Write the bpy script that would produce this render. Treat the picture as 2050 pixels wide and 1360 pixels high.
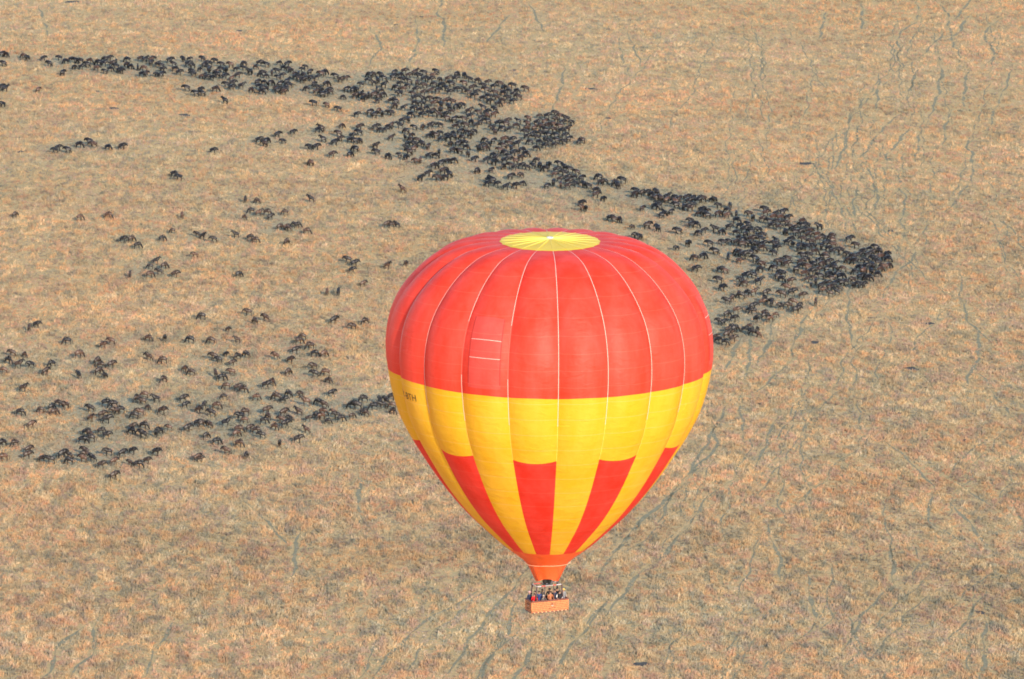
import bpy, bmesh, math, random
import numpy as np
from mathutils import Vector, Matrix

# ------------------------------------------------------------------ camera, sky, sun, exposure
scene = bpy.context.scene
for o in list(bpy.data.objects):
    bpy.data.objects.remove(o, do_unlink=True)
C = scene.collection
R = math.radians
CAM_H = 240.0
cam_data = bpy.data.cameras.new('camera')
cam_data.sensor_width = 36.0
cam_data.lens = 36.0 * 12000.0 / 2050.0
cam_data.clip_start = 1.0
cam_data.clip_end = 60000.0
cam = bpy.data.objects.new('camera', cam_data)
C.objects.link(cam)
cam.location = (0, 0, CAM_H)
cam.rotation_euler = (R(90 - 12.0), 0, 0)
scene.camera = cam

SUN_EL, SUN_AZ = R(20.0), R(158.0)          # azimuth clockwise from +Y (the viewing direction)
world = bpy.data.worlds.new('World')
scene.world = world
world.use_nodes = True
wn, wl = world.node_tree.nodes, world.node_tree.links
wn.clear()
sky = wn.new('ShaderNodeTexSky')
sky.sky_type = 'NISHITA'
sky.sun_disc = False
sky.sun_elevation = SUN_EL
sky.sun_rotation = SUN_AZ
sky.altitude = 1600.0
bgn = wn.new('ShaderNodeBackground')
bgn.inputs['Strength'].default_value = 0.15
wout = wn.new('ShaderNodeOutputWorld')
wl.new(sky.outputs['Color'], bgn.inputs['Color'])
wl.new(bgn.outputs['Background'], wout.inputs['Surface'])

sun_data = bpy.data.lights.new('sun', 'SUN')
sun_data.energy = 2.6
sun_data.angle = R(0.53)
sun_data.color = (1.0, 0.85, 0.66)
sun = bpy.data.objects.new('sun', sun_data)
C.objects.link(sun)
to_sun = Vector((math.sin(SUN_AZ) * math.cos(SUN_EL), math.cos(SUN_AZ) * math.cos(SUN_EL), math.sin(SUN_EL)))
sun.rotation_euler = to_sun.to_track_quat('Z', 'Y').to_euler()

scene.view_settings.view_transform = 'Standard'
scene.view_settings.look = 'None'
scene.view_settings.gamma = 1.0
scene.view_settings.use_curve_mapping = False
scene.view_settings.exposure = 1.2
scene.render.engine = 'CYCLES'
scene.cycles.use_denoising = True
scene.cycles.filter_width = 1.8
scene.cycles.max_bounces = 8
scene.cycles.diffuse_bounces = 4

# ------------------------------------------------------------------ helpers
rnd = random.Random(11)
nrng = np.random.default_rng(5)


def tag(o, label=None, cat=None, group=None, kind=None):
    if label: o['label'] = label
    if cat: o['category'] = cat
    if group: o['group'] = group
    if kind: o['kind'] = kind
    return o


def link(name, me, parent=None, mat=None, smooth=False):
    o = bpy.data.objects.new(name, me)
    C.objects.link(o)
    if parent is not None:
        o.parent = parent
    if mat is not None:
        me.materials.append(mat)
    if smooth:
        me.polygons.foreach_set('use_smooth', np.ones(len(me.polygons), bool))
    return o


def mesh_from(name, verts, faces):
    me = bpy.data.meshes.new(name)
    me.from_pydata(verts, [], faces)
    me.update()
    return me


def bm_mesh(name, bm):
    me = bpy.data.meshes.new(name)
    bm.to_mesh(me)
    bm.free()
    return me


def add_box(bm, cx, cy, cz, sx, sy, sz, rot=None):
    m = Matrix.Translation((cx, cy, cz)) @ (rot if rot is not None else Matrix.Identity(4)) @ Matrix.Diagonal((sx, sy, sz, 1))
    return bmesh.ops.create_cube(bm, size=1.0, matrix=m)


def tube(bm, pts, rad, seg=8, cap=True):
    """a round bar through pts; rad a number or one per point"""
    pts = [Vector(p) for p in pts]
    n = len(pts)
    rings = []
    for i, p in enumerate(pts):
        d = (pts[min(i + 1, n - 1)] - pts[max(i - 1, 0)]).normalized()
        a = d.orthogonal().normalized() if i == 0 else (last - d * last.dot(d)).normalized()
        last = a
        b = d.cross(a)
        r = rad[i] if isinstance(rad, (list, tuple)) else rad
        rings.append([bm.verts.new(p + a * (r * math.cos(t)) + b * (r * math.sin(t))) for t in [2 * math.pi * k / seg for k in range(seg)]])
    for i in range(n - 1):
        for k in range(seg):
            bm.faces.new((rings[i][k], rings[i][(k + 1) % seg], rings[i + 1][(k + 1) % seg], rings[i + 1][k]))
    if cap:
        bm.faces.new(rings[0][::-1])
        bm.faces.new(rings[-1])


def ring_tube(bm, pts, rad, seg=8):
    """closed round bar through a loop of points"""
    pts = [Vector(p) for p in pts]
    n = len(pts)
    rings = []
    up = Vector((0, 0, 1))
    for i, p in enumerate(pts):
        d = (pts[(i + 1) % n] - pts[i - 1]).normalized()
        a = d.cross(up).normalized()
        rings.append([bm.verts.new(p + a * (rad * math.cos(t)) + up * (rad * math.sin(t))) for t in [2 * math.pi * k / seg for k in range(seg)]])
    for i in range(n):
        for k in range(seg):
            bm.faces.new((rings[i][k], rings[i][(k + 1) % seg], rings[(i + 1) % n][(k + 1) % seg], rings[(i + 1) % n][k]))


class NT:
    """a material and short-hands for its nodes"""
    def __init__(self, name):
        self.m = bpy.data.materials.new(name)
        self.m.use_nodes = True
        self.t = self.m.node_tree
        self.t.nodes.clear()
        self.out = self.t.nodes.new('ShaderNodeOutputMaterial')
    def n(self, typ, **kw):
        x = self.t.nodes.new(typ)
        for k, v in kw.items():
            setattr(x, k, v)
        return x
    def l(self, a, b):
        self.t.links.new(a, b)
    def noise(self, scale, detail=3, rough=0.55, vec=None, dist=0.0):
        x = self.n('ShaderNodeTexNoise')
        x.inputs['Scale'].default_value = scale
        x.inputs['Detail'].default_value = detail
        x.inputs['Roughness'].default_value = rough
        x.inputs['Distortion'].default_value = dist
        if vec is not None:
            self.l(vec, x.inputs['Vector'])
        return x.outputs['Fac']
    def ramp(self, fac, stops):
        x = self.n('ShaderNodeValToRGB')
        e = x.color_ramp.elements
        while len(e) < len(stops):
            e.new(0.5)
        for el, (p, c) in zip(e, stops):
            el.position = p
            el.color = (*c, 1)
        self.l(fac, x.inputs['Fac'])
        return x.outputs['Color']
    def mix(self, fac, a, b, mode='MIX'):
        x = self.n('ShaderNodeMix', data_type='RGBA', blend_type=mode)
        for s, v in ((x.inputs[0], fac), (x.inputs[6], a), (x.inputs[7], b)):
            if hasattr(v, 'is_linked') or hasattr(v, 'links'):
                self.l(v, s)
            elif isinstance(v, (int, float)):
                s.default_value = v
            else:
                s.default_value = (*v, 1)
        return x.outputs[2]
    def math(self, op, a, b=0.0):
        x = self.n('ShaderNodeMath', operation=op)
        for s, v in ((x.inputs[0], a), (x.inputs[1], b)):
            if isinstance(v, (int, float)):
                s.default_value = v
            else:
                self.l(v, s)
        return x.outputs[0]
    def bump(self, h, strength, dist):
        x = self.n('ShaderNodeBump')
        x.inputs['Strength'].default_value = strength
        x.inputs['Distance'].default_value = dist
        self.l(h, x.inputs['Height'])
        return x.outputs['Normal']
    def bsdf(self, color, rough=0.7, spec=0.3, normal=None, metallic=0.0, sheen=0.0):
        x = self.n('ShaderNodeBsdfPrincipled')
        if isinstance(color, tuple):
            x.inputs['Base Color'].default_value = (*color, 1)
        else:
            self.l(color, x.inputs['Base Color'])
        x.inputs['Roughness'].default_value = rough
        x.inputs['Specular IOR Level'].default_value = spec
        x.inputs['Metallic'].default_value = metallic
        x.inputs['Sheen Weight'].default_value = sheen
        if normal is not None:
            self.l(normal, x.inputs['Normal'])
        return x.outputs['BSDF']
    def done(self, shader):
        self.l(shader, self.out.inputs['Surface'])
        return self.m


def plain(name, color, rough=0.7, spec=0.3, var=0.12, scale=6.0, metallic=0.0):
    t = NT(name)
    co = t.n('ShaderNodeTexCoord').outputs['Object']
    f = t.noise(scale, 4, 0.6, co)
    lo = tuple(c * (1 - var) for c in color)
    hi = tuple(min(1, c * (1 + var)) for c in color)
    col = t.ramp(f, [(0.3, lo), (0.7, hi)])
    return t.done(t.bsdf(col, rough, spec, t.bump(t.noise(scale * 6, 3, 0.6, co), 0.3, 0.01), metallic))


# ------------------------------------------------------------------ data: where things stand on the plain (metres)
ANIMALS = [
    (-93.72, 1138.3, 85, 2, 1, 1.03, 'left wildebeest of the first pair far left, level with the red cloth'),
    (-92.56, 1141.5, 354, 2, 0, 1.02, 'right wildebeest of the first pair far left, level with the red cloth'),
    (-78.26, 1122.0, 344, 2, 3, 1.03, 'left wildebeest of the second pair far left, level with the red cloth'),
    (-76.87, 1125.8, 175, 0, 3, 1.01, 'right wildebeest of the second pair far left, level with the red cloth'),
    (-85.36, 1125.6, 193, 1, 2, 1.1, 'first single wildebeest from the left, far left, level with the red cloth'),
    (-70.06, 1128.8, 337, 1, 3, 1.05, 'second single wildebeest from the left, far left, level with the red cloth'),
    (-66.87, 1128.6, 292, 2, 0, 1.06, 'third single wildebeest from the left, far left, level with the red cloth'),
    (-61.84, 1127.4, 169, 1, 2, 1.12, 'first single wildebeest from the left, near balloon, level with the red cloth'),
    (-60.69, 1149.0, 185, 1, 0, 1.08, 'second single wildebeest from the left, near balloon, level with the red cloth'),
    (-57.77, 1126.6, 175, 1, 1, 1.08, 'third single wildebeest from the left, near balloon, level with the red cloth'),
    (-55.11, 1137.6, 321, 2, 1, 0.81, 'fourth single wildebeest from the left, near balloon, level with the red cloth'),
    (-52.84, 1127.6, 197, 3, 1, 0.91, 'fifth single wildebeest from the left, near balloon, level with the red cloth'),
    (-51.8, 1152.8, 188, 0, 1, 1.06, 'sixth single wildebeest from the left, near balloon, level with the red cloth'),
    (-34.82, 1145.8, 34, 0, 0, 1.14, 'seventh single wildebeest from the left, near balloon, level with the red cloth'),
    (-30.93, 1140.5, 198, 0, 1, 0.99, 'eighth single wildebeest from the left, near balloon, level with the red cloth'),
    (-28.59, 1145.6, 213, 1, 1, 1.05, 'ninth single wildebeest from the left, near balloon, level with the red cloth'),
    (-95.28, 1107.3, 330, 1, 0, 1.09, 'first wildebeest from left in first five-strong knot, far left, level with the red-yellow edge'),
    (-94.96, 1114.1, 172, 0, 1, 0.99, 'second wildebeest from left in first five-strong knot, far left, level with the red-yellow edge'),
    (-92.92, 1102.9, 357, 3, 1, 1.13, 'third wildebeest from left in first five-strong knot, far left, level with the red-yellow edge'),
    (-92.59, 1112.8, 311, 1, 3, 0.9, 'fourth wildebeest from left in first five-strong knot, far left, level with the red-yellow edge'),
    (-90.55, 1102.8, 206, 2, 2, 1.04, 'fifth wildebeest from left in first five-strong knot, far left, level with the red-yellow edge'),
    (-78.33, 1106.1, 49, 1, 1, 1.15, 'first wildebeest from left in second five-strong knot, far left, level with the red-yellow edge'),
    (-77.44, 1096.7, 33, 1, 1, 1.13, 'second wildebeest from left in second five-strong knot, far left, level with the red-yellow edge'),
    (-77.49, 1103.0, 353, 1, 1, 0.98, 'third wildebeest from left in second five-strong knot, far left, level with the red-yellow edge'),
    (-75.94, 1092.9, 239, 0, 0, 0.96, 'fourth wildebeest from left in second five-strong knot, far left, level with the red-yellow edge'),
    (-75.52, 1103.4, 20, 0, 1, 1.05, 'fifth wildebeest from left in second five-strong knot, far left, level with the red-yellow edge'),
    (-95.27, 1098.1, 174, 1, 3, 1.01, 'first single wildebeest from the left, far left, level with the red-yellow edge'),
    (-90.34, 1081.4, 352, 3, 1, 1.09, 'second single wildebeest from the left, far left, level with the red-yellow edge'),
    (-87.34, 1096.6, 41, 0, 1, 1.05, 'third single wildebeest from the left, far left, level with the red-yellow edge'),
    (-86.66, 1104.0, 206, 1, 2, 1.02, 'fourth single wildebeest from the left, far left, level with the red-yellow edge'),
    (-82.29, 1112.7, 19, 1, 3, 1.17, 'fifth single wildebeest from the left, far left, level with the red-yellow edge'),
    (-80.93, 1093.5, 123, 2, 2, 1.06, 'sixth single wildebeest from the left, far left, level with the red-yellow edge'),
    (-64.85, 1090.9, 219, 1, 1, 0.98, 'seventh single wildebeest from the left, far left, level with the red-yellow edge'),
    (-68.89, 1111.1, 151, 2, 1, 1.08, 'left wildebeest of the pair far left, level with the red-yellow edge'),
    (-65.96, 1108.2, 186, 1, 1, 1.09, 'right wildebeest of the pair far left, level with the red-yellow edge'),
    (-61.54, 1100.5, 312, 2, 3, 0.99, 'left wildebeest of the first pair near balloon, level with the red-yellow edge'),
    (-60.02, 1097.5, 167, 1, 1, 1.03, 'right wildebeest of the first pair near balloon, level with the red-yellow edge'),
    (-45.69, 1086.7, 355, 2, 0, 1.11, 'left wildebeest of the second pair near balloon, level with the red-yellow edge'),
    (-44.69, 1089.7, 313, 1, 3, 1.07, 'right wildebeest of the second pair near balloon, level with the red-yellow edge'),
    (-76.11, 1055.9, 318, 3, 3, 0.97, 'first wildebeest from left in first seven-strong knot, far left, level with the yellow cloth'),
    (-74.27, 1058.6, 18, 2, 1, 1.01, 'second wildebeest from left in first seven-strong knot, far left, level with the yellow cloth'),
    (-74.18, 1068.1, 5, 1, 2, 1.18, 'third wildebeest from left in first seven-strong knot, far left, level with the yellow cloth'),
    (-73.14, 1054.2, 3, 0, 0, 1.18, 'fourth wildebeest from left in first seven-strong knot, far left, level with the yellow cloth'),
    (-72.66, 1067.0, 198, 1, 0, 1.15, 'fifth wildebeest from left in first seven-strong knot, far left, level with the yellow cloth'),
    (-72.05, 1061.4, 201, 2, 1, 1.07, 'sixth wildebeest from left in first seven-strong knot, far left, level with the yellow cloth'),
    (-71.04, 1062.5, 198, 1, 0, 1.09, 'seventh wildebeest from left in first seven-strong knot, far left, level with the yellow cloth'),
    (-68.25, 1058.1, 178, 1, 0, 1.02, 'first wildebeest from left in second seven-strong knot, far left, level with the yellow cloth'),
    (-68.64, 1072.4, 226, 1, 1, 1.11, 'second wildebeest from left in second seven-strong knot, far left, level with the yellow cloth'),
    (-67.43, 1060.4, 189, 0, 3, 1.07, 'third wildebeest from left in second seven-strong knot, far left, level with the yellow cloth'),
    (-67.54, 1070.1, 185, 2, 1, 0.99, 'fourth wildebeest from left in second seven-strong knot, far left, level with the yellow cloth'),
    (-67.53, 1076.0, 178, 1, 3, 1.01, 'fifth wildebeest from left in second seven-strong knot, far left, level with the yellow cloth'),
    (-66.42, 1065.6, 332, 1, 1, 0.8, 'sixth wildebeest from left in second seven-strong knot, far left, level with the yellow cloth'),
    (-65.25, 1072.3, 201, 3, 0, 1.04, 'seventh wildebeest from left in second seven-strong knot, far left, level with the yellow cloth'),
    (-68.16, 1045.2, 329, 1, 2, 1.07, 'first wildebeest from left in third seven-strong knot, far left, level with the yellow cloth'),
    (-68.15, 1048.9, 7, 2, 1, 0.95, 'second wildebeest from left in third seven-strong knot, far left, level with the yellow cloth'),
    (-65.84, 1042.0, 153, 0, 0, 1.21, 'third wildebeest from left in third seven-strong knot, far left, level with the yellow cloth'),
    (-66.17, 1049.4, 345, 1, 0, 1.11, 'fourth wildebeest from left in third seven-strong knot, far left, level with the yellow cloth'),
    (-63.55, 1043.1, 287, 2, 0, 1.0, 'fifth wildebeest from left in third seven-strong knot, far left, level with the yellow cloth'),
    (-62.96, 1045.2, 217, 0, 2, 1.05, 'sixth wildebeest from left in third seven-strong knot, far left, level with the yellow cloth'),
    (-61.49, 1048.5, 182, 0, 3, 0.85, 'seventh wildebeest from left in third seven-strong knot, far left, level with the yellow cloth'),
    (-89.3, 1061.0, 352, 1, 0, 1.06, 'first single wildebeest from the left, far left, level with the yellow cloth'),
    (-86.46, 1050.8, 28, 0, 3, 0.99, 'second single wildebeest from the left, far left, level with the yellow cloth'),
    (-76.64, 1063.6, 164, 0, 0, 1.05, 'third single wildebeest from the left, far left, level with the yellow cloth'),
    (-63.55, 1061.8, 340, 2, 1, 1.14, 'fourth single wildebeest from the left, far left, level with the yellow cloth'),
    (-85.64, 1063.3, 177, 1, 1, 0.87, 'first wildebeest from left in five-strong knot, far left, level with the yellow cloth'),
    (-83.88, 1065.5, 27, 1, 2, 0.93, 'second wildebeest from left in five-strong knot, far left, level with the yellow cloth'),
    (-83.07, 1061.0, 19, 1, 1, 1.01, 'third wildebeest from left in five-strong knot, far left, level with the yellow cloth'),
    (-83.04, 1068.8, 337, 1, 1, 0.96, 'fourth wildebeest from left in five-strong knot, far left, level with the yellow cloth'),
    (-81.39, 1065.9, 215, 0, 1, 1.13, 'fifth wildebeest from left in five-strong knot, far left, level with the yellow cloth'),
    (-60.32, 1073.1, 19, 2, 0, 1.07, 'left wildebeest of the pair near balloon, level with the yellow cloth'),
    (-59.68, 1067.9, 20, 0, 2, 0.92, 'right wildebeest of the pair near balloon, level with the yellow cloth'),
    (-58.24, 1047.6, 24, 0, 0, 1.07, 'first wildebeest from left in first four-strong knot, near balloon, level with the yellow cloth'),
    (-56.57, 1052.1, 357, 2, 2, 1.04, 'second wildebeest from left in first four-strong knot, near balloon, level with the yellow cloth'),
    (-55.8, 1052.0, 25, 1, 1, 0.94, 'third wildebeest from left in first four-strong knot, near balloon, level with the yellow cloth'),
    (-54.37, 1051.2, 137, 0, 1, 0.98, 'fourth wildebeest from left in first four-strong knot, near balloon, level with the yellow cloth'),
    (-57.04, 1063.5, 317, 2, 1, 1.08, 'first wildebeest from left in second four-strong knot, near balloon, level with the yellow cloth'),
    (-56.27, 1067.3, 68, 2, 0, 1.04, 'second wildebeest from left in second four-strong knot, near balloon, level with the yellow cloth'),
    (-54.44, 1060.7, 163, 0, 0, 1.1, 'third wildebeest from left in second four-strong knot, near balloon, level with the yellow cloth'),
    (-53.97, 1067.5, 359, 1, 3, 1.09, 'fourth wildebeest from left in second four-strong knot, near balloon, level with the yellow cloth'),
    (-43.24, 1076.1, 163, 1, 1, 1.2, 'first wildebeest from left in third four-strong knot, near balloon, level with the yellow cloth'),
    (-41.95, 1074.2, 0, 2, 2, 0.98, 'second wildebeest from left in third four-strong knot, near balloon, level with the yellow cloth'),
    (-41.12, 1079.2, 142, 1, 0, 1.09, 'third wildebeest from left in third four-strong knot, near balloon, level with the yellow cloth'),
    (-38.99, 1079.3, 216, 0, 1, 0.97, 'fourth wildebeest from left in third four-strong knot, near balloon, level with the yellow cloth'),
    (-76.29, 1037.9, 357, 1, 2, 1.15, 'first wildebeest from left in first six-strong knot, far left, level with the striped tails'),
    (-76.29, 1044.7, 16, 0, 2, 0.95, 'second wildebeest from left in first six-strong knot, far left, level with the striped tails'),
    (-75.32, 1042.6, 145, 2, 1, 1.06, 'third wildebeest from left in first six-strong knot, far left, level with the striped tails'),
    (-74.87, 1039.4, 184, 1, 0, 1.05, 'fourth wildebeest from left in first six-strong knot, far left, level with the striped tails'),
    (-73.48, 1045.2, 7, 1, 0, 1.03, 'fifth wildebeest from left in first six-strong knot, far left, level with the striped tails'),
    (-72.32, 1041.8, 0, 0, 0, 1.04, 'sixth wildebeest from left in first six-strong knot, far left, level with the striped tails'),
    (-75.18, 1023.7, 159, 0, 3, 1.05, 'first wildebeest from left in second six-strong knot, far left, level with the striped tails'),
    (-75.25, 1029.7, 157, 0, 1, 1.04, 'second wildebeest from left in second six-strong knot, far left, level with the striped tails'),
    (-74.92, 1026.7, 207, 2, 1, 1.06, 'third wildebeest from left in second six-strong knot, far left, level with the striped tails'),
    (-73.59, 1024.2, 144, 2, 2, 1.04, 'fourth wildebeest from left in second six-strong knot, far left, level with the striped tails'),
    (-71.75, 1019.3, 357, 0, 1, 1.01, 'fifth wildebeest from left in second six-strong knot, far left, level with the striped tails'),
    (-69.72, 1021.8, 31, 2, 3, 0.98, 'sixth wildebeest from left in second six-strong knot, far left, level with the striped tails'),
    (-90.22, 1035.9, 221, 1, 0, 1.07, 'left wildebeest of the first pair far left, level with the striped tails'),
    (-88.11, 1035.9, 205, 1, 1, 0.99, 'right wildebeest of the first pair far left, level with the striped tails'),
    (-85.22, 1026.1, 19, 0, 1, 1.07, 'left wildebeest of the second pair far left, level with the striped tails'),
    (-85.36, 1030.7, 31, 2, 1, 1.01, 'right wildebeest of the second pair far left, level with the striped tails'),
    (-89.15, 1024.4, 205, 1, 3, 1.12, 'first single wildebeest from the left, far left, level with the striped tails'),
    (-69.02, 1011.0, 26, 0, 1, 1.09, 'second single wildebeest from the left, far left, level with the striped tails'),
    (-62.71, 1028.7, 336, 0, 0, 1.11, 'third single wildebeest from the left, far left, level with the striped tails'),
    (-82.36, 1023.6, 343, 0, 1, 0.99, 'first wildebeest from left in five-strong knot, far left, level with the striped tails'),
    (-80.78, 1022.6, 187, 0, 0, 1.08, 'second wildebeest from left in five-strong knot, far left, level with the striped tails'),
    (-79.11, 1026.7, 29, 0, 0, 1.18, 'third wildebeest from left in five-strong knot, far left, level with the striped tails'),
    (-77.83, 1026.7, 158, 2, 0, 0.9, 'fourth wildebeest from left in five-strong knot, far left, level with the striped tails'),
    (-77.5, 1022.2, 165, 1, 0, 1.02, 'fifth wildebeest from left in five-strong knot, far left, level with the striped tails'),
    (-71.1, 1028.7, 193, 0, 0, 1.06, 'first wildebeest from left in first three-strong knot, far left, level with the striped tails'),
    (-68.59, 1027.7, 37, 2, 0, 1.07, 'second wildebeest from left in first three-strong knot, far left, level with the striped tails'),
    (-66.97, 1029.7, 340, 0, 0, 1.01, 'third wildebeest from left in first three-strong knot, far left, level with the striped tails'),
    (-66.79, 1021.3, 146, 2, 1, 0.81, 'first wildebeest from left in second three-strong knot, far left, level with the striped tails'),
    (-65.4, 1019.3, 357, 1, 0, 1.11, 'second wildebeest from left in second three-strong knot, far left, level with the striped tails'),
    (-63.99, 1022.7, 348, 2, 1, 0.94, 'third wildebeest from left in second three-strong knot, far left, level with the striped tails'),
    (-55.28, 1024.7, 39, 2, 3, 0.99, 'left wildebeest of the pair near balloon, level with the striped tails'),
    (-54.68, 1024.3, 357, 0, 1, 0.8, 'right wildebeest of the pair near balloon, level with the striped tails'),
    (-40.95, 1126.7, 12, 1, 1, 1.04, 'first wildebeest from left in five-strong knot, near balloon, level with the red cloth'),
    (-40.35, 1130.8, 175, 1, 1, 0.96, 'second wildebeest from left in five-strong knot, near balloon, level with the red cloth'),
    (-38.56, 1121.8, 199, 1, 1, 1.15, 'third wildebeest from left in five-strong knot, near balloon, level with the red cloth'),
    (-37.62, 1115.3, 357, 1, 2, 1.03, 'fourth wildebeest from left in five-strong knot, near balloon, level with the red cloth'),
    (-35.82, 1114.8, 32, 1, 3, 1.05, 'fifth wildebeest from left in five-strong knot, near balloon, level with the red cloth'),
    (-44.86, 1112.8, 149, 2, 3, 1.04, 'first single wildebeest from the left, near balloon, level with the red-yellow edge'),
    (-42.04, 1098.6, 43, 1, 1, 1.03, 'second single wildebeest from the left, near balloon, level with the red-yellow edge'),
    (-42.01, 1109.4, 332, 0, 1, 1.05, 'third single wildebeest from the left, near balloon, level with the red-yellow edge'),
    (-41.39, 1118.2, 21, 0, 0, 1.02, 'fourth single wildebeest from the left, near balloon, level with the red-yellow edge'),
    (-33.34, 1080.4, 22, 2, 2, 1.02, 'fifth single wildebeest from the left, near balloon, level with the red-yellow edge'),
    (-56.54, 1112.0, 175, 2, 1, 1.09, 'first wildebeest from left in six-strong knot, near balloon, level with the red-yellow edge'),
    (-55.48, 1109.5, 180, 0, 2, 0.94, 'second wildebeest from left in six-strong knot, near balloon, level with the red-yellow edge'),
    (-54.49, 1115.1, 324, 2, 0, 0.8, 'third wildebeest from left in six-strong knot, near balloon, level with the red-yellow edge'),
    (-52.95, 1106.6, 16, 0, 1, 0.93, 'fourth wildebeest from left in six-strong knot, near balloon, level with the red-yellow edge'),
    (-52.07, 1112.6, 219, 1, 0, 1.01, 'fifth wildebeest from left in six-strong knot, near balloon, level with the red-yellow edge'),
    (-50.46, 1114.2, 151, 1, 0, 1.03, 'sixth wildebeest from left in six-strong knot, near balloon, level with the red-yellow edge'),
    (-55.47, 1096.4, 108, 0, 1, 1.08, 'first wildebeest from left in first three-strong knot, near balloon, level with the red-yellow edge'),
    (-54.17, 1093.0, 14, 1, 2, 1.11, 'second wildebeest from left in first three-strong knot, near balloon, level with the red-yellow edge'),
    (-52.56, 1098.2, 185, 2, 3, 1.01, 'third wildebeest from left in first three-strong knot, near balloon, level with the red-yellow edge'),
    (-52.9, 1085.6, 184, 1, 3, 0.99, 'first wildebeest from left in second three-strong knot, near balloon, level with the red-yellow edge'),
    (-50.9, 1084.3, 6, 0, 1, 1.04, 'second wildebeest from left in second three-strong knot, near balloon, level with the red-yellow edge'),
    (-49.8, 1082.4, 343, 1, 1, 1.13, 'third wildebeest from left in second three-strong knot, near balloon, level with the red-yellow edge'),
    (-37.34, 1103.5, 203, 2, 1, 1.07, 'first wildebeest from left in four-strong knot, near balloon, level with the red-yellow edge'),
    (-36.93, 1097.2, 181, 0, 0, 1.05, 'second wildebeest from left in four-strong knot, near balloon, level with the red-yellow edge'),
    (-34.9, 1098.2, 193, 1, 3, 1.13, 'third wildebeest from left in four-strong knot, near balloon, level with the red-yellow edge'),
    (-34.28, 1091.5, 335, 1, 1, 0.98, 'fourth wildebeest from left in four-strong knot, near balloon, level with the red-yellow edge'),
    (-52.99, 1076.6, 196, 1, 0, 0.84, 'first single wildebeest from the left, near balloon, level with the yellow cloth'),
    (-51.55, 1052.4, 359, 3, 2, 1.13, 'second single wildebeest from the left, near balloon, level with the yellow cloth'),
    (-47.1, 1076.2, 1, 1, 3, 0.98, 'third single wildebeest from the left, near balloon, level with the yellow cloth'),
    (-36.83, 1048.2, 150, 3, 3, 0.95, 'fourth single wildebeest from the left, near balloon, level with the yellow cloth'),
    (-44.84, 1055.5, 3, 1, 0, 1.02, 'first wildebeest from left in first eight-strong knot, near balloon, level with the yellow cloth'),
    (-44.69, 1064.2, 13, 0, 1, 1.11, 'second wildebeest from left in first eight-strong knot, near balloon, level with the yellow cloth'),
    (-44.2, 1059.4, 122, 1, 1, 1.05, 'third wildebeest from left in first eight-strong knot, near balloon, level with the yellow cloth'),
    (-42.75, 1050.5, 327, 1, 3, 1.01, 'fourth wildebeest from left in first eight-strong knot, near balloon, level with the yellow cloth'),
    (-41.6, 1056.8, 166, 2, 3, 0.98, 'fifth wildebeest from left in first eight-strong knot, near balloon, level with the yellow cloth'),
    (-41.52, 1062.6, 35, 2, 1, 1.11, 'sixth wildebeest from left in first eight-strong knot, near balloon, level with the yellow cloth'),
    (-40.85, 1052.6, 19, 2, 0, 1.14, 'seventh wildebeest from left in first eight-strong knot, near balloon, level with the yellow cloth'),
    (-40.25, 1057.9, 217, 0, 0, 0.95, 'eighth wildebeest from left in first eight-strong knot, near balloon, level with the yellow cloth'),
    (-38.76, 1063.8, 161, 3, 1, 1.04, 'first wildebeest from left in second eight-strong knot, near balloon, level with the yellow cloth'),
    (-37.74, 1072.1, 185, 3, 3, 1.17, 'second wildebeest from left in second eight-strong knot, near balloon, level with the yellow cloth'),
    (-36.89, 1058.7, 1, 0, 1, 0.86, 'third wildebeest from left in second eight-strong knot, near balloon, level with the yellow cloth'),
    (-35.45, 1060.7, 155, 1, 0, 0.97, 'fourth wildebeest from left in second eight-strong knot, near balloon, level with the yellow cloth'),
    (-35.43, 1072.7, 161, 1, 2, 1.05, 'fifth wildebeest from left in second eight-strong knot, near balloon, level with the yellow cloth'),
    (-34.54, 1060.3, 213, 1, 3, 1.05, 'sixth wildebeest from left in second eight-strong knot, near balloon, level with the yellow cloth'),
    (-34.46, 1064.1, 344, 1, 3, 1.1, 'seventh wildebeest from left in second eight-strong knot, near balloon, level with the yellow cloth'),
    (-34.35, 1070.4, 158, 2, 1, 1.02, 'eighth wildebeest from left in second eight-strong knot, near balloon, level with the yellow cloth'),
    (-33.33, 1056.6, 358, 1, 0, 0.87, 'first wildebeest from left in third eight-strong knot, near balloon, level with the yellow cloth'),
    (-32.47, 1064.7, 164, 0, 3, 0.8, 'second wildebeest from left in third eight-strong knot, near balloon, level with the yellow cloth'),
    (-31.78, 1061.4, 194, 0, 0, 0.99, 'third wildebeest from left in third eight-strong knot, near balloon, level with the yellow cloth'),
    (-31.0, 1058.6, 10, 1, 0, 1.01, 'fourth wildebeest from left in third eight-strong knot, near balloon, level with the yellow cloth'),
    (-29.3, 1070.0, 181, 1, 2, 1.01, 'fifth wildebeest from left in third eight-strong knot, near balloon, level with the yellow cloth'),
    (-29.08, 1061.5, 18, 1, 1, 0.83, 'sixth wildebeest from left in third eight-strong knot, near balloon, level with the yellow cloth'),
    (-28.27, 1069.1, 170, 0, 0, 1.23, 'seventh wildebeest from left in third eight-strong knot, near balloon, level with the yellow cloth'),
    (-27.17, 1065.3, 10, 2, 0, 0.87, 'eighth wildebeest from left in third eight-strong knot, near balloon, level with the yellow cloth'),
    (-27.21, 1075.3, 200, 1, 0, 1.12, 'first wildebeest from left in nine-strong knot, near balloon, level with the yellow cloth'),
    (-26.52, 1063.4, 154, 1, 1, 0.94, 'second wildebeest from left in nine-strong knot, near balloon, level with the yellow cloth'),
    (-25.25, 1069.1, 194, 1, 2, 1.07, 'third wildebeest from left in nine-strong knot, near balloon, level with the yellow cloth'),
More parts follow.
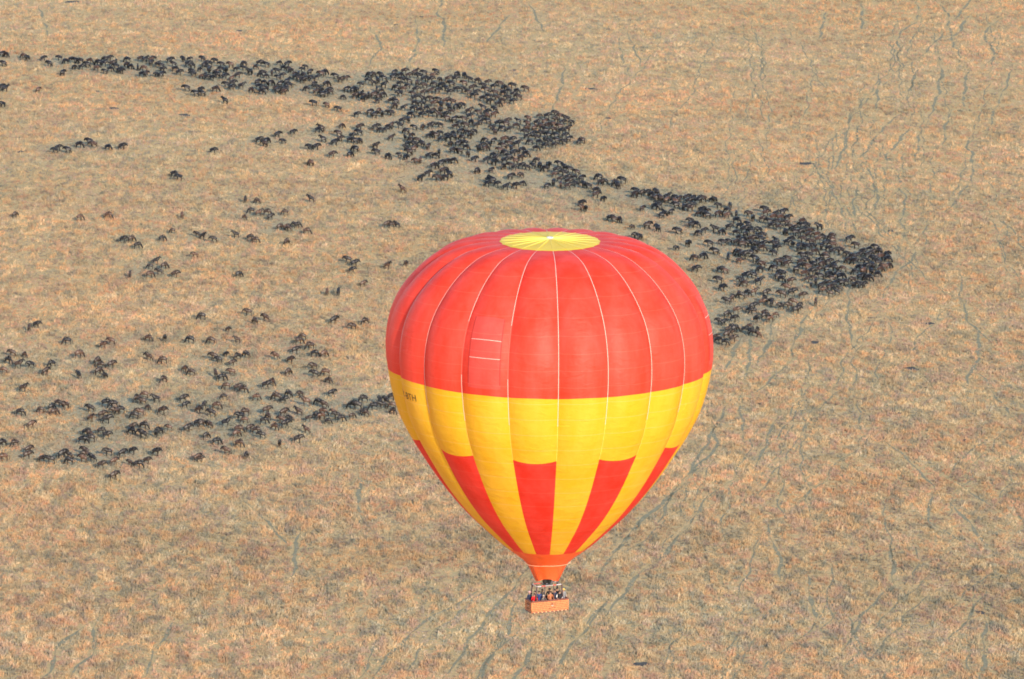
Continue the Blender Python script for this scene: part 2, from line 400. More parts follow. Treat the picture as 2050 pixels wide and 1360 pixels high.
    (-24.24, 1073.8, 114, 2, 0, 1.08, 'fourth wildebeest from left in nine-strong knot, near balloon, level with the yellow cloth'),
    (-23.66, 1070.0, 196, 0, 0, 1.06, 'fifth wildebeest from left in nine-strong knot, near balloon, level with the yellow cloth'),
    (-23.13, 1073.8, 128, 0, 0, 1.06, 'sixth wildebeest from left in nine-strong knot, near balloon, level with the yellow cloth'),
    (-22.18, 1077.1, 2, 1, 0, 1.07, 'seventh wildebeest from left in nine-strong knot, near balloon, level with the yellow cloth'),
    (-21.84, 1070.0, 177, 1, 3, 0.97, 'eighth wildebeest from left in nine-strong knot, near balloon, level with the yellow cloth'),
    (-21.75, 1065.3, 320, 1, 1, 0.98, 'ninth wildebeest from left in nine-strong knot, near balloon, level with the yellow cloth'),
    (-49.26, 1058.9, 199, 0, 2, 1.05, 'first wildebeest from left in three-strong knot, near balloon, level with the yellow cloth'),
    (-48.24, 1056.1, 189, 1, 3, 0.91, 'second wildebeest from left in three-strong knot, near balloon, level with the yellow cloth'),
    (-48.41, 1062.3, 200, 1, 1, 1.11, 'third wildebeest from left in three-strong knot, near balloon, level with the yellow cloth'),
    (-49.28, 1043.8, 27, 1, 3, 1.04, 'first wildebeest from left in five-strong knot, near balloon, level with the yellow cloth'),
    (-49.05, 1047.5, 0, 1, 3, 1.11, 'second wildebeest from left in five-strong knot, near balloon, level with the yellow cloth'),
    (-47.15, 1049.1, 26, 0, 1, 0.94, 'third wildebeest from left in five-strong knot, near balloon, level with the yellow cloth'),
    (-45.87, 1046.9, 349, 1, 1, 1.07, 'fourth wildebeest from left in five-strong knot, near balloon, level with the yellow cloth'),
    (-44.63, 1043.3, 182, 0, 0, 0.95, 'fifth wildebeest from left in five-strong knot, near balloon, level with the yellow cloth'),
    (-54.6, 1042.1, 32, 1, 0, 0.93, 'first single wildebeest from the left, near balloon, level with the striped tails'),
    (-52.51, 1037.3, 12, 1, 2, 1.08, 'second single wildebeest from the left, near balloon, level with the striped tails'),
    (-50.31, 1029.9, 161, 2, 3, 1.04, 'third single wildebeest from the left, near balloon, level with the striped tails'),
    (-48.43, 1035.7, 339, 1, 3, 1.1, 'fourth single wildebeest from the left, near balloon, level with the striped tails'),
    (-46.78, 1027.0, 64, 1, 0, 0.91, 'fifth single wildebeest from the left, near balloon, level with the striped tails'),
    (-41.22, 1036.2, 284, 0, 1, 1.03, 'sixth single wildebeest from the left, near balloon, level with the striped tails'),
    (-38.13, 1040.1, 4, 0, 0, 1.1, 'seventh single wildebeest from the left, near balloon, level with the striped tails'),
    (-105.6, 1250.9, 35, 1, 1, 0.96, 'first single wildebeest from the left, far left, below the long upper herd'),
    (-91.65, 1248.3, 13, 1, 3, 1.02, 'second single wildebeest from the left, far left, below the long upper herd'),
    (-85.83, 1250.9, 346, 1, 3, 1.13, 'third single wildebeest from the left, far left, below the long upper herd'),
    (-72.99, 1226.9, 13, 1, 2, 0.99, 'fourth single wildebeest from the left, far left, below the long upper herd'),
    (-71.25, 1236.1, 186, 1, 1, 0.81, 'fifth single wildebeest from the left, far left, below the long upper herd'),
    (-70.17, 1252.2, 80, 1, 3, 1.06, 'first single wildebeest from the left, near balloon, below the long upper herd'),
    (-48.37, 1256.8, 193, 1, 1, 0.99, 'second single wildebeest from the left, near balloon, below the long upper herd'),
    (-46.94, 1224.1, 54, 1, 1, 1.05, 'third single wildebeest from the left, near balloon, below the long upper herd'),
    (-43.39, 1272.5, 163, 3, 0, 1.05, 'fourth single wildebeest from the left, near balloon, below the long upper herd'),
    (-23.84, 1284.4, 147, 3, 3, 1.14, 'fifth single wildebeest from the left, near balloon, below the long upper herd'),
    (-80.98, 1224.4, 350, 2, 0, 1.1, 'first wildebeest from left in three-strong knot, far left, below the long upper herd'),
    (-79.31, 1225.1, 18, 1, 1, 1.08, 'second wildebeest from left in three-strong knot, far left, below the long upper herd'),
    (-77.62, 1218.4, 9, 1, 0, 1.08, 'third wildebeest from left in three-strong knot, far left, below the long upper herd'),
    (-65.88, 1232.5, 161, 0, 0, 0.87, 'first wildebeest from left in first three-strong knot, near balloon, below the long upper herd'),
    (-64.67, 1229.8, 323, 3, 0, 1.01, 'second wildebeest from left in first three-strong knot, near balloon, below the long upper herd'),
    (-62.14, 1226.5, 191, 2, 0, 1.0, 'third wildebeest from left in first three-strong knot, near balloon, below the long upper herd'),
    (-57.77, 1231.6, 197, 3, 0, 1.02, 'first wildebeest from left in second three-strong knot, near balloon, below the long upper herd'),
    (-54.75, 1229.0, 4, 1, 0, 1.02, 'second wildebeest from left in second three-strong knot, near balloon, below the long upper herd'),
    (-53.56, 1226.2, 353, 1, 1, 1.04, 'third wildebeest from left in second three-strong knot, near balloon, below the long upper herd'),
    (-26.47, 1243.3, 24, 2, 1, 1.04, 'first wildebeest from left in third three-strong knot, near balloon, below the long upper herd'),
    (-25.38, 1243.3, 11, 1, 1, 0.93, 'second wildebeest from left in third three-strong knot, near balloon, below the long upper herd'),
    (-24.19, 1243.3, 159, 3, 0, 0.89, 'third wildebeest from left in third three-strong knot, near balloon, below the long upper herd'),
    (-68.25, 1189.4, 359, 0, 1, 1.05, 'first single wildebeest from the left, near balloon, level with the balloon crown'),
    (-65.25, 1209.9, 198, 2, 3, 0.91, 'second single wildebeest from the left, near balloon, level with the balloon crown'),
    (-55.38, 1190.2, 22, 1, 2, 1.0, 'third single wildebeest from the left, near balloon, level with the balloon crown'),
    (-29.97, 1181.6, 27, 0, 3, 0.94, 'fourth single wildebeest from the left, near balloon, level with the balloon crown'),
    (-25.45, 1198.5, 324, 3, 3, 1.1, 'fifth single wildebeest from the left, near balloon, level with the balloon crown'),
    (-21.71, 1200.8, 298, 2, 3, 0.98, 'sixth single wildebeest from the left, near balloon, level with the balloon crown'),
    (-73.31, 1188.7, 14, 1, 3, 1.1, 'first wildebeest from left in five-strong knot, far left, level with the balloon crown'),
    (-73.72, 1197.4, 183, 1, 0, 0.87, 'second wildebeest from left in five-strong knot, far left, level with the balloon crown'),
    (-72.84, 1202.2, 359, 3, 0, 1.04, 'third wildebeest from left in five-strong knot, far left, level with the balloon crown'),
    (-71.51, 1191.8, 165, 2, 0, 0.99, 'fourth wildebeest from left in five-strong knot, far left, level with the balloon crown'),
    (-70.9, 1197.6, 20, 1, 1, 1.06, 'fifth wildebeest from left in five-strong knot, far left, level with the balloon crown'),
    (-77.29, 1189.1, 84, 0, 1, 0.96, 'single wildebeest far left, level with the balloon crown'),
    (-57.55, 1271.3, 80, 1, 0, 1.03, 'left wildebeest of the pair near balloon, below the long upper herd'),
    (-54.82, 1269.7, 154, 1, 1, 0.98, 'right wildebeest of the pair near balloon, below the long upper herd'),
    (-56.9, 1251.3, 309, 1, 3, 0.88, 'first wildebeest from left in five-strong knot, near balloon, below the long upper herd'),
    (-55.67, 1258.3, 191, 1, 2, 1.03, 'second wildebeest from left in five-strong knot, near balloon, below the long upper herd'),
    (-54.01, 1255.4, 11, 3, 3, 1.05, 'third wildebeest from left in five-strong knot, near balloon, below the long upper herd'),
    (-52.29, 1256.1, 355, 1, 1, 1.12, 'fourth wildebeest from left in five-strong knot, near balloon, below the long upper herd'),
    (-51.34, 1251.5, 33, 0, 0, 0.98, 'fifth wildebeest from left in five-strong knot, near balloon, below the long upper herd'),
    (-48.94, 1240.1, 25, 1, 1, 1.05, 'first wildebeest from left in six-strong knot, near balloon, below the long upper herd'),
    (-47.66, 1240.6, 18, 0, 3, 0.9, 'second wildebeest from left in six-strong knot, near balloon, below the long upper herd'),
    (-46.95, 1239.0, 154, 1, 1, 0.96, 'third wildebeest from left in six-strong knot, near balloon, below the long upper herd'),
    (-46.05, 1244.1, 152, 1, 0, 0.83, 'fourth wildebeest from left in six-strong knot, near balloon, below the long upper herd'),
    (-45.33, 1242.4, 7, 1, 0, 1.02, 'fifth wildebeest from left in six-strong knot, near balloon, below the long upper herd'),
    (-43.15, 1235.6, 0, 1, 3, 1.06, 'sixth wildebeest from left in six-strong knot, near balloon, below the long upper herd'),
    (-33.59, 1205.1, 176, 2, 0, 1.08, 'first wildebeest from left in three-strong knot, near balloon, level with the balloon crown'),
    (-32.6, 1195.3, 1, 2, 2, 0.95, 'second wildebeest from left in three-strong knot, near balloon, level with the balloon crown'),
    (-32.23, 1201.4, 14, 0, 2, 1.09, 'third wildebeest from left in three-strong knot, near balloon, level with the balloon crown'),
    (-36.97, 1173.6, 80, 1, 3, 1.02, 'left wildebeest of the pair near balloon, level with the balloon crown'),
    (-34.69, 1173.2, 80, 0, 2, 1.13, 'right wildebeest of the pair near balloon, level with the balloon crown'),
    (-50.14, 1144.7, 127, 1, 1, 1.06, 'left wildebeest of the pair near balloon, level with the red cloth'),
    (-48.15, 1147.6, 153, 0, 1, 1.08, 'right wildebeest of the pair near balloon, level with the red cloth'),
    (39.31, 1127.8, 344, 1, 1, 1.07, 'first wildebeest from left in first three-strong knot, in the herd right of the balloon'),
    (39.47, 1125.7, 333, 2, 2, 0.94, 'second wildebeest from left in first three-strong knot, in the herd right of the balloon'),
    (40.75, 1123.5, 339, 1, 0, 1.01, 'third wildebeest from left in first three-strong knot, in the herd right of the balloon'),
    (46.46, 1154.9, 337, 1, 2, 0.8, 'first wildebeest from left in second three-strong knot, in the herd right of the balloon'),
    (47.48, 1157.2, 13, 0, 2, 1.16, 'second wildebeest from left in second three-strong knot, in the herd right of the balloon'),
    (47.44, 1153.3, 191, 1, 0, 1.05, 'third wildebeest from left in second three-strong knot, in the herd right of the balloon'),
    (49.57, 1151.8, 347, 1, 1, 1.0, 'first wildebeest from left in third three-strong knot, in the herd right of the balloon'),
    (49.43, 1148.4, 19, 1, 0, 1.09, 'second wildebeest from left in third three-strong knot, in the herd right of the balloon'),
    (50.49, 1146.3, 218, 1, 3, 1.04, 'third wildebeest from left in third three-strong knot, in the herd right of the balloon'),
    (53.08, 1158.1, 205, 2, 0, 1.03, 'first wildebeest from left in fourth three-strong knot, in the herd right of the balloon'),
    (54.73, 1158.7, 199, 2, 1, 1.04, 'second wildebeest from left in fourth three-strong knot, in the herd right of the balloon'),
    (55.81, 1162.1, 173, 0, 3, 1.05, 'third wildebeest from left in fourth three-strong knot, in the herd right of the balloon'),
    (41.43, 1130.1, 23, 3, 1, 1.12, 'first wildebeest from left in first six-strong knot, in the herd right of the balloon'),
    (41.85, 1135.6, 9, 2, 1, 0.95, 'second wildebeest from left in first six-strong knot, in the herd right of the balloon'),
    (42.19, 1132.3, 345, 0, 1, 1.03, 'third wildebeest from left in first six-strong knot, in the herd right of the balloon'),
    (42.84, 1137.9, 156, 1, 0, 1.01, 'fourth wildebeest from left in first six-strong knot, in the herd right of the balloon'),
    (42.44, 1126.9, 3, 0, 1, 1.04, 'fifth wildebeest from left in first six-strong knot, in the herd right of the balloon'),
    (43.1, 1135.7, 20, 1, 0, 1.14, 'sixth wildebeest from left in first six-strong knot, in the herd right of the balloon'),
    (45.04, 1135.8, 350, 0, 2, 0.94, 'first wildebeest from left in second six-strong knot, in the herd right of the balloon'),
    (46.09, 1139.2, 342, 1, 3, 0.88, 'second wildebeest from left in second six-strong knot, in the herd right of the balloon'),
    (46.14, 1134.8, 353, 1, 2, 0.93, 'third wildebeest from left in second six-strong knot, in the herd right of the balloon'),
    (46.74, 1132.6, 168, 1, 0, 1.06, 'fourth wildebeest from left in second six-strong knot, in the herd right of the balloon'),
    (47.6, 1137.1, 236, 1, 0, 0.78, 'fifth wildebeest from left in second six-strong knot, in the herd right of the balloon'),
    (47.6, 1131.6, 136, 0, 3, 0.89, 'sixth wildebeest from left in second six-strong knot, in the herd right of the balloon'),
    (40.5, 1142.8, 172, 0, 0, 1.01, 'left wildebeest of the first pair in the herd right of the balloon'),
    (41.17, 1142.2, 37, 0, 2, 0.94, 'right wildebeest of the first pair in the herd right of the balloon'),
    (42.57, 1162.6, 165, 0, 0, 1.07, 'left wildebeest of the second pair in the herd right of the balloon'),
    (43.58, 1164.9, 54, 2, 1, 1.05, 'right wildebeest of the second pair in the herd right of the balloon'),
    (55.92, 1154.3, 14, 0, 0, 1.18, 'left wildebeest of the third pair in the herd right of the balloon'),
    (56.54, 1157.7, 45, 0, 0, 1.08, 'right wildebeest of the third pair in the herd right of the balloon'),
    (42.11, 1149.6, 31, 1, 0, 1.09, 'first single wildebeest from the left, in the herd right of the balloon'),
    (43.24, 1145.7, 346, 2, 0, 1.06, 'second single wildebeest from the left, in the herd right of the balloon'),
    (44.1, 1153.7, 356, 0, 3, 1.04, 'third single wildebeest from the left, in the herd right of the balloon'),
    (47.59, 1145.5, 300, 0, 2, 1.09, 'fourth single wildebeest from the left, in the herd right of the balloon'),
    (50.59, 1170.8, 19, 0, 0, 1.04, 'fifth single wildebeest from the left, in the herd right of the balloon'),
    (51.61, 1150.8, 355, 1, 3, 0.8, 'sixth single wildebeest from the left, in the herd right of the balloon'),
    (53.8, 1169.2, 170, 0, 1, 1.15, 'seventh single wildebeest from the left, in the herd right of the balloon'),
    (55.02, 1175.5, 163, 2, 3, 1.14, 'eighth single wildebeest from the left, in the herd right of the balloon'),
    (55.75, 1171.0, 8, 2, 2, 1.18, 'ninth single wildebeest from the left, in the herd right of the balloon'),
    (57.73, 1168.3, 351, 0, 1, 1.07, 'tenth single wildebeest from the left, in the herd right of the balloon'),
    (60.13, 1162.2, 80, 2, 1, 1.05, 'eleventh single wildebeest from the left, in the herd right of the balloon'),
    (45.15, 1169.5, 88, 2, 3, 0.96, 'first wildebeest from left in first four-strong knot, in the herd right of the balloon'),
    (45.56, 1167.8, 168, 1, 0, 1.14, 'second wildebeest from left in first four-strong knot, in the herd right of the balloon'),
    (46.84, 1170.7, 334, 1, 2, 1.02, 'third wildebeest from left in first four-strong knot, in the herd right of the balloon'),
    (48.27, 1171.3, 13, 3, 3, 1.03, 'fourth wildebeest from left in first four-strong knot, in the herd right of the balloon'),
    (49.52, 1161.8, 0, 0, 3, 1.04, 'first wildebeest from left in second four-strong knot, in the herd right of the balloon'),
    (50.12, 1165.2, 236, 1, 0, 1.12, 'second wildebeest from left in second four-strong knot, in the herd right of the balloon'),
    (50.96, 1163.0, 341, 2, 1, 0.94, 'third wildebeest from left in second four-strong knot, in the herd right of the balloon'),
    (51.34, 1160.8, 74, 0, 0, 1.09, 'fourth wildebeest from left in second four-strong knot, in the herd right of the balloon'),
    (62.31, 1173.5, 197, 1, 3, 1.06, 'first wildebeest from left in third four-strong knot, in the herd right of the balloon'),
    (63.41, 1170.4, 182, 3, 1, 1.01, 'second wildebeest from left in third four-strong knot, in the herd right of the balloon'),
    (64.81, 1172.3, 161, 3, 2, 0.99, 'third wildebeest from left in third four-strong knot, in the herd right of the balloon'),
    (65.65, 1176.2, 168, 2, 0, 0.79, 'fourth wildebeest from left in third four-strong knot, in the herd right of the balloon'),
]
HERD = [
    (-126.11, 1463.0, 30, 0, 0, 1.08), (-124.96, 1462.9, 326, 1, 1, 0.95), (-120.46, 1460.7, 200, 1, 3, 0.94), (-119.25, 1456.6, 231, 2, 2, 1.07), (-115.29, 1456.1, 14, 0, 0, 0.92), (-113.11, 1447.4, 151, 2, 0, 1.04),
    (-124.4, 1448.6, 158, 2, 0, 1.05), (-111.26, 1456.3, 195, 0, 2, 0.92), (-109.33, 1450.7, 208, 1, 2, 1.01), (-108.34, 1454.4, 350, 0, 2, 0.84), (-106.84, 1451.1, 171, 2, 2, 1.05), (-106.7, 1442.1, 325, 0, 0, 0.86),
    (-104.93, 1441.9, 356, 0, 2, 0.96), (-105.77, 1450.3, 182, 1, 0, 1.1), (-103.54, 1450.8, 346, 1, 3, 0.99), (-103.62, 1444.7, 158, 2, 0, 1.05), (-100.99, 1439.2, 341, 0, 3, 1.06), (-100.99, 1446.7, 154, 1, 2, 1.2),
    (-99.94, 1453.5, 153, 1, 0, 0.92), (-98.97, 1454.2, 13, 0, 0, 1.0), (-99.68, 1445.8, 354, 0, 2, 1.1), (-97.65, 1445.6, 358, 0, 1, 1.07), (-96.89, 1449.4, 278, 2, 2, 0.96), (-98.73, 1435.2, 160, 0, 0, 0.86),
    (-97.66, 1438.1, 1, 1, 2, 0.98), (-95.3, 1436.3, 354, 0, 0, 1.02), (-94.71, 1434.8, 331, 2, 0, 1.05), (-96.4, 1441.7, 183, 2, 2, 1.04), (-94.26, 1451.6, 189, 1, 2, 1.05), (-94.02, 1443.7, 319, 0, 1, 1.01),
    (-92.87, 1441.4, 333, 1, 0, 0.96), (-91.02, 1439.7, 93, 3, 2, 0.88), (-89.46, 1438.9, 184, 1, 3, 0.98), (-91.33, 1453.1, 10, 0, 1, 0.95), (-89.97, 1451.4, 25, 3, 2, 1.03), (-88.47, 1430.6, 42, 2, 1, 0.96),
    (-89.42, 1429.9, 351, 1, 2, 1.04), (-88.45, 1451.4, 14, 0, 3, 1.05), (-87.89, 1454.7, 189, 0, 2, 0.84), (-88.17, 1446.6, 57, 0, 0, 0.97), (-86.57, 1445.0, 0, 3, 0, 0.93), (-85.38, 1441.8, 179, 0, 0, 1.04),
    (-84.82, 1436.4, 342, 0, 0, 1.02), (-85.93, 1429.7, 228, 0, 2, 0.91), (-84.64, 1428.9, 21, 2, 2, 1.03), (-83.83, 1449.9, 13, 2, 2, 1.13), (-82.51, 1444.3, 175, 3, 0, 0.98), (-81.87, 1437.2, 0, 1, 0, 1.04),
    (-80.58, 1431.8, 4, 0, 0, 1.04), (-80.7, 1452.6, 127, 2, 2, 1.02), (-79.24, 1453.6, 350, 2, 2, 0.83), (-79.01, 1444.4, 359, 2, 2, 1.12), (-77.88, 1442.1, 211, 0, 0, 1.01), (-77.42, 1433.3, 152, 0, 0, 1.0),
    (-76.98, 1429.5, 186, 2, 2, 1.06), (-75.89, 1437.3, 317, 2, 0, 0.82), (-75.97, 1453.9, 147, 2, 2, 0.98), (-74.97, 1443.9, 31, 1, 0, 1.02), (-73.92, 1428.0, 254, 0, 2, 1.01), (-74.84, 1426.5, 336, 0, 3, 0.89),
    (-73.73, 1439.1, 185, 0, 0, 1.03), (-108.83, 1433.5, 51, 0, 0, 1.06), (-113.02, 1410.5, 48, 0, 3, 0.89), (-120.93, 1411.2, 21, 3, 0, 1.07), (-122.1, 1413.4, 22, 0, 0, 1.09), (-119.77, 1389.8, 215, 0, 2, 1.02),
    (-77.51, 1409.2, 174, 0, 0, 1.11), (-74.12, 1407.6, 334, 0, 0, 0.98), (-73.39, 1402.7, 157, 0, 2, 0.97), (-74.94, 1402.1, 169, 0, 2, 1.08), (-102.95, 1329.6, 198, 2, 2, 0.95), (-102.49, 1332.7, 6, 0, 0, 0.98),
    (-100.04, 1329.3, 163, 2, 0, 1.08), (-97.94, 1335.7, 350, 1, 0, 1.12), (-95.87, 1339.6, 165, 0, 0, 1.12), (-94.67, 1335.6, 194, 2, 3, 1.14), (-91.24, 1332.9, 345, 1, 2, 0.98), (-88.03, 1333.6, 344, 2, 0, 1.1),
    (-74.58, 1300.4, 349, 1, 0, 1.02), (-73.22, 1296.2, 199, 0, 2, 1.04), (-72.72, 1450.8, 199, 2, 2, 0.98), (-70.82, 1445.1, 181, 2, 0, 0.98), (-68.66, 1444.6, 154, 0, 3, 1.02), (-65.48, 1446.6, 214, 1, 0, 1.04),
    (-65.19, 1440.0, 186, 2, 2, 0.93), (-73.98, 1445.6, 203, 0, 2, 1.11), (-73.5, 1435.9, 105, 0, 0, 1.0), (-71.6, 1432.9, 352, 2, 1, 1.05), (-70.27, 1436.2, 180, 0, 0, 1.1), (-69.45, 1434.6, 298, 2, 2, 1.19),
    (-71.13, 1428.2, 147, 0, 0, 1.11), (-67.11, 1438.1, 340, 0, 0, 0.9), (-66.18, 1428.6, 10, 0, 0, 1.03), (-67.45, 1423.8, 30, 3, 3, 0.9), (-69.29, 1426.0, 14, 0, 2, 1.07), (-63.51, 1432.9, 230, 3, 2, 1.19),
    (-73.45, 1425.0, 351, 0, 0, 0.99), (-72.18, 1424.3, 326, 2, 2, 0.98), (-61.77, 1447.9, 351, 0, 0, 1.08), (-62.56, 1442.8, 341, 1, 1, 0.79), (-59.92, 1445.6, 174, 0, 2, 1.04), (-57.04, 1449.2, 8, 1, 0, 0.91),
    (-54.94, 1447.0, 27, 0, 2, 1.04), (-55.73, 1441.2, 339, 1, 2, 0.92), (-54.18, 1439.7, 146, 0, 1, 0.9), (-60.14, 1432.5, 199, 0, 0, 1.03), (-61.06, 1430.8, 326, 0, 2, 0.79), (-59.48, 1428.5, 6, 1, 0, 0.84),
    (-57.04, 1436.1, 193, 2, 2, 1.03), (-58.15, 1432.7, 98, 2, 1, 1.02), (-55.56, 1429.8, 350, 2, 2, 0.95), (-56.42, 1426.5, 160, 2, 2, 0.9), (-53.62, 1438.1, 210, 1, 0, 0.84), (-52.7, 1433.4, 18, 1, 1, 0.79),
    (-50.93, 1440.0, 199, 0, 2, 0.83), (-50.32, 1444.1, 199, 2, 0, 0.84), (-49.03, 1435.4, 48, 0, 0, 0.98), (-51.43, 1425.6, 191, 0, 0, 1.06), (-50.36, 1430.5, 137, 1, 0, 1.03), (-49.46, 1425.8, 205, 1, 2, 1.0),
    (-51.65, 1431.9, 85, 0, 0, 0.95), (-52.23, 1427.1, 25, 0, 2, 1.07), (-50.34, 1422.6, 346, 0, 0, 1.08), (-45.52, 1434.9, 15, 1, 2, 1.1), (-46.2, 1432.5, 169, 0, 3, 1.03), (-47.04, 1427.7, 1, 3, 2, 0.93),
    (-48.2, 1425.2, 199, 2, 2, 1.07), (-68.23, 1414.0, 177, 2, 0, 1.07), (-66.86, 1416.3, 6, 2, 0, 1.09), (-66.84, 1410.4, 3, 2, 2, 1.04), (-64.58, 1411.9, 354, 3, 0, 1.11), (-70.62, 1407.5, 359, 1, 1, 1.15),
    (-67.59, 1392.4, 150, 3, 2, 1.03), (-62.03, 1407.0, 320, 1, 3, 1.01), (-61.03, 1418.2, 45, 2, 0, 1.01), (-59.56, 1418.4, 350, 1, 2, 0.94), (-57.78, 1417.0, 37, 1, 0, 1.11), (-59.74, 1410.8, 310, 0, 2, 0.96),
    (-60.54, 1412.2, 7, 1, 2, 1.03), (-58.65, 1407.9, 220, 2, 0, 1.14), (-59.51, 1404.9, 337, 1, 0, 1.08), (-56.27, 1409.6, 336, 2, 3, 1.02), (-55.52, 1415.7, 38, 0, 0, 1.08), (-54.75, 1408.3, 170, 0, 0, 1.07),
    (-53.92, 1419.0, 50, 3, 2, 1.17), (-53.26, 1414.5, 198, 0, 2, 1.1), (-53.82, 1409.9, 135, 2, 0, 1.0), (-55.66, 1406.7, 20, 2, 0, 1.07), (-54.15, 1405.4, 346, 2, 3, 1.02), (-42.61, 1428.8, 167, 2, 0, 1.09),
    (-41.24, 1424.3, 336, 3, 1, 1.03), (-40.06, 1426.7, 22, 0, 1, 0.93), (-48.94, 1410.4, 192, 1, 0, 0.95), (-47.43, 1416.7, 45, 2, 0, 0.95), (-46.3, 1412.3, 197, 0, 0, 1.02), (-46.6, 1406.2, 14, 0, 1, 1.01),
    (-45.47, 1409.3, 315, 0, 0, 0.85), (-44.48, 1417.1, 17, 1, 0, 1.12), (-43.72, 1408.0, 7, 0, 0, 1.05), (-44.32, 1403.5, 177, 1, 2, 1.06), (-45.0, 1402.0, 162, 0, 0, 1.05), (-43.19, 1406.6, 185, 2, 1, 0.9),
    (-40.06, 1399.6, 344, 1, 0, 0.84), (-39.49, 1410.0, 32, 0, 0, 1.02), (-37.86, 1408.7, 35, 1, 2, 1.12), (-37.17, 1410.2, 190, 2, 2, 1.03), (-36.13, 1417.8, 192, 0, 0, 0.91), (-37.18, 1401.3, 343, 3, 1, 0.99),
    (-36.0, 1402.9, 41, 3, 2, 0.99), (-34.96, 1400.1, 164, 0, 1, 1.11), (-34.04, 1402.3, 94, 2, 0, 1.01), (-35.13, 1397.2, 316, 3, 2, 1.03), (-34.48, 1431.6, 150, 1, 2, 1.07), (-33.52, 1433.2, 231, 0, 1, 0.97),
    (-31.74, 1431.7, 145, 0, 0, 1.04), (-30.9, 1427.1, 163, 0, 2, 0.98), (-34.79, 1423.9, 356, 0, 2, 0.99), (-32.3, 1423.3, 119, 3, 0, 1.03), (-33.21, 1419.5, 204, 3, 0, 1.02), (-30.68, 1416.6, 338, 3, 2, 1.1),
    (-32.3, 1412.0, 273, 1, 2, 0.95), (-31.26, 1409.1, 14, 1, 0, 0.87), (-32.8, 1401.7, 32, 2, 1, 1.21), (-31.56, 1400.3, 39, 1, 1, 1.02), (-30.64, 1403.3, 15, 1, 0, 0.97), (-31.67, 1394.6, 354, 2, 0, 0.92),
    (-46.55, 1389.6, 185, 0, 2, 1.07), (-43.47, 1387.8, 149, 0, 3, 0.92), (-40.55, 1382.5, 190, 2, 0, 1.0), (-36.16, 1375.3, 350, 0, 2, 1.01), (-28.52, 1394.8, 8, 3, 1, 1.04), (-27.41, 1393.4, 158, 2, 2, 1.05),
    (-27.54, 1387.7, 226, 1, 1, 1.09), (-25.44, 1385.0, 349, 3, 2, 0.98), (-33.23, 1378.2, 36, 0, 0, 1.07), (-31.15, 1381.9, 45, 1, 3, 0.87), (-31.96, 1374.9, 27, 0, 0, 1.1), (-30.2, 1376.4, 282, 0, 0, 1.1),
    (-28.68, 1378.6, 201, 2, 2, 0.98), (-39.24, 1361.3, 22, 1, 1, 0.86), (-44.53, 1356.2, 0, 1, 2, 0.98), (-43.86, 1357.5, 167, 3, 1, 1.07), (-42.99, 1344.6, 166, 3, 0, 1.03), (-35.15, 1358.9, 12, 0, 1, 1.1),
    (-34.99, 1352.5, 183, 2, 2, 1.06), (-39.67, 1351.3, 157, 0, 1, 1.05), (-39.16, 1345.7, 8, 0, 1, 0.95), (-40.29, 1340.3, 20, 0, 2, 1.15), (-36.54, 1348.8, 349, 0, 2, 0.99), (-36.88, 1343.9, 22, 1, 0, 1.03),
    (-35.68, 1342.6, 173, 0, 0, 1.07), (-34.53, 1343.2, 134, 0, 0, 0.88), (-31.37, 1359.0, 11, 2, 0, 1.12), (-30.13, 1356.4, 189, 1, 0, 0.92), (-29.19, 1356.5, 357, 2, 2, 0.89), (-28.56, 1360.4, 350, 1, 0, 0.93),
    (-27.57, 1346.2, 22, 3, 1, 0.94), (-50.21, 1353.2, 12, 2, 0, 0.97), (-53.63, 1350.2, 24, 0, 0, 1.04), (-57.58, 1343.4, 350, 0, 0, 1.1), (-55.83, 1343.4, 36, 1, 2, 0.99), (-56.12, 1339.1, 136, 0, 1, 1.11),
    (-52.06, 1342.9, 199, 2, 2, 0.89), (-67.35, 1330.1, 347, 2, 0, 1.02), (-45.74, 1335.6, 190, 2, 2, 1.0), (-44.35, 1335.6, 10, 0, 0, 1.08), (-44.89, 1316.8, 139, 1, 3, 1.04), (-40.47, 1326.5, 3, 0, 1, 1.09),
    (-36.44, 1326.9, 33, 1, 2, 1.0), (-35.43, 1332.9, 158, 1, 2, 1.11), (-30.87, 1336.4, 333, 3, 1, 1.04), (-30.47, 1329.1, 178, 0, 0, 1.05), (-27.82, 1324.1, 318, 1, 0, 1.07), (19.14, 1297.3, 164, 1, 2, 1.12),
    (20.42, 1292.4, 154, 1, 2, 0.97), (19.5, 1291.1, 338, 0, 1, 1.1), (22.66, 1291.3, 222, 1, 1, 1.07), (23.04, 1287.6, 122, 2, 0, 1.15), (24.28, 1293.9, 178, 0, 2, 1.13), (16.74, 1286.7, 181, 2, 0, 1.02),
    (18.24, 1281.2, 350, 1, 0, 1.13), (18.17, 1276.3, 14, 0, 1, 1.07), (19.67, 1272.1, 317, 0, 2, 0.91), (14.94, 1266.6, 333, 0, 0, 1.05), (15.09, 1260.7, 203, 3, 3, 1.03), (15.64, 1260.7, 296, 0, 2, 0.96),
    (26.97, 1281.8, 182, 0, 2, 1.02), (26.65, 1276.8, 330, 2, 1, 1.14), (27.79, 1278.1, 345, 3, 1, 1.07), (29.16, 1279.5, 9, 0, 0, 1.02), (30.22, 1277.1, 317, 1, 0, 1.06), (31.39, 1279.7, 127, 0, 0, 1.14),
    (31.25, 1273.5, 31, 0, 1, 1.08), (32.11, 1272.3, 119, 0, 1, 1.13), (30.61, 1274.6, 359, 0, 1, 0.88), (31.48, 1264.8, 186, 3, 0, 1.03), (30.67, 1262.9, 329, 1, 2, 1.12), (33.51, 1274.9, 8, 3, 2, 1.06),
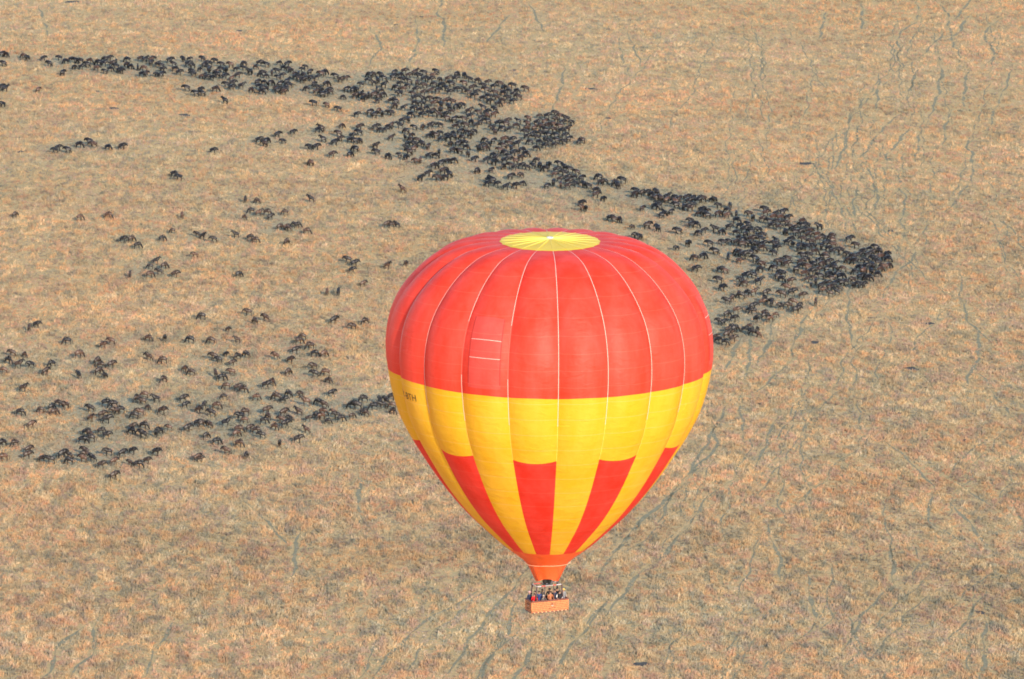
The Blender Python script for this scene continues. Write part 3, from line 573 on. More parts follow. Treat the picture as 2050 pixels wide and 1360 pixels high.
    (33.41, 1271.2, 38, 0, 3, 1.03), (35.26, 1273.8, 160, 1, 2, 1.07), (36.12, 1272.7, 61, 0, 1, 0.99), (35.13, 1268.9, 139, 0, 3, 1.14), (35.25, 1265.2, 168, 2, 0, 1.04), (37.71, 1274.0, 14, 0, 0, 1.09),
    (38.05, 1270.4, 1, 0, 0, 1.03), (39.01, 1272.9, 52, 2, 0, 1.05), (39.05, 1266.8, 207, 0, 2, 0.92), (38.24, 1261.7, 341, 3, 1, 1.05), (37.39, 1262.9, 350, 2, 0, 1.08), (36.73, 1262.8, 97, 1, 2, 1.05),
    (40.05, 1270.6, 349, 0, 2, 1.14), (41.22, 1272.5, 202, 0, 1, 1.19), (43.02, 1273.2, 343, 0, 0, 0.8), (43.78, 1272.7, 228, 3, 0, 0.95), (27.87, 1260.9, 43, 2, 1, 0.9), (33.95, 1257.6, 44, 0, 0, 0.87),
    (32.57, 1255.1, 140, 3, 0, 0.99), (31.86, 1253.2, 29, 2, 2, 0.99), (40.59, 1259.5, 331, 2, 2, 1.12), (41.7, 1259.6, 339, 2, 1, 0.81), (41.61, 1253.4, 160, 0, 0, 1.03), (39.82, 1255.7, 189, 1, 1, 0.83),
    (41.14, 1255.8, 200, 0, 2, 1.02), (20.75, 1249.4, 350, 2, 0, 1.01), (21.7, 1247.7, 175, 0, 1, 1.06), (22.79, 1247.6, 296, 1, 1, 1.03), (25.37, 1240.1, 220, 2, 1, 0.78), (28.52, 1240.6, 26, 0, 1, 1.15),
    (30.6, 1237.1, 124, 2, 2, 1.18), (25.92, 1229.8, 212, 0, 0, 1.0), (26.75, 1228.6, 233, 1, 0, 0.95), (37.81, 1246.9, 202, 2, 0, 0.97), (38.76, 1242.2, 345, 1, 2, 1.05), (37.89, 1242.1, 21, 0, 0, 1.04),
    (34.85, 1234.3, 177, 2, 0, 1.13), (40.31, 1236.3, 8, 0, 0, 0.85), (39.12, 1232.7, 174, 1, 2, 0.97), (42.71, 1237.0, 194, 3, 0, 1.08), (43.91, 1234.1, 25, 1, 2, 0.95), (34.06, 1216.7, 214, 2, 2, 0.8),
    (36.51, 1220.6, 303, 0, 0, 1.11), (40.99, 1220.7, 175, 0, 0, 1.05), (37.45, 1205.8, 189, 1, 1, 1.01), (39.19, 1207.4, 12, 1, 2, 1.04), (37.32, 1194.2, 345, 2, 0, 1.06), (44.42, 1265.8, 201, 0, 0, 0.95),
    (46.83, 1266.0, 248, 1, 2, 1.0), (46.12, 1260.3, 173, 1, 2, 0.96), (45.77, 1254.0, 0, 0, 3, 1.0), (43.94, 1255.2, 24, 1, 1, 1.08), (47.83, 1255.5, 85, 0, 0, 0.98), (47.55, 1247.8, 343, 1, 2, 1.09),
    (50.6, 1255.8, 202, 2, 1, 1.06), (51.16, 1250.9, 285, 0, 2, 1.09), (54.22, 1261.5, 185, 0, 0, 1.05), (53.14, 1250.4, 353, 0, 1, 0.98), (54.18, 1257.4, 5, 0, 3, 1.01), (59.39, 1239.7, 345, 0, 0, 1.0),
    (61.51, 1248.0, 349, 1, 3, 1.01), (62.25, 1242.6, 193, 2, 2, 1.1), (61.8, 1238.5, 340, 0, 2, 0.93), (57.43, 1234.8, 116, 1, 0, 1.09), (60.12, 1234.3, 353, 0, 0, 1.14), (61.25, 1242.5, 159, 0, 2, 1.04),
    (59.38, 1234.3, 172, 3, 0, 1.13), (64.79, 1241.3, 207, 3, 2, 1.06), (45.65, 1240.0, 346, 0, 0, 1.01), (47.94, 1241.5, 329, 0, 2, 0.99), (49.86, 1243.1, 146, 0, 2, 1.01), (50.2, 1239.0, 209, 2, 2, 0.93),
    (55.04, 1225.1, 144, 3, 2, 0.92), (54.59, 1220.4, 189, 2, 0, 1.13), (54.69, 1217.1, 340, 2, 2, 0.99), (53.96, 1211.2, 180, 2, 0, 0.94), (58.05, 1226.7, 329, 0, 0, 0.98), (58.33, 1222.0, 301, 0, 0, 0.79),
    (57.16, 1223.3, 347, 0, 2, 1.03), (60.13, 1218.9, 179, 0, 2, 1.07), (59.18, 1216.9, 79, 2, 2, 1.06), (61.08, 1218.3, 191, 1, 2, 1.08), (70.35, 1227.6, 10, 2, 2, 1.08), (71.46, 1221.1, 187, 0, 1, 1.02),
    (67.3, 1196.1, 175, 1, 1, 0.92), (75.92, 1198.2, 187, 0, 3, 1.04), (77.33, 1209.4, 229, 0, 2, 0.89), (67.15, 1182.4, 191, 1, 0, 0.97), (68.68, 1184.2, 213, 2, 1, 1.0), (69.84, 1179.6, 192, 0, 2, 1.03),
    (68.62, 1179.0, 239, 0, 2, 0.97), (70.43, 1179.7, 6, 2, 0, 0.94), (71.5, 1188.0, 5, 1, 2, 0.86), (45.2, 1223.7, 175, 2, 0, 0.87), (43.93, 1222.3, 179, 0, 0, 0.99), (41.88, 1212.0, 162, 2, 0, 1.1),
    (44.37, 1207.1, 277, 1, 0, 1.0), (46.92, 1210.9, 191, 1, 0, 1.1), (47.55, 1208.4, 355, 0, 0, 1.16), (46.48, 1212.1, 174, 1, 2, 0.99), (46.5, 1202.8, 337, 0, 3, 0.93), (50.21, 1202.3, 286, 0, 0, 1.07),
    (49.82, 1204.7, 160, 0, 0, 1.06), (51.02, 1198.7, 209, 2, 3, 1.07), (55.51, 1202.6, 186, 0, 0, 1.01), (56.59, 1205.1, 179, 0, 1, 1.0), (54.49, 1201.3, 204, 0, 1, 1.04), (56.09, 1199.5, 351, 2, 1, 1.06),
    (53.27, 1195.1, 169, 1, 0, 1.09), (50.35, 1193.9, 206, 1, 0, 1.03), (48.8, 1187.9, 166, 2, 2, 1.04), (47.21, 1186.7, 348, 2, 2, 1.19), (46.13, 1183.3, 198, 2, 0, 0.93), (46.71, 1179.8, 179, 1, 1, 1.03),
    (49.62, 1181.6, 0, 3, 2, 1.11), (53.65, 1187.5, 29, 2, 0, 0.98), (54.24, 1184.6, 333, 1, 0, 0.97), (54.68, 1189.3, 186, 0, 2, 1.13), (56.03, 1182.3, 353, 0, 3, 1.03), (42.23, 1193.8, 351, 2, 2, 0.98),
    (43.26, 1192.6, 177, 2, 3, 0.91), (41.63, 1183.2, 181, 0, 0, 1.06), (42.09, 1175.7, 326, 2, 2, 1.06), (54.58, 1246.9, 170, 0, 0, 1.07), (58.18, 1246.3, 193, 2, 1, 0.93), (57.06, 1251.9, 6, 1, 3, 1.07),
    (54.79, 1242.3, 343, 0, 0, 1.07), (56.22, 1240.9, 352, 0, 1, 0.96), (55.59, 1252.3, 5, 1, 3, 1.09), (56.17, 1257.0, 12, 3, 0, 0.89), (58.6, 1252.0, 3, 2, 2, 1.01), (58.77, 1240.8, 183, 2, 1, 1.05),
    (56.37, 1246.5, 191, 2, 0, 1.01), (57.88, 1258.6, 15, 2, 2, 1.05), (49.24, 1220.7, 211, 0, 0, 1.07), (50.21, 1234.8, 170, 0, 0, 0.99), (50.04, 1214.1, 140, 1, 2, 1.03), (49.87, 1225.4, 344, 2, 1, 1.2),
    (51.89, 1226.0, 181, 0, 2, 1.12), (48.86, 1232.5, 53, 1, 0, 0.9), (50.62, 1219.6, 227, 0, 0, 1.13), (46.7, 1222.6, 12, 1, 1, 1.06), (47.27, 1228.6, 342, 1, 0, 0.81), (51.72, 1216.5, 344, 1, 1, 1.1),
    (51.16, 1231.1, 267, 1, 2, 0.94), (48.94, 1210.1, 161, 1, 0, 1.09), (46.89, 1233.8, 343, 1, 0, 0.95), (48.88, 1237.4, 0, 0, 0, 1.12), (51.85, 1236.7, 214, 2, 2, 1.06), (48.14, 1225.1, 39, 1, 2, 1.04),
    (52.56, 1230.8, 189, 0, 0, 1.03), (47.73, 1219.9, 173, 0, 1, 1.13), (52.11, 1221.0, 358, 0, 2, 1.01), (62.1, 1231.6, 357, 0, 1, 1.08), (65.39, 1229.4, 138, 3, 2, 0.89), (62.44, 1213.3, 3, 1, 1, 1.03),
    (66.15, 1214.0, 0, 0, 0, 0.99), (64.12, 1218.9, 83, 1, 0, 1.07), (67.0, 1231.1, 191, 1, 1, 1.05), (66.61, 1221.0, 196, 2, 3, 1.07), (61.06, 1236.4, 339, 0, 0, 0.92), (62.61, 1236.3, 322, 2, 3, 1.04),
    (63.89, 1227.2, 353, 0, 3, 1.05), (64.52, 1211.7, 342, 2, 3, 0.8), (62.25, 1224.2, 197, 0, 1, 1.03), (67.85, 1214.7, 201, 0, 0, 1.09), (65.23, 1223.3, 23, 0, 2, 1.0), (63.83, 1232.4, 352, 1, 3, 1.04),
    (60.73, 1226.9, 191, 0, 1, 1.03), (66.81, 1226.4, 165, 3, 3, 1.01), (62.47, 1219.2, 193, 2, 2, 1.01), (65.46, 1217.5, 326, 0, 0, 0.93), (70.59, 1197.3, 332, 1, 2, 0.98), (74.83, 1202.3, 176, 3, 0, 1.12),
    (72.89, 1193.0, 115, 3, 2, 1.04), (71.44, 1210.5, 5, 2, 0, 1.03), (75.9, 1214.9, 131, 1, 0, 1.04), (76.86, 1199.9, 16, 1, 1, 0.94), (73.5, 1198.2, 116, 2, 0, 1.15), (74.99, 1196.4, 7, 1, 3, 0.88),
    (73.95, 1217.9, 358, 1, 2, 0.82), (75.76, 1208.8, 16, 1, 3, 1.07), (70.41, 1187.0, 15, 0, 2, 1.12), (68.9, 1204.7, 200, 1, 1, 0.98), (73.37, 1210.6, 3, 2, 0, 1.07), (74.35, 1206.0, 184, 2, 2, 1.16),
    (69.2, 1211.2, 193, 2, 0, 0.97), (69.67, 1192.8, 175, 1, 0, 0.92), (71.89, 1186.3, 346, 1, 0, 1.13), (77.05, 1206.8, 342, 1, 2, 1.05), (74.04, 1190.8, 343, 1, 0, 0.95), (70.24, 1203.6, 184, 1, 0, 1.11),
    (71.32, 1193.4, 51, 1, 3, 1.13), (72.46, 1203.6, 204, 2, 2, 1.1), (72.39, 1214.7, 341, 1, 0, 0.98), (75.41, 1218.8, 164, 0, 0, 1.01), (77.28, 1212.0, 319, 0, 0, 0.98), (72.03, 1197.9, 346, 0, 2, 1.08),
    (70.1, 1208.1, 186, 1, 0, 1.14), (74.47, 1214.2, 2, 0, 1, 0.91), (60.4, 1204.6, 211, 0, 0, 1.0), (61.15, 1209.1, 185, 0, 0, 1.05), (59.73, 1208.8, 152, 0, 0, 0.99), (59.08, 1201.9, 338, 2, 1, 1.04),
    (57.78, 1193.9, 40, 3, 0, 1.09), (63.21, 1199.2, 27, 1, 1, 1.13), (60.67, 1192.0, 354, 0, 0, 1.06), (64.46, 1207.1, 163, 0, 1, 1.06), (59.24, 1189.9, 356, 1, 3, 1.07), (60.24, 1196.7, 175, 2, 3, 1.06),
    (62.8, 1203.1, 9, 2, 2, 1.05), (64.79, 1202.7, 6, 2, 0, 0.99), (64.03, 1195.3, 35, 0, 2, 0.95), (62.18, 1194.0, 0, 0, 1, 1.05), (65.64, 1196.2, 141, 0, 0, 1.09), (61.49, 1199.7, 149, 1, 2, 1.02),
    (65.92, 1200.6, 341, 3, 0, 0.92), (58.96, 1198.2, 335, 0, 0, 0.98), (64.51, 1185.3, 167, 0, 1, 0.95), (63.69, 1176.5, 26, 1, 1, 1.04), (61.99, 1177.7, 19, 3, 0, 1.06), (64.04, 1189.3, 15, 1, 2, 1.06),
    (62.3, 1187.3, 170, 0, 0, 1.05), (66.28, 1181.3, 171, 2, 0, 1.02), (65.45, 1189.3, 351, 3, 2, 0.98), (59.96, 1178.5, 266, 0, 0, 0.96), (60.91, 1185.8, 182, 2, 1, 0.87), (63.54, 1181.5, 356, 0, 1, 0.8),
    (61.09, 1181.7, 88, 1, 0, 1.04), (59.51, 1184.7, 9, 3, 1, 0.85), (64.81, 1179.8, 40, 2, 2, 1.0), (66.41, 1186.8, 5, 1, 2, 1.19), (3.31, 1410.0, 181, 2, 1, 1.11), (15.89, 1341.6, 167, 1, 1, 1.08),
    (15.18, 1340.4, 25, 2, 0, 0.81), (-24.07, 1369.0, 115, 0, 0, 1.01), (-25.47, 1367.6, 2, 0, 2, 1.05), (-20.6, 1359.7, 300, 0, 3, 1.02), (-18.72, 1361.1, 2, 2, 0, 1.19), (-16.6, 1362.5, 196, 2, 2, 0.98),
    (-4.39, 1324.6, 321, 0, 2, 0.95), (-8.51, 1319.7, 16, 0, 2, 0.99), (-5.74, 1318.3, 13, 0, 2, 1.03), (-7.74, 1306.0, 50, 1, 0, 0.98), (-4.67, 1306.4, 44, 2, 0, 0.9), (-18.64, 1303.3, 15, 0, 0, 1.02),
    (-17.38, 1311.6, 15, 1, 0, 1.13), (-15.82, 1315.1, 24, 2, 2, 1.06), (-14.47, 1317.5, 19, 1, 0, 0.97), (-13.1, 1318.0, 348, 1, 0, 1.03), (-20.46, 1319.1, 85, 2, 3, 1.02), (-21.37, 1318.0, 184, 2, 3, 0.99),
    (-18.69, 1323.9, 359, 0, 2, 1.04), (-17.31, 1324.4, 348, 1, 0, 0.99), (-16.43, 1327.5, 273, 0, 0, 1.17), (-15.25, 1305.4, 15, 0, 1, 1.14), (-13.85, 1301.7, 141, 3, 2, 1.11), (-14.72, 1298.2, 211, 1, 0, 1.04),
    (-16.29, 1297.1, 203, 0, 1, 1.19), (-20.14, 1297.5, 321, 3, 2, 1.08), (-5.19, 1294.9, 351, 0, 2, 1.02), (-4.29, 1293.6, 154, 3, 2, 1.15), (-5.4, 1290.1, 332, 2, 2, 1.05), (-3.38, 1290.0, 339, 2, 2, 0.96),
    (-0.34, 1298.2, 25, 0, 0, 1.03), (2.04, 1300.0, 221, 2, 1, 0.95), (-1.35, 1286.2, 9, 3, 2, 1.03), (0.67, 1287.3, 337, 2, 0, 1.07), (2.25, 1290.8, 1, 1, 0, 0.85), (5.52, 1318.1, 193, 1, 0, 0.97),
    (-1.83, 1310.6, 236, 1, 0, 1.01), (-0.23, 1311.2, 178, 0, 1, 1.03), (0.46, 1309.3, 352, 3, 0, 0.9), (-11.59, 1388.2, 204, 2, 2, 1.05), (-10.08, 1379.9, 343, 3, 1, 1.13), (-28.06, 1378.3, 194, 0, 0, 0.99),
    (-23.7, 1375.8, 342, 1, 2, 1.1), (-22.49, 1359.7, 161, 0, 2, 0.91), (-27.75, 1362.1, 63, 0, 3, 1.0), (-25.84, 1361.5, 188, 3, 2, 1.02), (-18.36, 1351.9, 309, 1, 1, 0.94), (-17.39, 1349.3, 161, 3, 1, 1.01),
    (-19.03, 1349.2, 17, 1, 2, 0.89), (-4.47, 1414.2, 347, 0, 2, 0.99), (-19.66, 1424.2, 349, 0, 0, 1.15), (-21.02, 1416.0, 201, 2, 1, 1.07), (-13.35, 1410.5, 342, 2, 0, 1.03), (1.57, 1398.1, 184, 2, 1, 1.12),
    (-22.44, 1430.1, 193, 2, 2, 1.12), (-27.65, 1412.6, 157, 1, 0, 1.12), (-9.57, 1412.2, 15, 0, 1, 1.09), (-13.72, 1425.6, 352, 0, 0, 1.06), (-28.69, 1428.5, 26, 2, 2, 1.14), (-9.18, 1401.3, 347, 0, 2, 1.11),
    (-25.93, 1411.4, 189, 1, 3, 1.0), (-17.68, 1408.5, 17, 2, 0, 1.07), (-27.05, 1418.8, 342, 2, 0, 0.99), (-19.13, 1430.6, 354, 2, 3, 1.05), (1.07, 1407.9, 340, 1, 0, 0.95), (-10.26, 1406.3, 174, 0, 1, 0.95),
    (-15.47, 1426.0, 351, 3, 1, 0.99), (-8.33, 1422.8, 337, 1, 1, 1.07), (-2.1, 1404.6, 333, 1, 0, 1.08), (0.04, 1393.0, 342, 0, 2, 1.02), (-11.53, 1430.8, 299, 1, 0, 1.11), (-11.44, 1419.1, 162, 0, 3, 1.01),
    (-15.69, 1412.0, 141, 0, 2, 1.02), (-5.36, 1393.3, 328, 0, 0, 1.07), (-22.81, 1420.0, 72, 1, 1, 1.06), (0.26, 1415.2, 192, 0, 0, 1.06), (-6.1, 1408.8, 161, 2, 1, 1.13), (-18.68, 1418.2, 172, 1, 0, 1.0),
    (-0.91, 1397.9, 191, 2, 0, 1.03), (-2.0, 1411.4, 309, 2, 0, 1.15), (-21.23, 1425.7, 11, 0, 2, 1.05), (-22.99, 1410.1, 355, 0, 0, 1.12), (-23.55, 1404.8, 174, 2, 1, 0.92), (-4.0, 1404.9, 183, 2, 1, 1.04),
    (-8.56, 1406.5, 2, 0, 0, 0.98), (-3.61, 1398.0, 197, 2, 1, 1.02), (-2.29, 1393.8, 201, 1, 1, 1.06), (-17.33, 1425.4, 229, 0, 0, 0.89), (-25.06, 1431.5, 359, 2, 1, 0.98), (-5.56, 1400.3, 187, 1, 2, 1.03),
    (-6.78, 1415.5, 191, 2, 0, 1.02), (-6.96, 1397.3, 347, 1, 0, 1.08), (-0.73, 1407.7, 183, 1, 2, 0.97), (-14.51, 1417.5, 171, 2, 0, 1.13), (-11.58, 1410.2, 209, 0, 0, 1.06), (-14.89, 1406.8, 358, 0, 0, 1.02),
    (-26.69, 1404.6, 209, 2, 2, 1.11), (-21.15, 1406.5, 3, 0, 1, 0.98), (-21.25, 1434.9, 175, 0, 0, 1.02), (-24.73, 1422.1, 163, 3, 0, 1.02), (-5.92, 1420.5, 355, 0, 1, 0.98), (-26.38, 1424.4, 183, 0, 0, 1.06),
    (-17.02, 1416.5, 333, 0, 2, 1.07), (-27.05, 1431.7, 18, 1, 2, 0.98), (-13.36, 1432.4, 48, 1, 0, 1.08), (-19.4, 1408.4, 17, 3, 1, 1.07), (-28.58, 1434.8, 48, 0, 0, 1.04), (-2.81, 1417.3, 181, 2, 1, 1.1),
    (-10.12, 1425.1, 193, 3, 0, 1.0), (-26.15, 1437.2, 351, 0, 1, 1.09), (-3.29, 1389.5, 11, 1, 0, 1.04), (-25.01, 1416.0, 166, 1, 0, 0.9), (-23.57, 1435.2, 24, 3, 1, 1.08), (-18.39, 1437.0, 153, 2, 2, 0.99),
    (0.25, 1402.7, 355, 0, 0, 1.02), (-15.52, 1377.0, 343, 0, 2, 1.0), (-16.76, 1389.5, 118, 0, 2, 1.02), (-18.46, 1391.0, 355, 0, 3, 1.06), (-20.13, 1385.4, 9, 1, 2, 0.89), (-21.68, 1381.7, 357, 1, 0, 1.07),
    (-22.94, 1391.9, 335, 1, 0, 1.01), (-20.92, 1396.5, 205, 3, 0, 1.12), (-14.76, 1386.1, 129, 0, 2, 1.06), (-19.12, 1377.5, 185, 0, 2, 1.03), (-18.5, 1382.6, 23, 1, 1, 0.88), (-16.7, 1381.5, 246, 0, 0, 1.13),
    (-13.11, 1386.5, 42, 1, 2, 1.06), (-15.06, 1370.6, 167, 2, 1, 1.12), (-23.18, 1384.0, 341, 0, 2, 1.05), (-15.68, 1394.4, 6, 3, 3, 1.05), (-14.07, 1380.6, 191, 1, 1, 0.94), (-17.31, 1396.2, 174, 0, 0, 1.0),
    (-17.13, 1375.7, 203, 3, 1, 1.15), (-23.07, 1398.8, 7, 0, 2, 1.06), (-19.08, 1397.4, 187, 2, 1, 1.04), (-13.93, 1393.0, 190, 2, 1, 1.09), (-21.0, 1390.6, 206, 0, 2, 0.98), (-21.08, 1376.1, 343, 2, 2, 1.04),
    (-9.45, 1366.2, 314, 1, 0, 1.02), (-7.18, 1372.0, 11, 2, 2, 0.94), (-12.14, 1365.2, 157, 0, 2, 0.81), (-11.14, 1370.3, 175, 0, 1, 1.02), (-7.31, 1366.5, 24, 3, 0, 0.9), (-10.64, 1362.1, 181, 2, 1, 1.08),
    (-6.75, 1384.5, 170, 3, 0, 1.06), (-4.23, 1375.7, 13, 0, 3, 1.05), (-9.83, 1373.7, 1, 3, 2, 1.08), (-5.75, 1374.1, 133, 3, 3, 1.09), (-4.04, 1382.8, 141, 2, 0, 0.99), (-7.76, 1378.6, 175, 2, 1, 0.98),
    (-5.56, 1367.2, 161, 0, 2, 1.02), (-13.04, 1360.6, 358, 1, 1, 1.04), (-13.36, 1369.5, 42, 0, 0, 1.12), (-5.86, 1379.6, 339, 0, 2, 1.03), (-8.32, 1362.4, 11, 0, 0, 0.88), (6.18, 1373.7, 1, 0, 1, 0.78),
    (11.8, 1340.0, 196, 0, 0, 1.02), (5.14, 1357.6, 48, 0, 3, 1.0), (11.31, 1353.7, 338, 2, 2, 1.04), (11.37, 1371.6, 183, 0, 3, 1.06), (8.39, 1348.6, 165, 2, 2, 1.03), (3.42, 1347.2, 357, 2, 0, 1.0),
    (12.01, 1347.8, 6, 2, 2, 1.01), (13.83, 1364.2, 216, 2, 0, 0.93), (9.6, 1336.8, 345, 0, 0, 0.97), (5.8, 1364.4, 353, 3, 0, 1.09), (9.68, 1361.6, 197, 2, 3, 1.03), (8.16, 1372.4, 356, 0, 0, 1.1),
    (7.4, 1344.3, 284, 0, 0, 1.04), (5.34, 1332.9, 359, 1, 0, 1.0), (6.73, 1358.9, 132, 0, 3, 1.09), (7.74, 1354.3, 160, 3, 0, 1.07), (6.07, 1340.8, 354, 1, 2, 0.95), (3.79, 1370.3, 144, 0, 3, 0.96),
    (7.54, 1365.3, 29, 0, 3, 1.04), (11.61, 1364.4, 9, 2, 0, 0.98), (4.78, 1350.8, 8, 2, 2, 0.96), (4.08, 1340.6, 169, 1, 0, 0.98), (11.05, 1358.7, 159, 0, 3, 1.09), (9.64, 1355.1, 207, 0, 1, 1.06),
    (7.29, 1336.0, 344, 0, 2, 0.97), (10.19, 1375.8, 197, 2, 1, 1.06), (3.58, 1363.2, 139, 0, 3, 1.05), (6.82, 1350.0, 200, 0, 0, 1.13), (10.19, 1342.2, 169, 0, 0, 1.01), (10.15, 1368.2, 219, 0, 1, 1.03),
    (10.13, 1347.7, 167, 0, 2, 1.04), (8.52, 1340.7, 197, 2, 2, 1.08), (5.68, 1346.4, 193, 2, 0, 0.98), (3.15, 1352.3, 190, 0, 0, 1.09), (12.75, 1355.5, 333, 3, 1, 1.11), (12.92, 1343.8, 37, 0, 0, 0.98),
    (3.44, 1357.6, 230, 2, 3, 1.04), (8.2, 1360.5, 12, 1, 1, 1.12), (12.62, 1368.4, 192, 3, 0, 1.1), (-4.58, 1358.9, 210, 2, 0, 0.98), (-2.19, 1357.5, 165, 1, 2, 1.06), (0.85, 1361.3, 359, 1, 1, 0.98),
    (-1.11, 1367.7, 2, 0, 1, 0.99), (-1.36, 1362.5, 170, 2, 1, 1.13), (-3.26, 1363.8, 0, 0, 2, 1.14), (1.46, 1367.3, 164, 3, 2, 0.87), (-0.67, 1357.2, 2, 3, 0, 0.85), (-3.94, 1353.9, 126, 0, 1, 1.0),
    (-22.08, 1337.6, 197, 2, 0, 1.15), (-22.95, 1343.5, 159, 1, 1, 1.03), (-23.91, 1333.7, 224, 3, 0, 1.01), (-20.32, 1338.4, 135, 2, 0, 1.07), (-23.82, 1322.2, 313, 2, 2, 1.07), (-22.98, 1349.1, 319, 2, 1, 0.96),
    (-23.16, 1328.3, 148, 0, 1, 1.16), (-25.33, 1326.0, 153, 0, 0, 0.79), (-24.27, 1354.7, 150, 1, 0, 1.03), (-24.39, 1346.8, 255, 3, 2, 0.92), (-23.58, 1338.5, 15, 2, 2, 0.98), (-22.17, 1332.5, 39, 0, 3, 1.02),
    (-18.99, 1335.4, 61, 0, 1, 0.98), (-21.45, 1343.0, 191, 0, 1, 1.01), (-14.41, 1344.8, 330, 0, 2, 1.28), (-11.37, 1346.9, 151, 1, 0, 0.96), (-14.94, 1349.8, 333, 2, 0, 0.9), (-10.33, 1353.7, 203, 1, 0, 0.95),
    (-13.01, 1346.8, 117, 0, 2, 0.97), (-16.24, 1344.5, 357, 0, 2, 0.97), (-13.53, 1352.1, 314, 1, 0, 0.95), (-11.92, 1353.8, 26, 0, 2, 1.03), (-16.34, 1352.6, 201, 0, 2, 0.9), (-8.63, 1353.7, 219, 2, 0, 1.03),
    (-9.63, 1348.9, 310, 0, 1, 1.07), (-13.99, 1337.9, 309, 0, 1, 1.02), (-10.42, 1334.3, 341, 1, 0, 1.02), (-13.34, 1330.2, 19, 1, 0, 1.09), (-9.86, 1325.5, 247, 2, 1, 1.04), (-10.75, 1339.4, 194, 1, 2, 1.08),
    (-11.81, 1329.8, 148, 0, 1, 0.95), (-12.23, 1338.3, 19, 2, 2, 1.08), (-6.13, 1342.7, 163, 1, 0, 1.03), (-5.99, 1332.9, 25, 1, 1, 1.02), (-6.97, 1337.0, 5, 2, 0, 0.86), (-5.39, 1337.8, 217, 0, 2, 1.0),
    (-4.26, 1342.5, 42, 0, 2, 0.93), (-7.5, 1332.2, 238, 3, 2, 1.05), (2.2, 1330.1, 23, 1, 2, 1.1), (-1.8, 1343.5, 339, 2, 3, 1.13), (-0.11, 1343.2, 355, 0, 2, 1.09), (0.72, 1317.2, 147, 3, 3, 0.95),
    (-3.94, 1315.2, 322, 0, 2, 1.11), (-0.18, 1331.9, 105, 2, 0, 1.07), (-1.6, 1316.9, 3, 0, 2, 1.18), (2.0, 1320.7, 329, 0, 1, 1.09), (-2.66, 1330.4, 176, 2, 3, 1.02), (0.25, 1326.6, 12, 0, 2, 1.09),
    (-3.71, 1320.6, 356, 3, 0, 1.04), (-1.67, 1326.5, 154, 1, 0, 1.1), (-0.67, 1322.6, 158, 0, 0, 0.97), (1.14, 1337.7, 7, 3, 2, 1.14), (-1.97, 1335.3, 158, 2, 1, 1.1), (3.08, 1325.6, 336, 1, 0, 1.08),
    (-0.55, 1338.2, 179, 2, 1, 1.07), (9.81, 1305.7, 4, 0, 0, 1.1), (4.73, 1311.6, 144, 2, 2, 0.9), (10.63, 1287.9, 92, 0, 3, 1.0), (8.06, 1312.0, 305, 0, 2, 1.08), (11.62, 1309.9, 135, 3, 2, 1.0),
    (13.78, 1297.7, 198, 1, 0, 0.88), (7.59, 1287.2, 32, 0, 0, 0.88), (11.59, 1301.6, 194, 0, 0, 1.17), (12.38, 1291.6, 353, 0, 1, 1.15), (15.71, 1288.4, 125, 0, 0, 1.08), (2.02, 1311.4, 350, 0, 0, 1.01),
    (15.23, 1295.8, 36, 2, 0, 1.04), (14.38, 1303.6, 155, 2, 1, 0.95), (10.5, 1295.0, 349, 2, 1, 0.96), (9.09, 1290.2, 77, 0, 0, 1.12), (14.07, 1288.8, 195, 0, 2, 1.03), (6.23, 1311.6, 118, 1, 2, 1.03),
    (10.56, 1313.3, 168, 2, 0, 1.04), (12.18, 1286.1, 358, 2, 1, 1.11), (12.83, 1306.5, 174, 0, 0, 1.08), (7.38, 1307.4, 195, 1, 0, 1.09), (9.34, 1300.7, 347, 0, 3, 0.95), (3.35, 1309.1, 191, 2, 0, 0.99),
    (12.22, 1296.7, 359, 0, 0, 1.06),
]
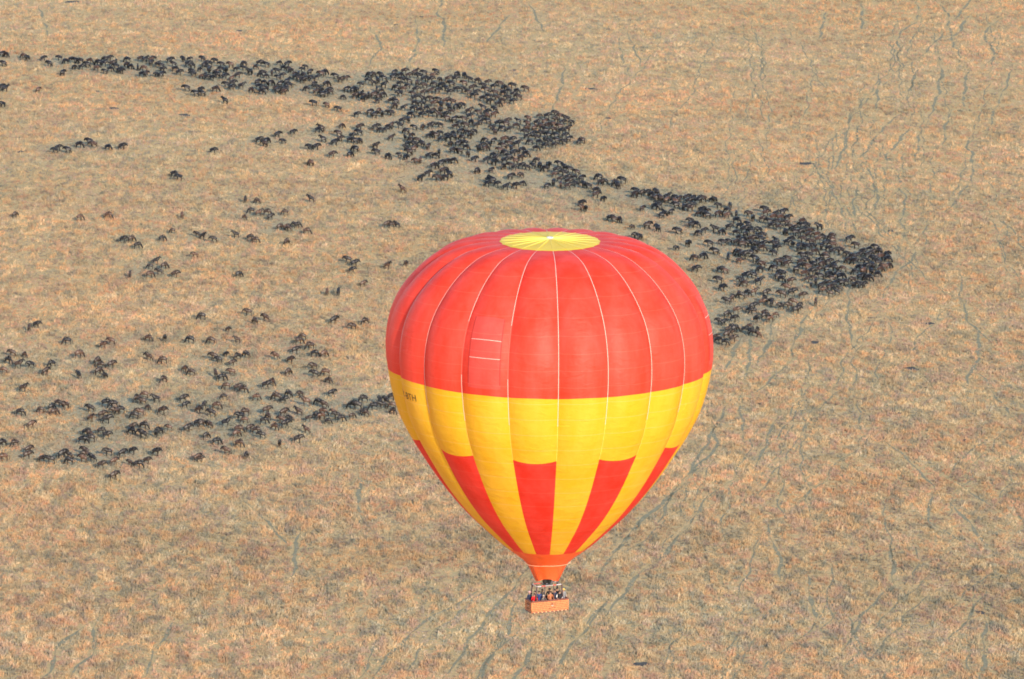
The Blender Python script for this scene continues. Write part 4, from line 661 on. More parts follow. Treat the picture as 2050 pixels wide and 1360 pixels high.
TRAILS = [
    [(110.6, 1557.35), (112.5, 1541.43), (112.29, 1523.6), (111.32, 1512.37), (111.19, 1498.56), (110.21, 1480.19), (111.07, 1473.42), (110.37, 1461.49)],
    [(105.58, 1464.96), (104.89, 1452.54), (104.88, 1440.66), (102.84, 1425.53), (102.22, 1414.32), (100.22, 1399.44), (98.25, 1384.71)],
    [(106.06, 1553.4), (104.47, 1526.68), (101.13, 1513.01), (98.31, 1501.35), (96.75, 1487.52), (96.87, 1478.55), (95.38, 1465.71), (95.63, 1451.22), (95.38, 1447.2), (93.0, 1438.28), (91.18, 1430.3)],
    [(119.98, 1556.52), (118.6, 1547.45), (115.36, 1532.15)],
    [(115.43, 1516.49), (113.24, 1503.05), (111.37, 1496.24)],
    [(123.18, 1515.59), (120.26, 1504.74), (119.21, 1488.99), (119.68, 1475.42), (119.66, 1466.56), (117.81, 1457.98)],
    [(121.0, 1437.52), (119.28, 1424.43), (115.5, 1401.45), (112.96, 1385.55), (111.35, 1373.02)],
    [(78.25, 1371.31), (76.73, 1354.92), (75.55, 1341.78), (73.42, 1324.94), (72.05, 1316.39)],
    [(90.1, 1356.89), (87.83, 1345.46), (84.96, 1334.01), (84.3, 1325.7)],
    [(80.23, 1524.68), (78.6, 1506.35)],
    [(98.17, 1439.13), (95.75, 1419.77), (94.36, 1408.24)],
    [(110.21, 1434.5), (107.4, 1405.21)],
    [(102.6, 1383.28), (100.89, 1372.5), (99.59, 1358.62)],
    [(104.46, 1348.37), (103.21, 1339.96), (103.81, 1331.54), (102.07, 1308.26)],
    [(88.32, 1373.47), (85.5, 1363.37), (83.25, 1351.92), (80.63, 1338.81)],
    [(106.78, 1489.45), (103.57, 1474.85)],
    [(90.83, 1538.93), (89.76, 1520.24)],
    [(88.13, 1423.14), (86.3, 1397.95)],
    [(93.21, 1351.95), (91.77, 1337.23)],
    [(67.68, 1313.78), (69.26, 1297.39), (69.94, 1287.65), (70.45, 1274.85), (70.74, 1263.87), (71.11, 1254.58), (70.24, 1243.89), (70.26, 1236.28)],
    [(79.44, 1313.1), (79.74, 1297.75), (79.44, 1282.62), (78.43, 1268.1), (76.28, 1258.87)],
    [(84.59, 1289.33), (85.43, 1279.18), (84.3, 1266.16), (82.83, 1252.26), (82.74, 1241.78), (81.34, 1228.72)],
    [(98.85, 1289.18), (96.5, 1277.28), (94.72, 1268.95)],
    [(84.36, 1227.17), (83.05, 1215.82), (80.54, 1202.99), (78.22, 1197.17), (76.87, 1188.66), (75.17, 1178.92)],
    [(67.85, 1179.68), (66.92, 1167.81), (66.23, 1157.56), (65.66, 1142.42), (65.63, 1129.82)],
    [(90.67, 1185.62), (89.67, 1172.02), (89.49, 1158.63), (89.51, 1148.12), (90.52, 1140.37), (91.77, 1132.68)],
    [(75.28, 1287.62), (73.88, 1273.11), (73.27, 1262.17)],
    [(51.53, 1149.26), (50.16, 1138.91), (49.6, 1128.62), (48.49, 1120.9)],
    [(56.82, 1145.77), (55.41, 1135.48), (54.27, 1127.71), (53.71, 1121.28)],
    [(49.33, 1125.16), (46.95, 1110.79), (46.17, 1107.66)],
    [(54.17, 1127.15), (53.25, 1114.26), (51.13, 1103.11), (47.38, 1090.09), (45.52, 1083.44)],
    [(45.86, 1132.92), (45.59, 1121.74), (44.44, 1104.57)],
    [(42.81, 1121.62), (41.5, 1112.27)],
    [(39.39, 1070.51), (37.43, 1058.77), (36.36, 1049.91), (36.33, 1039.65), (35.24, 1029.57), (31.9, 1018.39), (30.81, 1011.71), (28.86, 1005.26), (27.81, 998.99)],
    [(89.91, 1131.52), (89.4, 1120.46), (86.37, 1101.75)],
    [(88.53, 1092.38), (89.07, 1083.06), (90.16, 1069.25)],
    [(68.9, 1029.33), (70.92, 1018.98), (71.9, 1011.38)],
    [(76.75, 1008.92), (79.34, 1000.31)],
    [(41.77, 1067.45), (41.58, 1054.3)],
    [(46.2, 1047.05), (44.39, 1032.81)],
    [(32.57, 992.16), (31.8, 986.16), (30.15, 979.1), (28.21, 970.97)],
    [(42.82, 973.47), (43.34, 965.56), (43.85, 957.79), (43.74, 949.0), (43.64, 943.54)],
    [(71.34, 994.56), (70.53, 984.74), (70.55, 978.71), (74.18, 969.47)],
    [(76.18, 985.08), (77.48, 975.58), (78.56, 967.36)],
    [(47.87, 930.75), (47.83, 918.89), (47.61, 914.56)],
    [(59.29, 932.18), (55.74, 920.38), (54.44, 911.78), (52.36, 903.1), (51.59, 898.78)],
    [(53.67, 907.46), (54.19, 897.89)],
    [(62.35, 955.03), (61.87, 945.12), (61.88, 940.79)],
    [(74.21, 910.96), (72.56, 891.27), (71.37, 880.96)],
    [(-2.87, 936.02), (-6.39, 927.23), (-9.26, 917.37), (-11.81, 910.8), (-12.88, 904.11), (-14.51, 897.4), (-15.51, 888.46), (-15.72, 884.03)],
    [(0.71, 938.07), (-1.37, 927.95), (-3.12, 921.38), (-4.84, 912.64), (-6.53, 903.9), (-7.61, 895.09), (-9.26, 888.49), (-10.06, 882.98)],
    [(0.11, 918.91), (-0.76, 907.97), (-2.19, 899.3), (-3.88, 891.71), (-5.26, 882.98)],
    [(2.39, 893.65), (1.52, 887.2), (0.67, 881.82)],
    [(13.92, 921.49), (12.68, 915.92)],
    [(26.6, 992.03), (25.46, 984.22)],
    [(20.22, 972.67), (18.87, 966.26)],
    [(-21.88, 893.96), (-22.78, 883.91)],
    [(-67.97, 908.23), (-70.06, 901.19), (-70.86, 896.52), (-70.06, 889.67), (-70.39, 882.82), (-71.26, 879.36)],
    [(-65.21, 906.0), (-64.79, 895.69), (-66.02, 888.8), (-66.55, 884.23)],
    [(-54.23, 906.28), (-55.15, 897.16), (-55.54, 889.3)],
    [(-42.76, 986.0), (-39.86, 975.69)],
    [(-35.69, 963.02), (-35.65, 953.26)],
    [(-26.35, 1006.73), (-26.01, 992.81)],
    [(-18.13, 1556.85), (-19.26, 1536.51), (-18.06, 1526.51)],
    [(-24.34, 1514.25), (-23.71, 1490.56), (-24.22, 1473.19), (-25.44, 1452.6)],
    [(-17.37, 1513.46), (-17.19, 1497.11)],
    [(12.5, 1439.54), (11.8, 1416.81), (10.15, 1395.27), (9.58, 1383.82)],
    [(26.97, 1480.05), (27.2, 1463.72), (27.94, 1447.74)],
    [(-34.74, 1500.76), (-32.78, 1483.2), (-34.4, 1462.33)],
    [(5.7, 1534.16), (6.98, 1517.05)],
    [(29.78, 1490.22), (30.89, 1466.73)],
    [(-2.4, 1517.84), (-4.5, 1502.12)],
    [(-121.52, 1533.04), (-118.93, 1512.27)],
    [(27.81, 998.99), (24.13, 987.63), (20.01, 971.98), (16.83, 956.53)],
    [(28.16, 971.06), (25.05, 956.87), (20.67, 943.4), (17.14, 927.27)],
    [(36.37, 1050.63), (31.89, 1021.09), (27.37, 998.27)],
    [(12.17, 912.15), (8.89, 897.69), (6.47, 883.37)],
    [(-7.58, 928.53), (-13.02, 916.78), (-17.47, 901.67), (-20.25, 886.5)],
    [(-1.16, 901.2), (-3.46, 892.46), (-4.94, 881.29)],
]
FAINT = [
    [(25.35, 913.46), (25.61, 905.89), (24.78, 898.63), (24.92, 891.39), (23.67, 881.92), (23.75, 873.54), (23.84, 864.65), (23.39, 856.61), (23.06, 850.9), (23.48, 842.11), (22.72, 833.16)],
    [(-46.39, 937.09), (-46.08, 929.82), (-45.94, 920.77), (-46.32, 913.63), (-45.23, 903.85)],
    [(39.55, 1013.98), (37.52, 1002.54), (36.78, 990.92), (35.36, 979.33), (35.32, 968.22), (34.21, 957.22)],
    [(60.85, 901.13), (58.9, 891.32), (56.2, 881.55), (52.86, 872.0), (50.92, 865.5), (47.76, 857.23), (45.23, 848.99), (43.75, 840.47), (40.61, 833.69)],
    [(101.94, 1277.07), (101.91, 1264.22), (102.06, 1248.89), (101.93, 1232.53), (101.7, 1215.64), (101.67, 1205.16), (102.54, 1194.91), (102.64, 1181.18)],
    [(81.97, 1407.14), (81.77, 1386.71), (83.58, 1371.61), (82.18, 1352.73), (83.44, 1339.97), (85.02, 1319.5), (85.43, 1299.22), (86.63, 1282.88), (86.66, 1263.95), (88.6, 1246.32)],
    [(19.04, 907.81), (17.6, 899.88), (16.07, 893.39), (14.8, 885.02), (13.32, 879.3), (12.01, 872.45), (11.25, 864.58), (9.9, 857.02)],
    [(56.82, 1263.14), (56.89, 1251.08), (56.36, 1232.68), (55.85, 1214.52), (53.77, 1198.54)],
    [(54.86, 932.18), (54.96, 924.04), (54.2, 914.58), (52.87, 905.15), (53.07, 894.6), (51.51, 887.22), (50.22, 878.99), (49.15, 871.31), (48.9, 863.97), (48.99, 856.63)],
    [(53.27, 937.59), (50.84, 927.26), (48.6, 916.95), (46.41, 909.44), (44.14, 901.64), (41.26, 894.2), (38.71, 887.79), (36.83, 878.76), (35.68, 869.7), (33.44, 862.62), (31.06, 855.38)],
    [(46.91, 1033.49), (47.05, 1023.34), (46.37, 1010.67), (46.52, 1001.48), (45.41, 993.27), (45.58, 985.65), (45.39, 978.51), (45.09, 967.9)],
    [(50.23, 1347.83), (50.09, 1328.83), (49.49, 1316.97), (49.36, 1301.43), (47.25, 1289.12), (44.98, 1276.53), (43.76, 1256.78), (42.39, 1240.56)],
    [(74.75, 1344.12), (75.99, 1327.48), (77.02, 1308.74), (78.73, 1287.74), (81.58, 1271.62), (83.0, 1259.46)],
    [(59.64, 1545.41), (61.14, 1523.5), (61.31, 1503.48), (61.98, 1486.25), (62.08, 1459.38), (61.26, 1438.1), (60.86, 1419.12)],
    [(66.79, 971.79), (66.88, 962.53), (66.73, 955.22), (65.45, 947.3), (65.3, 940.67), (63.59, 933.04), (62.68, 925.17)],
    [(0.21, 947.3), (-2.12, 940.53), (-4.29, 931.95), (-5.7, 923.47), (-7.14, 915.37), (-9.59, 908.05), (-11.79, 902.1), (-14.13, 891.97), (-15.82, 881.9)],
    [(85.17, 1399.32), (82.85, 1385.72), (80.69, 1371.92), (78.78, 1351.9), (77.22, 1335.65), (75.46, 1321.09), (73.28, 1302.65), (71.64, 1285.56), (69.67, 1267.55), (67.61, 1253.19), (65.32, 1234.89)],
    [(39.24, 1499.55), (35.24, 1472.81), (32.64, 1450.41), (28.72, 1427.26), (25.29, 1407.88), (22.94, 1386.67), (20.98, 1369.23), (20.19, 1351.86), (16.64, 1337.54), (12.62, 1322.92), (9.78, 1309.62)],
    [(76.92, 1373.0), (74.68, 1355.97), (73.64, 1339.7), (72.01, 1323.44), (69.86, 1303.66), (70.1, 1290.83), (68.36, 1272.34), (66.68, 1256.49), (66.17, 1240.78), (65.7, 1225.52)],
    [(59.18, 1529.47), (58.63, 1510.54), (59.28, 1483.32), (58.85, 1462.51), (58.48, 1443.78), (57.85, 1420.31), (58.59, 1403.13), (58.58, 1389.14), (58.39, 1371.86), (58.78, 1359.12), (57.86, 1345.85)],
    [(77.56, 940.08), (76.0, 932.18), (73.02, 923.39), (71.91, 915.36), (69.15, 907.02)],
    [(75.34, 1456.86), (73.32, 1434.43), (70.68, 1410.6), (69.79, 1396.76), (68.99, 1383.92), (66.56, 1371.13), (63.54, 1352.6)],
    [(55.63, 1118.58), (56.13, 1105.21), (55.54, 1090.82), (53.61, 1077.76), (52.26, 1065.77), (53.12, 1056.49), (52.16, 1045.13), (50.29, 1033.23), (48.92, 1022.38)],
    [(68.75, 1141.03), (67.91, 1131.18), (65.69, 1120.33), (64.49, 1107.24), (64.41, 1094.62), (62.35, 1081.24), (60.95, 1068.93)],
    [(104.85, 1516.29), (99.81, 1495.09), (96.1, 1470.31), (93.21, 1447.85), (89.49, 1431.65), (85.34, 1411.1), (81.48, 1390.84), (78.06, 1371.42), (76.36, 1353.24)],
    [(39.51, 979.7), (40.44, 971.04), (40.42, 962.13), (39.06, 951.06), (37.73, 941.95), (36.46, 932.0), (36.42, 922.7), (35.45, 913.46), (35.11, 905.22)],
    [(69.44, 1368.72), (69.83, 1351.56), (69.13, 1337.58), (68.94, 1323.06), (68.53, 1305.88), (68.28, 1290.28), (68.06, 1276.51), (67.13, 1262.46), (66.84, 1247.72), (66.74, 1228.88), (66.48, 1212.92)],
    [(85.72, 1444.67), (84.94, 1427.87), (82.55, 1403.53), (81.82, 1388.15), (81.22, 1374.79), (79.13, 1354.49), (77.36, 1338.64), (77.36, 1324.55), (76.36, 1305.01)],
    [(83.36, 1342.65), (83.31, 1327.02), (82.75, 1308.82), (81.82, 1292.5), (80.58, 1279.84), (79.37, 1260.65), (77.92, 1248.99), (75.52, 1231.26)],
    [(-17.17, 951.65), (-18.68, 941.25), (-20.9, 933.46), (-22.96, 923.45), (-24.65, 913.61), (-26.19, 906.88), (-28.62, 899.14), (-30.68, 891.7), (-31.82, 882.7), (-34.13, 873.99), (-36.17, 864.62)],
    [(53.74, 1078.93), (52.04, 1065.31), (49.63, 1055.79), (47.93, 1045.49), (46.88, 1032.25)],
    [(56.42, 1067.4), (54.1, 1056.66), (51.97, 1047.01), (50.43, 1038.64), (47.79, 1025.32), (45.54, 1015.21), (44.1, 1005.65), (40.28, 996.09), (38.3, 985.9)],
    [(-0.92, 1493.46), (0.09, 1475.12), (0.67, 1458.65), (1.95, 1432.55), (2.01, 1416.6), (1.84, 1394.33), (3.33, 1378.66), (2.72, 1361.69), (4.49, 1346.83), (5.09, 1327.79), (5.2, 1307.33)],
    [(-19.11, 894.15), (-19.55, 885.66), (-19.96, 876.21), (-20.58, 870.29), (-20.03, 861.36), (-20.43, 852.5), (-20.5, 844.69), (-19.96, 837.39), (-19.45, 829.46)],
    [(76.15, 940.62), (74.22, 930.25), (72.87, 920.78), (70.72, 913.02), (68.84, 906.4), (67.49, 898.24), (64.82, 891.66)],
    [(30.53, 922.02), (29.05, 912.01), (26.65, 905.62), (25.03, 899.46), (23.92, 891.77), (22.68, 884.33)],
    [(71.54, 942.62), (68.22, 935.27), (65.13, 926.45), (62.24, 919.76), (60.44, 910.74), (58.49, 904.05), (55.53, 893.8), (52.64, 885.45), (49.99, 877.77)],
    [(73.39, 1352.46), (70.46, 1337.57), (68.8, 1320.41), (66.02, 1305.15), (62.67, 1288.19), (60.19, 1272.0), (57.73, 1254.62), (54.23, 1236.61)],
    [(11.33, 1497.68), (12.88, 1473.37), (13.59, 1457.76), (13.73, 1432.64), (14.09, 1414.24), (15.47, 1396.89), (16.26, 1380.65), (17.49, 1364.92), (18.54, 1349.54)],
    [(-10.75, 962.05), (-10.61, 951.16), (-12.06, 941.84), (-12.59, 934.21), (-13.74, 925.97), (-13.56, 918.52), (-13.85, 911.94), (-14.6, 903.39), (-15.81, 894.36)],
    [(80.24, 1342.97), (78.73, 1325.69), (78.06, 1311.75), (76.15, 1297.57), (74.64, 1279.69)],
    [(102.1, 1285.67), (103.22, 1270.2), (103.76, 1254.23), (105.57, 1238.2), (106.1, 1221.68), (106.25, 1206.64), (107.73, 1191.25), (108.94, 1181.51), (110.71, 1171.09)],
    [(58.01, 1115.81), (55.49, 1100.92), (54.16, 1085.99), (51.55, 1071.49), (50.77, 1059.06), (49.8, 1049.12), (47.88, 1038.19), (46.45, 1027.36), (44.16, 1016.6), (42.11, 1003.8)],
    [(7.68, 961.69), (5.63, 951.01), (3.19, 943.16), (2.27, 933.53), (1.37, 923.62)],
    [(66.45, 1243.18), (65.49, 1225.11), (66.03, 1208.85), (63.57, 1197.06), (61.43, 1181.34), (60.74, 1170.3), (59.66, 1156.36), (58.44, 1142.59)],
    [(17.47, 907.04), (16.57, 899.17), (15.46, 893.23), (13.95, 885.72), (12.15, 878.36), (11.18, 871.65), (9.53, 863.51), (8.22, 855.61), (5.96, 848.89), (4.67, 842.26), (2.77, 833.82)],
    [(-10.58, 925.74), (-10.61, 916.57), (-9.44, 906.88), (-9.02, 899.21), (-8.8, 889.7), (-8.08, 880.14), (-7.76, 871.27), (-7.22, 864.63), (-6.59, 855.42), (-5.7, 846.11)],
    [(-7.58, 954.91), (-9.32, 945.61), (-11.48, 937.12), (-15.83, 928.13), (-18.0, 921.66), (-20.5, 913.27)],
    [(97.83, 1502.6), (95.94, 1485.22), (93.6, 1462.11), (92.51, 1441.29), (92.01, 1421.05)],
    [(122.74, 1541.18), (122.05, 1519.1), (121.34, 1494.2), (119.59, 1477.3), (119.91, 1457.32)],
    [(36.08, 906.93), (34.9, 899.27), (34.31, 890.24), (34.13, 883.4), (32.91, 874.19), (31.42, 865.38), (29.91, 858.67)],
    [(85.6, 1006.9), (85.48, 998.93), (85.81, 987.62), (85.73, 977.48), (86.35, 970.3), (85.38, 959.11), (85.03, 951.83), (84.23, 942.91), (83.58, 932.72), (82.84, 922.99)],
    [(-25.22, 893.12), (-27.49, 886.64), (-29.14, 877.3), (-30.74, 869.31), (-32.45, 863.63), (-34.32, 856.0), (-36.24, 849.85), (-37.54, 843.26), (-39.26, 836.71)],
    [(86.14, 1046.35), (82.82, 1037.85), (79.65, 1027.98), (76.75, 1019.05), (74.07, 1011.2)],
    [(79.8, 1378.89), (76.51, 1360.7), (72.78, 1348.17), (69.92, 1331.64), (67.14, 1314.25), (64.45, 1296.29)],
    [(107.84, 1553.49), (105.4, 1536.36), (104.65, 1517.15), (101.0, 1493.01), (98.12, 1467.75), (98.04, 1446.48), (96.53, 1423.82), (93.96, 1400.21), (93.85, 1383.58), (91.48, 1365.67), (89.18, 1348.8)],
    [(79.37, 952.45), (77.93, 945.35), (73.98, 936.52), (71.59, 929.76), (69.24, 919.74), (67.47, 912.36)],
    [(1.61, 892.49), (1.15, 882.98), (1.29, 875.1), (1.37, 868.1), (1.19, 861.55), (1.19, 854.16), (0.68, 846.67), (0.22, 839.2), (-0.55, 830.75)],
    [(-25.22, 951.31), (-25.25, 942.04), (-27.0, 934.48), (-27.66, 926.87), (-28.63, 919.64), (-29.09, 909.08), (-30.37, 900.03), (-31.24, 890.7), (-31.33, 884.65)],
    [(-44.56, 964.25), (-45.62, 957.35), (-46.11, 950.18), (-46.17, 942.44), (-47.11, 935.64), (-46.89, 925.71), (-46.92, 919.03)],
    [(-16.12, 937.64), (-15.19, 927.54), (-14.25, 918.76), (-13.16, 909.38), (-12.57, 902.84), (-12.46, 892.96)],
    [(39.31, 921.53), (36.77, 912.78), (35.18, 905.78), (33.69, 899.36), (32.36, 889.99), (32.18, 883.97), (31.08, 876.41), (29.98, 868.81)],
    [(52.97, 1438.48), (53.32, 1414.14), (51.76, 1393.95), (50.95, 1374.82), (49.89, 1354.34), (48.46, 1336.9), (48.67, 1319.18), (47.6, 1303.39), (46.93, 1288.77), (47.55, 1270.2)],
    [(68.38, 1274.54), (68.19, 1261.46), (68.0, 1246.39), (67.21, 1227.58), (66.59, 1215.13), (66.2, 1200.44), (64.94, 1186.77), (63.75, 1174.09), (61.69, 1161.62), (59.84, 1147.73), (58.79, 1134.07)],
    [(71.7, 1272.45), (71.1, 1256.91), (68.53, 1244.11), (67.07, 1232.02), (66.52, 1220.09), (64.6, 1207.33)],
    [(63.92, 1077.32), (63.08, 1064.84), (62.82, 1053.2), (63.0, 1042.83), (61.67, 1034.87)],
    [(96.49, 1395.13), (95.25, 1373.12), (93.99, 1355.63), (93.44, 1337.68), (91.76, 1319.18), (91.12, 1306.01)],
    [(-18.03, 956.28), (-19.82, 947.4), (-22.2, 937.03), (-23.6, 927.01), (-25.75, 918.65)],
    [(46.38, 1123.28), (43.18, 1110.72), (39.93, 1097.11), (35.55, 1087.53), (32.76, 1072.93), (29.32, 1059.15), (25.69, 1049.89), (22.73, 1037.61), (19.51, 1025.73), (16.89, 1014.01)],
    [(64.06, 1506.9), (62.61, 1480.1), (61.58, 1456.82), (60.44, 1434.3), (58.6, 1418.19), (56.55, 1401.54), (54.82, 1383.54), (53.66, 1363.82), (52.3, 1349.54)],
    [(72.35, 913.21), (70.81, 904.04), (70.02, 893.72), (70.17, 886.25), (69.64, 880.02), (68.71, 873.11), (67.54, 866.81), (65.42, 857.43), (64.27, 850.3), (62.81, 841.66)],
    [(63.6, 1507.0), (62.88, 1481.72), (61.07, 1456.06), (61.13, 1438.37), (60.25, 1419.46), (60.63, 1398.91), (60.15, 1377.37), (58.7, 1356.97), (57.62, 1339.07), (55.09, 1323.79)],
    [(89.54, 1261.87), (87.34, 1244.54), (86.21, 1227.55), (83.66, 1214.2), (82.69, 1203.65), (80.08, 1191.31)],
    [(52.07, 1060.62), (51.66, 1047.87), (51.45, 1036.29), (50.79, 1027.59), (50.5, 1019.54), (51.03, 1007.5), (50.4, 996.25), (50.56, 986.42), (50.2, 975.77)],
    [(86.35, 1164.45), (83.73, 1151.58), (79.54, 1137.74), (77.68, 1128.25), (75.35, 1116.42), (71.94, 1101.62)],
    [(105.13, 1317.81), (105.43, 1300.17), (104.99, 1282.02), (104.54, 1264.5), (104.81, 1251.78), (104.04, 1237.73), (101.49, 1221.75), (101.19, 1210.1), (101.14, 1199.43), (99.33, 1187.09), (100.11, 1176.93)],
    [(-33.0, 917.37), (-32.11, 908.5), (-31.26, 901.72), (-30.79, 893.82), (-30.14, 886.2), (-31.03, 877.71), (-31.82, 871.04)],
    [(33.77, 997.19), (29.44, 988.6), (26.38, 980.91), (24.16, 973.7), (20.59, 963.0), (17.18, 953.07), (13.09, 944.45)],
    [(97.25, 1349.3), (94.69, 1331.17), (93.69, 1312.39), (91.75, 1293.71), (90.59, 1276.35), (90.28, 1262.25), (89.7, 1250.17)],
    [(86.62, 1363.73), (84.88, 1344.37), (82.54, 1329.28), (80.49, 1309.15), (79.33, 1288.88), (76.46, 1269.29), (73.16, 1252.5), (72.06, 1241.02)],
    [(93.54, 1442.58), (90.92, 1427.47), (86.76, 1412.52), (83.81, 1397.29), (80.13, 1381.27), (76.98, 1361.62)],
    [(107.89, 1529.85), (107.15, 1501.7), (105.49, 1474.48), (104.83, 1456.7), (103.79, 1440.38), (103.73, 1419.5), (102.53, 1397.08), (102.26, 1375.17), (101.67, 1356.74)],
    [(68.51, 1278.03), (66.31, 1261.38), (64.55, 1247.81), (64.03, 1231.12), (63.26, 1213.75)],
    [(75.65, 1160.96), (73.92, 1145.51), (72.98, 1130.75), (70.92, 1118.55), (69.17, 1106.51), (68.15, 1094.91), (66.53, 1082.91), (64.26, 1073.65)],
    [(69.31, 948.61), (66.21, 940.01), (63.57, 932.8), (60.96, 924.16), (58.16, 916.56), (56.41, 910.09), (54.54, 902.47)],
    [(124.11, 1515.36), (122.31, 1487.91), (119.86, 1466.4), (116.62, 1443.64), (115.11, 1428.3), (112.4, 1406.69), (110.89, 1391.18), (108.58, 1376.7), (106.6, 1361.33), (104.03, 1344.0), (101.79, 1328.85)],
    [(68.21, 1306.04), (71.09, 1285.83), (73.77, 1270.15), (76.69, 1250.98), (77.88, 1235.36), (79.14, 1224.0), (81.23, 1210.42), (83.47, 1196.12), (86.01, 1180.14), (87.92, 1170.19), (89.72, 1155.39)],
    [(8.28, 1555.16), (7.83, 1527.95), (5.82, 1503.1), (4.64, 1481.95), (2.18, 1462.46)],
    [(97.84, 1551.52), (99.41, 1534.53), (97.61, 1511.56), (95.28, 1489.53), (94.66, 1463.49), (94.59, 1444.43), (93.43, 1424.4), (92.29, 1401.23), (91.16, 1383.26)],
    [(52.99, 961.07), (52.76, 952.81), (51.74, 943.12), (51.03, 934.38), (50.41, 927.9), (50.31, 917.58), (48.78, 908.98), (48.86, 900.08)],
    [(60.81, 912.97), (60.19, 903.61), (59.74, 894.5), (59.18, 884.58), (58.27, 874.85)],
    [(46.21, 1060.64), (44.25, 1050.33), (42.77, 1041.51), (41.29, 1027.89), (39.3, 1017.65), (37.4, 1006.75), (34.3, 998.17), (32.96, 986.14)],
    [(16.15, 1494.83), (15.31, 1472.38), (15.26, 1455.66), (16.89, 1432.67), (16.15, 1413.67), (18.94, 1394.51)],
    [(9.29, 1482.61), (8.19, 1466.78), (7.1, 1441.91), (4.3, 1423.93), (2.5, 1408.26), (1.25, 1392.58), (1.0, 1379.22), (0.05, 1365.93), (-1.24, 1345.55), (-3.23, 1326.31)],
    [(56.23, 1354.92), (56.44, 1336.3), (56.72, 1316.83), (57.54, 1299.8), (58.8, 1287.9)],
    [(35.24, 1029.41), (34.2, 1016.22), (32.91, 1008.34), (31.77, 997.74), (30.89, 989.45), (29.6, 977.91), (28.42, 970.07), (26.99, 958.92)],
    [(80.19, 1395.82), (76.83, 1375.9), (74.62, 1361.53), (72.96, 1341.54), (71.34, 1323.58), (69.48, 1306.67), (66.77, 1293.98), (64.49, 1278.44), (62.03, 1261.02), (60.59, 1248.61)],
    [(75.58, 1316.01), (74.69, 1300.09), (73.14, 1280.28), (72.5, 1263.35), (72.11, 1245.99), (71.24, 1233.3)],
    [(90.23, 1054.83), (86.63, 1042.39), (83.9, 1032.45), (81.5, 1024.42), (79.52, 1012.86), (76.17, 1001.08), (74.25, 989.06), (72.08, 978.55)],
    [(65.7, 1055.32), (62.79, 1044.44), (60.45, 1032.98), (56.9, 1023.05), (54.18, 1010.23), (50.96, 1000.46), (47.85, 988.82)],
    [(103.16, 1339.57), (101.48, 1321.48), (99.14, 1302.58), (97.09, 1289.26), (95.98, 1275.18), (94.78, 1256.55)],
    [(55.34, 1275.86), (54.27, 1257.72), (55.22, 1242.59), (54.39, 1227.15), (53.29, 1213.38), (52.5, 1198.69), (50.97, 1185.8)],
    [(10.05, 912.57), (8.23, 904.87), (5.33, 896.12), (2.66, 890.04), (0.51, 884.17), (-2.23, 875.81)],
    [(69.62, 1510.76), (71.67, 1488.9), (73.01, 1467.53), (73.42, 1448.52), (73.67, 1431.54), (75.85, 1411.73), (77.7, 1398.03)],
    [(55.95, 1527.08), (52.09, 1502.27), (50.24, 1485.52), (47.21, 1457.79), (45.12, 1434.58), (43.84, 1418.93), (41.79, 1397.9), (38.44, 1383.78), (36.14, 1362.13), (34.05, 1344.25), (32.85, 1327.42)],
    [(37.44, 1118.51), (35.0, 1108.05), (31.52, 1097.99), (30.01, 1083.48), (27.55, 1072.51), (26.4, 1063.24), (24.31, 1048.84), (22.59, 1038.31), (21.52, 1026.55), (19.43, 1014.78), (17.22, 1006.8)],
    [(72.95, 1268.55), (72.34, 1251.85), (72.36, 1233.7), (71.89, 1222.07), (70.48, 1204.96), (71.05, 1191.79)],
    [(73.12, 1163.38), (71.16, 1152.25), (68.82, 1137.6), (66.06, 1127.85), (63.13, 1113.14), (61.61, 1097.96), (59.92, 1085.59), (57.27, 1072.07), (55.31, 1062.5), (53.74, 1050.25), (52.67, 1038.45)],
    [(88.11, 1029.5), (86.98, 1017.66), (85.98, 1009.91), (83.72, 998.86), (82.97, 990.42)],
    [(91.3, 1357.37), (88.93, 1340.2), (87.78, 1323.31), (86.36, 1309.74), (84.37, 1289.11), (81.15, 1269.39)],
    [(11.41, 972.7), (9.33, 965.18), (8.43, 957.12), (7.01, 946.98), (5.47, 938.68), (4.01, 930.37), (0.98, 920.43)],
    [(85.13, 1264.36), (82.96, 1245.85), (82.87, 1232.1), (81.22, 1217.08), (81.49, 1203.48), (80.79, 1188.7), (79.32, 1175.32)],
    [(63.95, 1007.4), (62.9, 997.13), (63.04, 989.61), (62.93, 980.26), (62.74, 971.77), (62.84, 960.44), (62.57, 951.81), (63.26, 941.16), (63.16, 930.5), (63.41, 924.11), (63.64, 916.18)],
    [(32.92, 1046.01), (32.95, 1035.39), (32.81, 1022.29), (31.14, 1013.47), (30.02, 1001.08), (28.76, 992.68), (28.78, 985.58), (27.72, 975.81), (25.48, 964.65), (24.37, 954.31), (23.07, 946.61)],
    [(-27.66, 931.53), (-28.7, 923.72), (-29.83, 914.62), (-30.64, 908.12), (-32.03, 899.23), (-33.45, 890.7), (-34.68, 884.42)],
    [(54.81, 1351.96), (53.49, 1337.7), (53.7, 1319.6), (51.31, 1301.42), (50.42, 1282.37), (48.65, 1266.29), (48.01, 1253.46), (46.42, 1235.42), (44.9, 1218.48), (43.73, 1205.81), (43.53, 1191.68)],
    [(-55.06, 895.95), (-53.84, 889.83), (-53.39, 883.21), (-52.21, 877.21), (-51.72, 869.58)],
    [(42.39, 925.83), (39.64, 916.1), (39.09, 907.36), (37.31, 900.23), (35.75, 892.79), (34.24, 883.06), (33.15, 873.85), (32.26, 867.81)],
    [(62.98, 1310.33), (61.68, 1291.37), (60.75, 1272.33), (61.5, 1254.85), (60.33, 1240.74), (59.29, 1223.36), (57.58, 1206.22), (55.8, 1195.18), (54.64, 1183.62), (53.92, 1168.24), (54.27, 1152.33)],
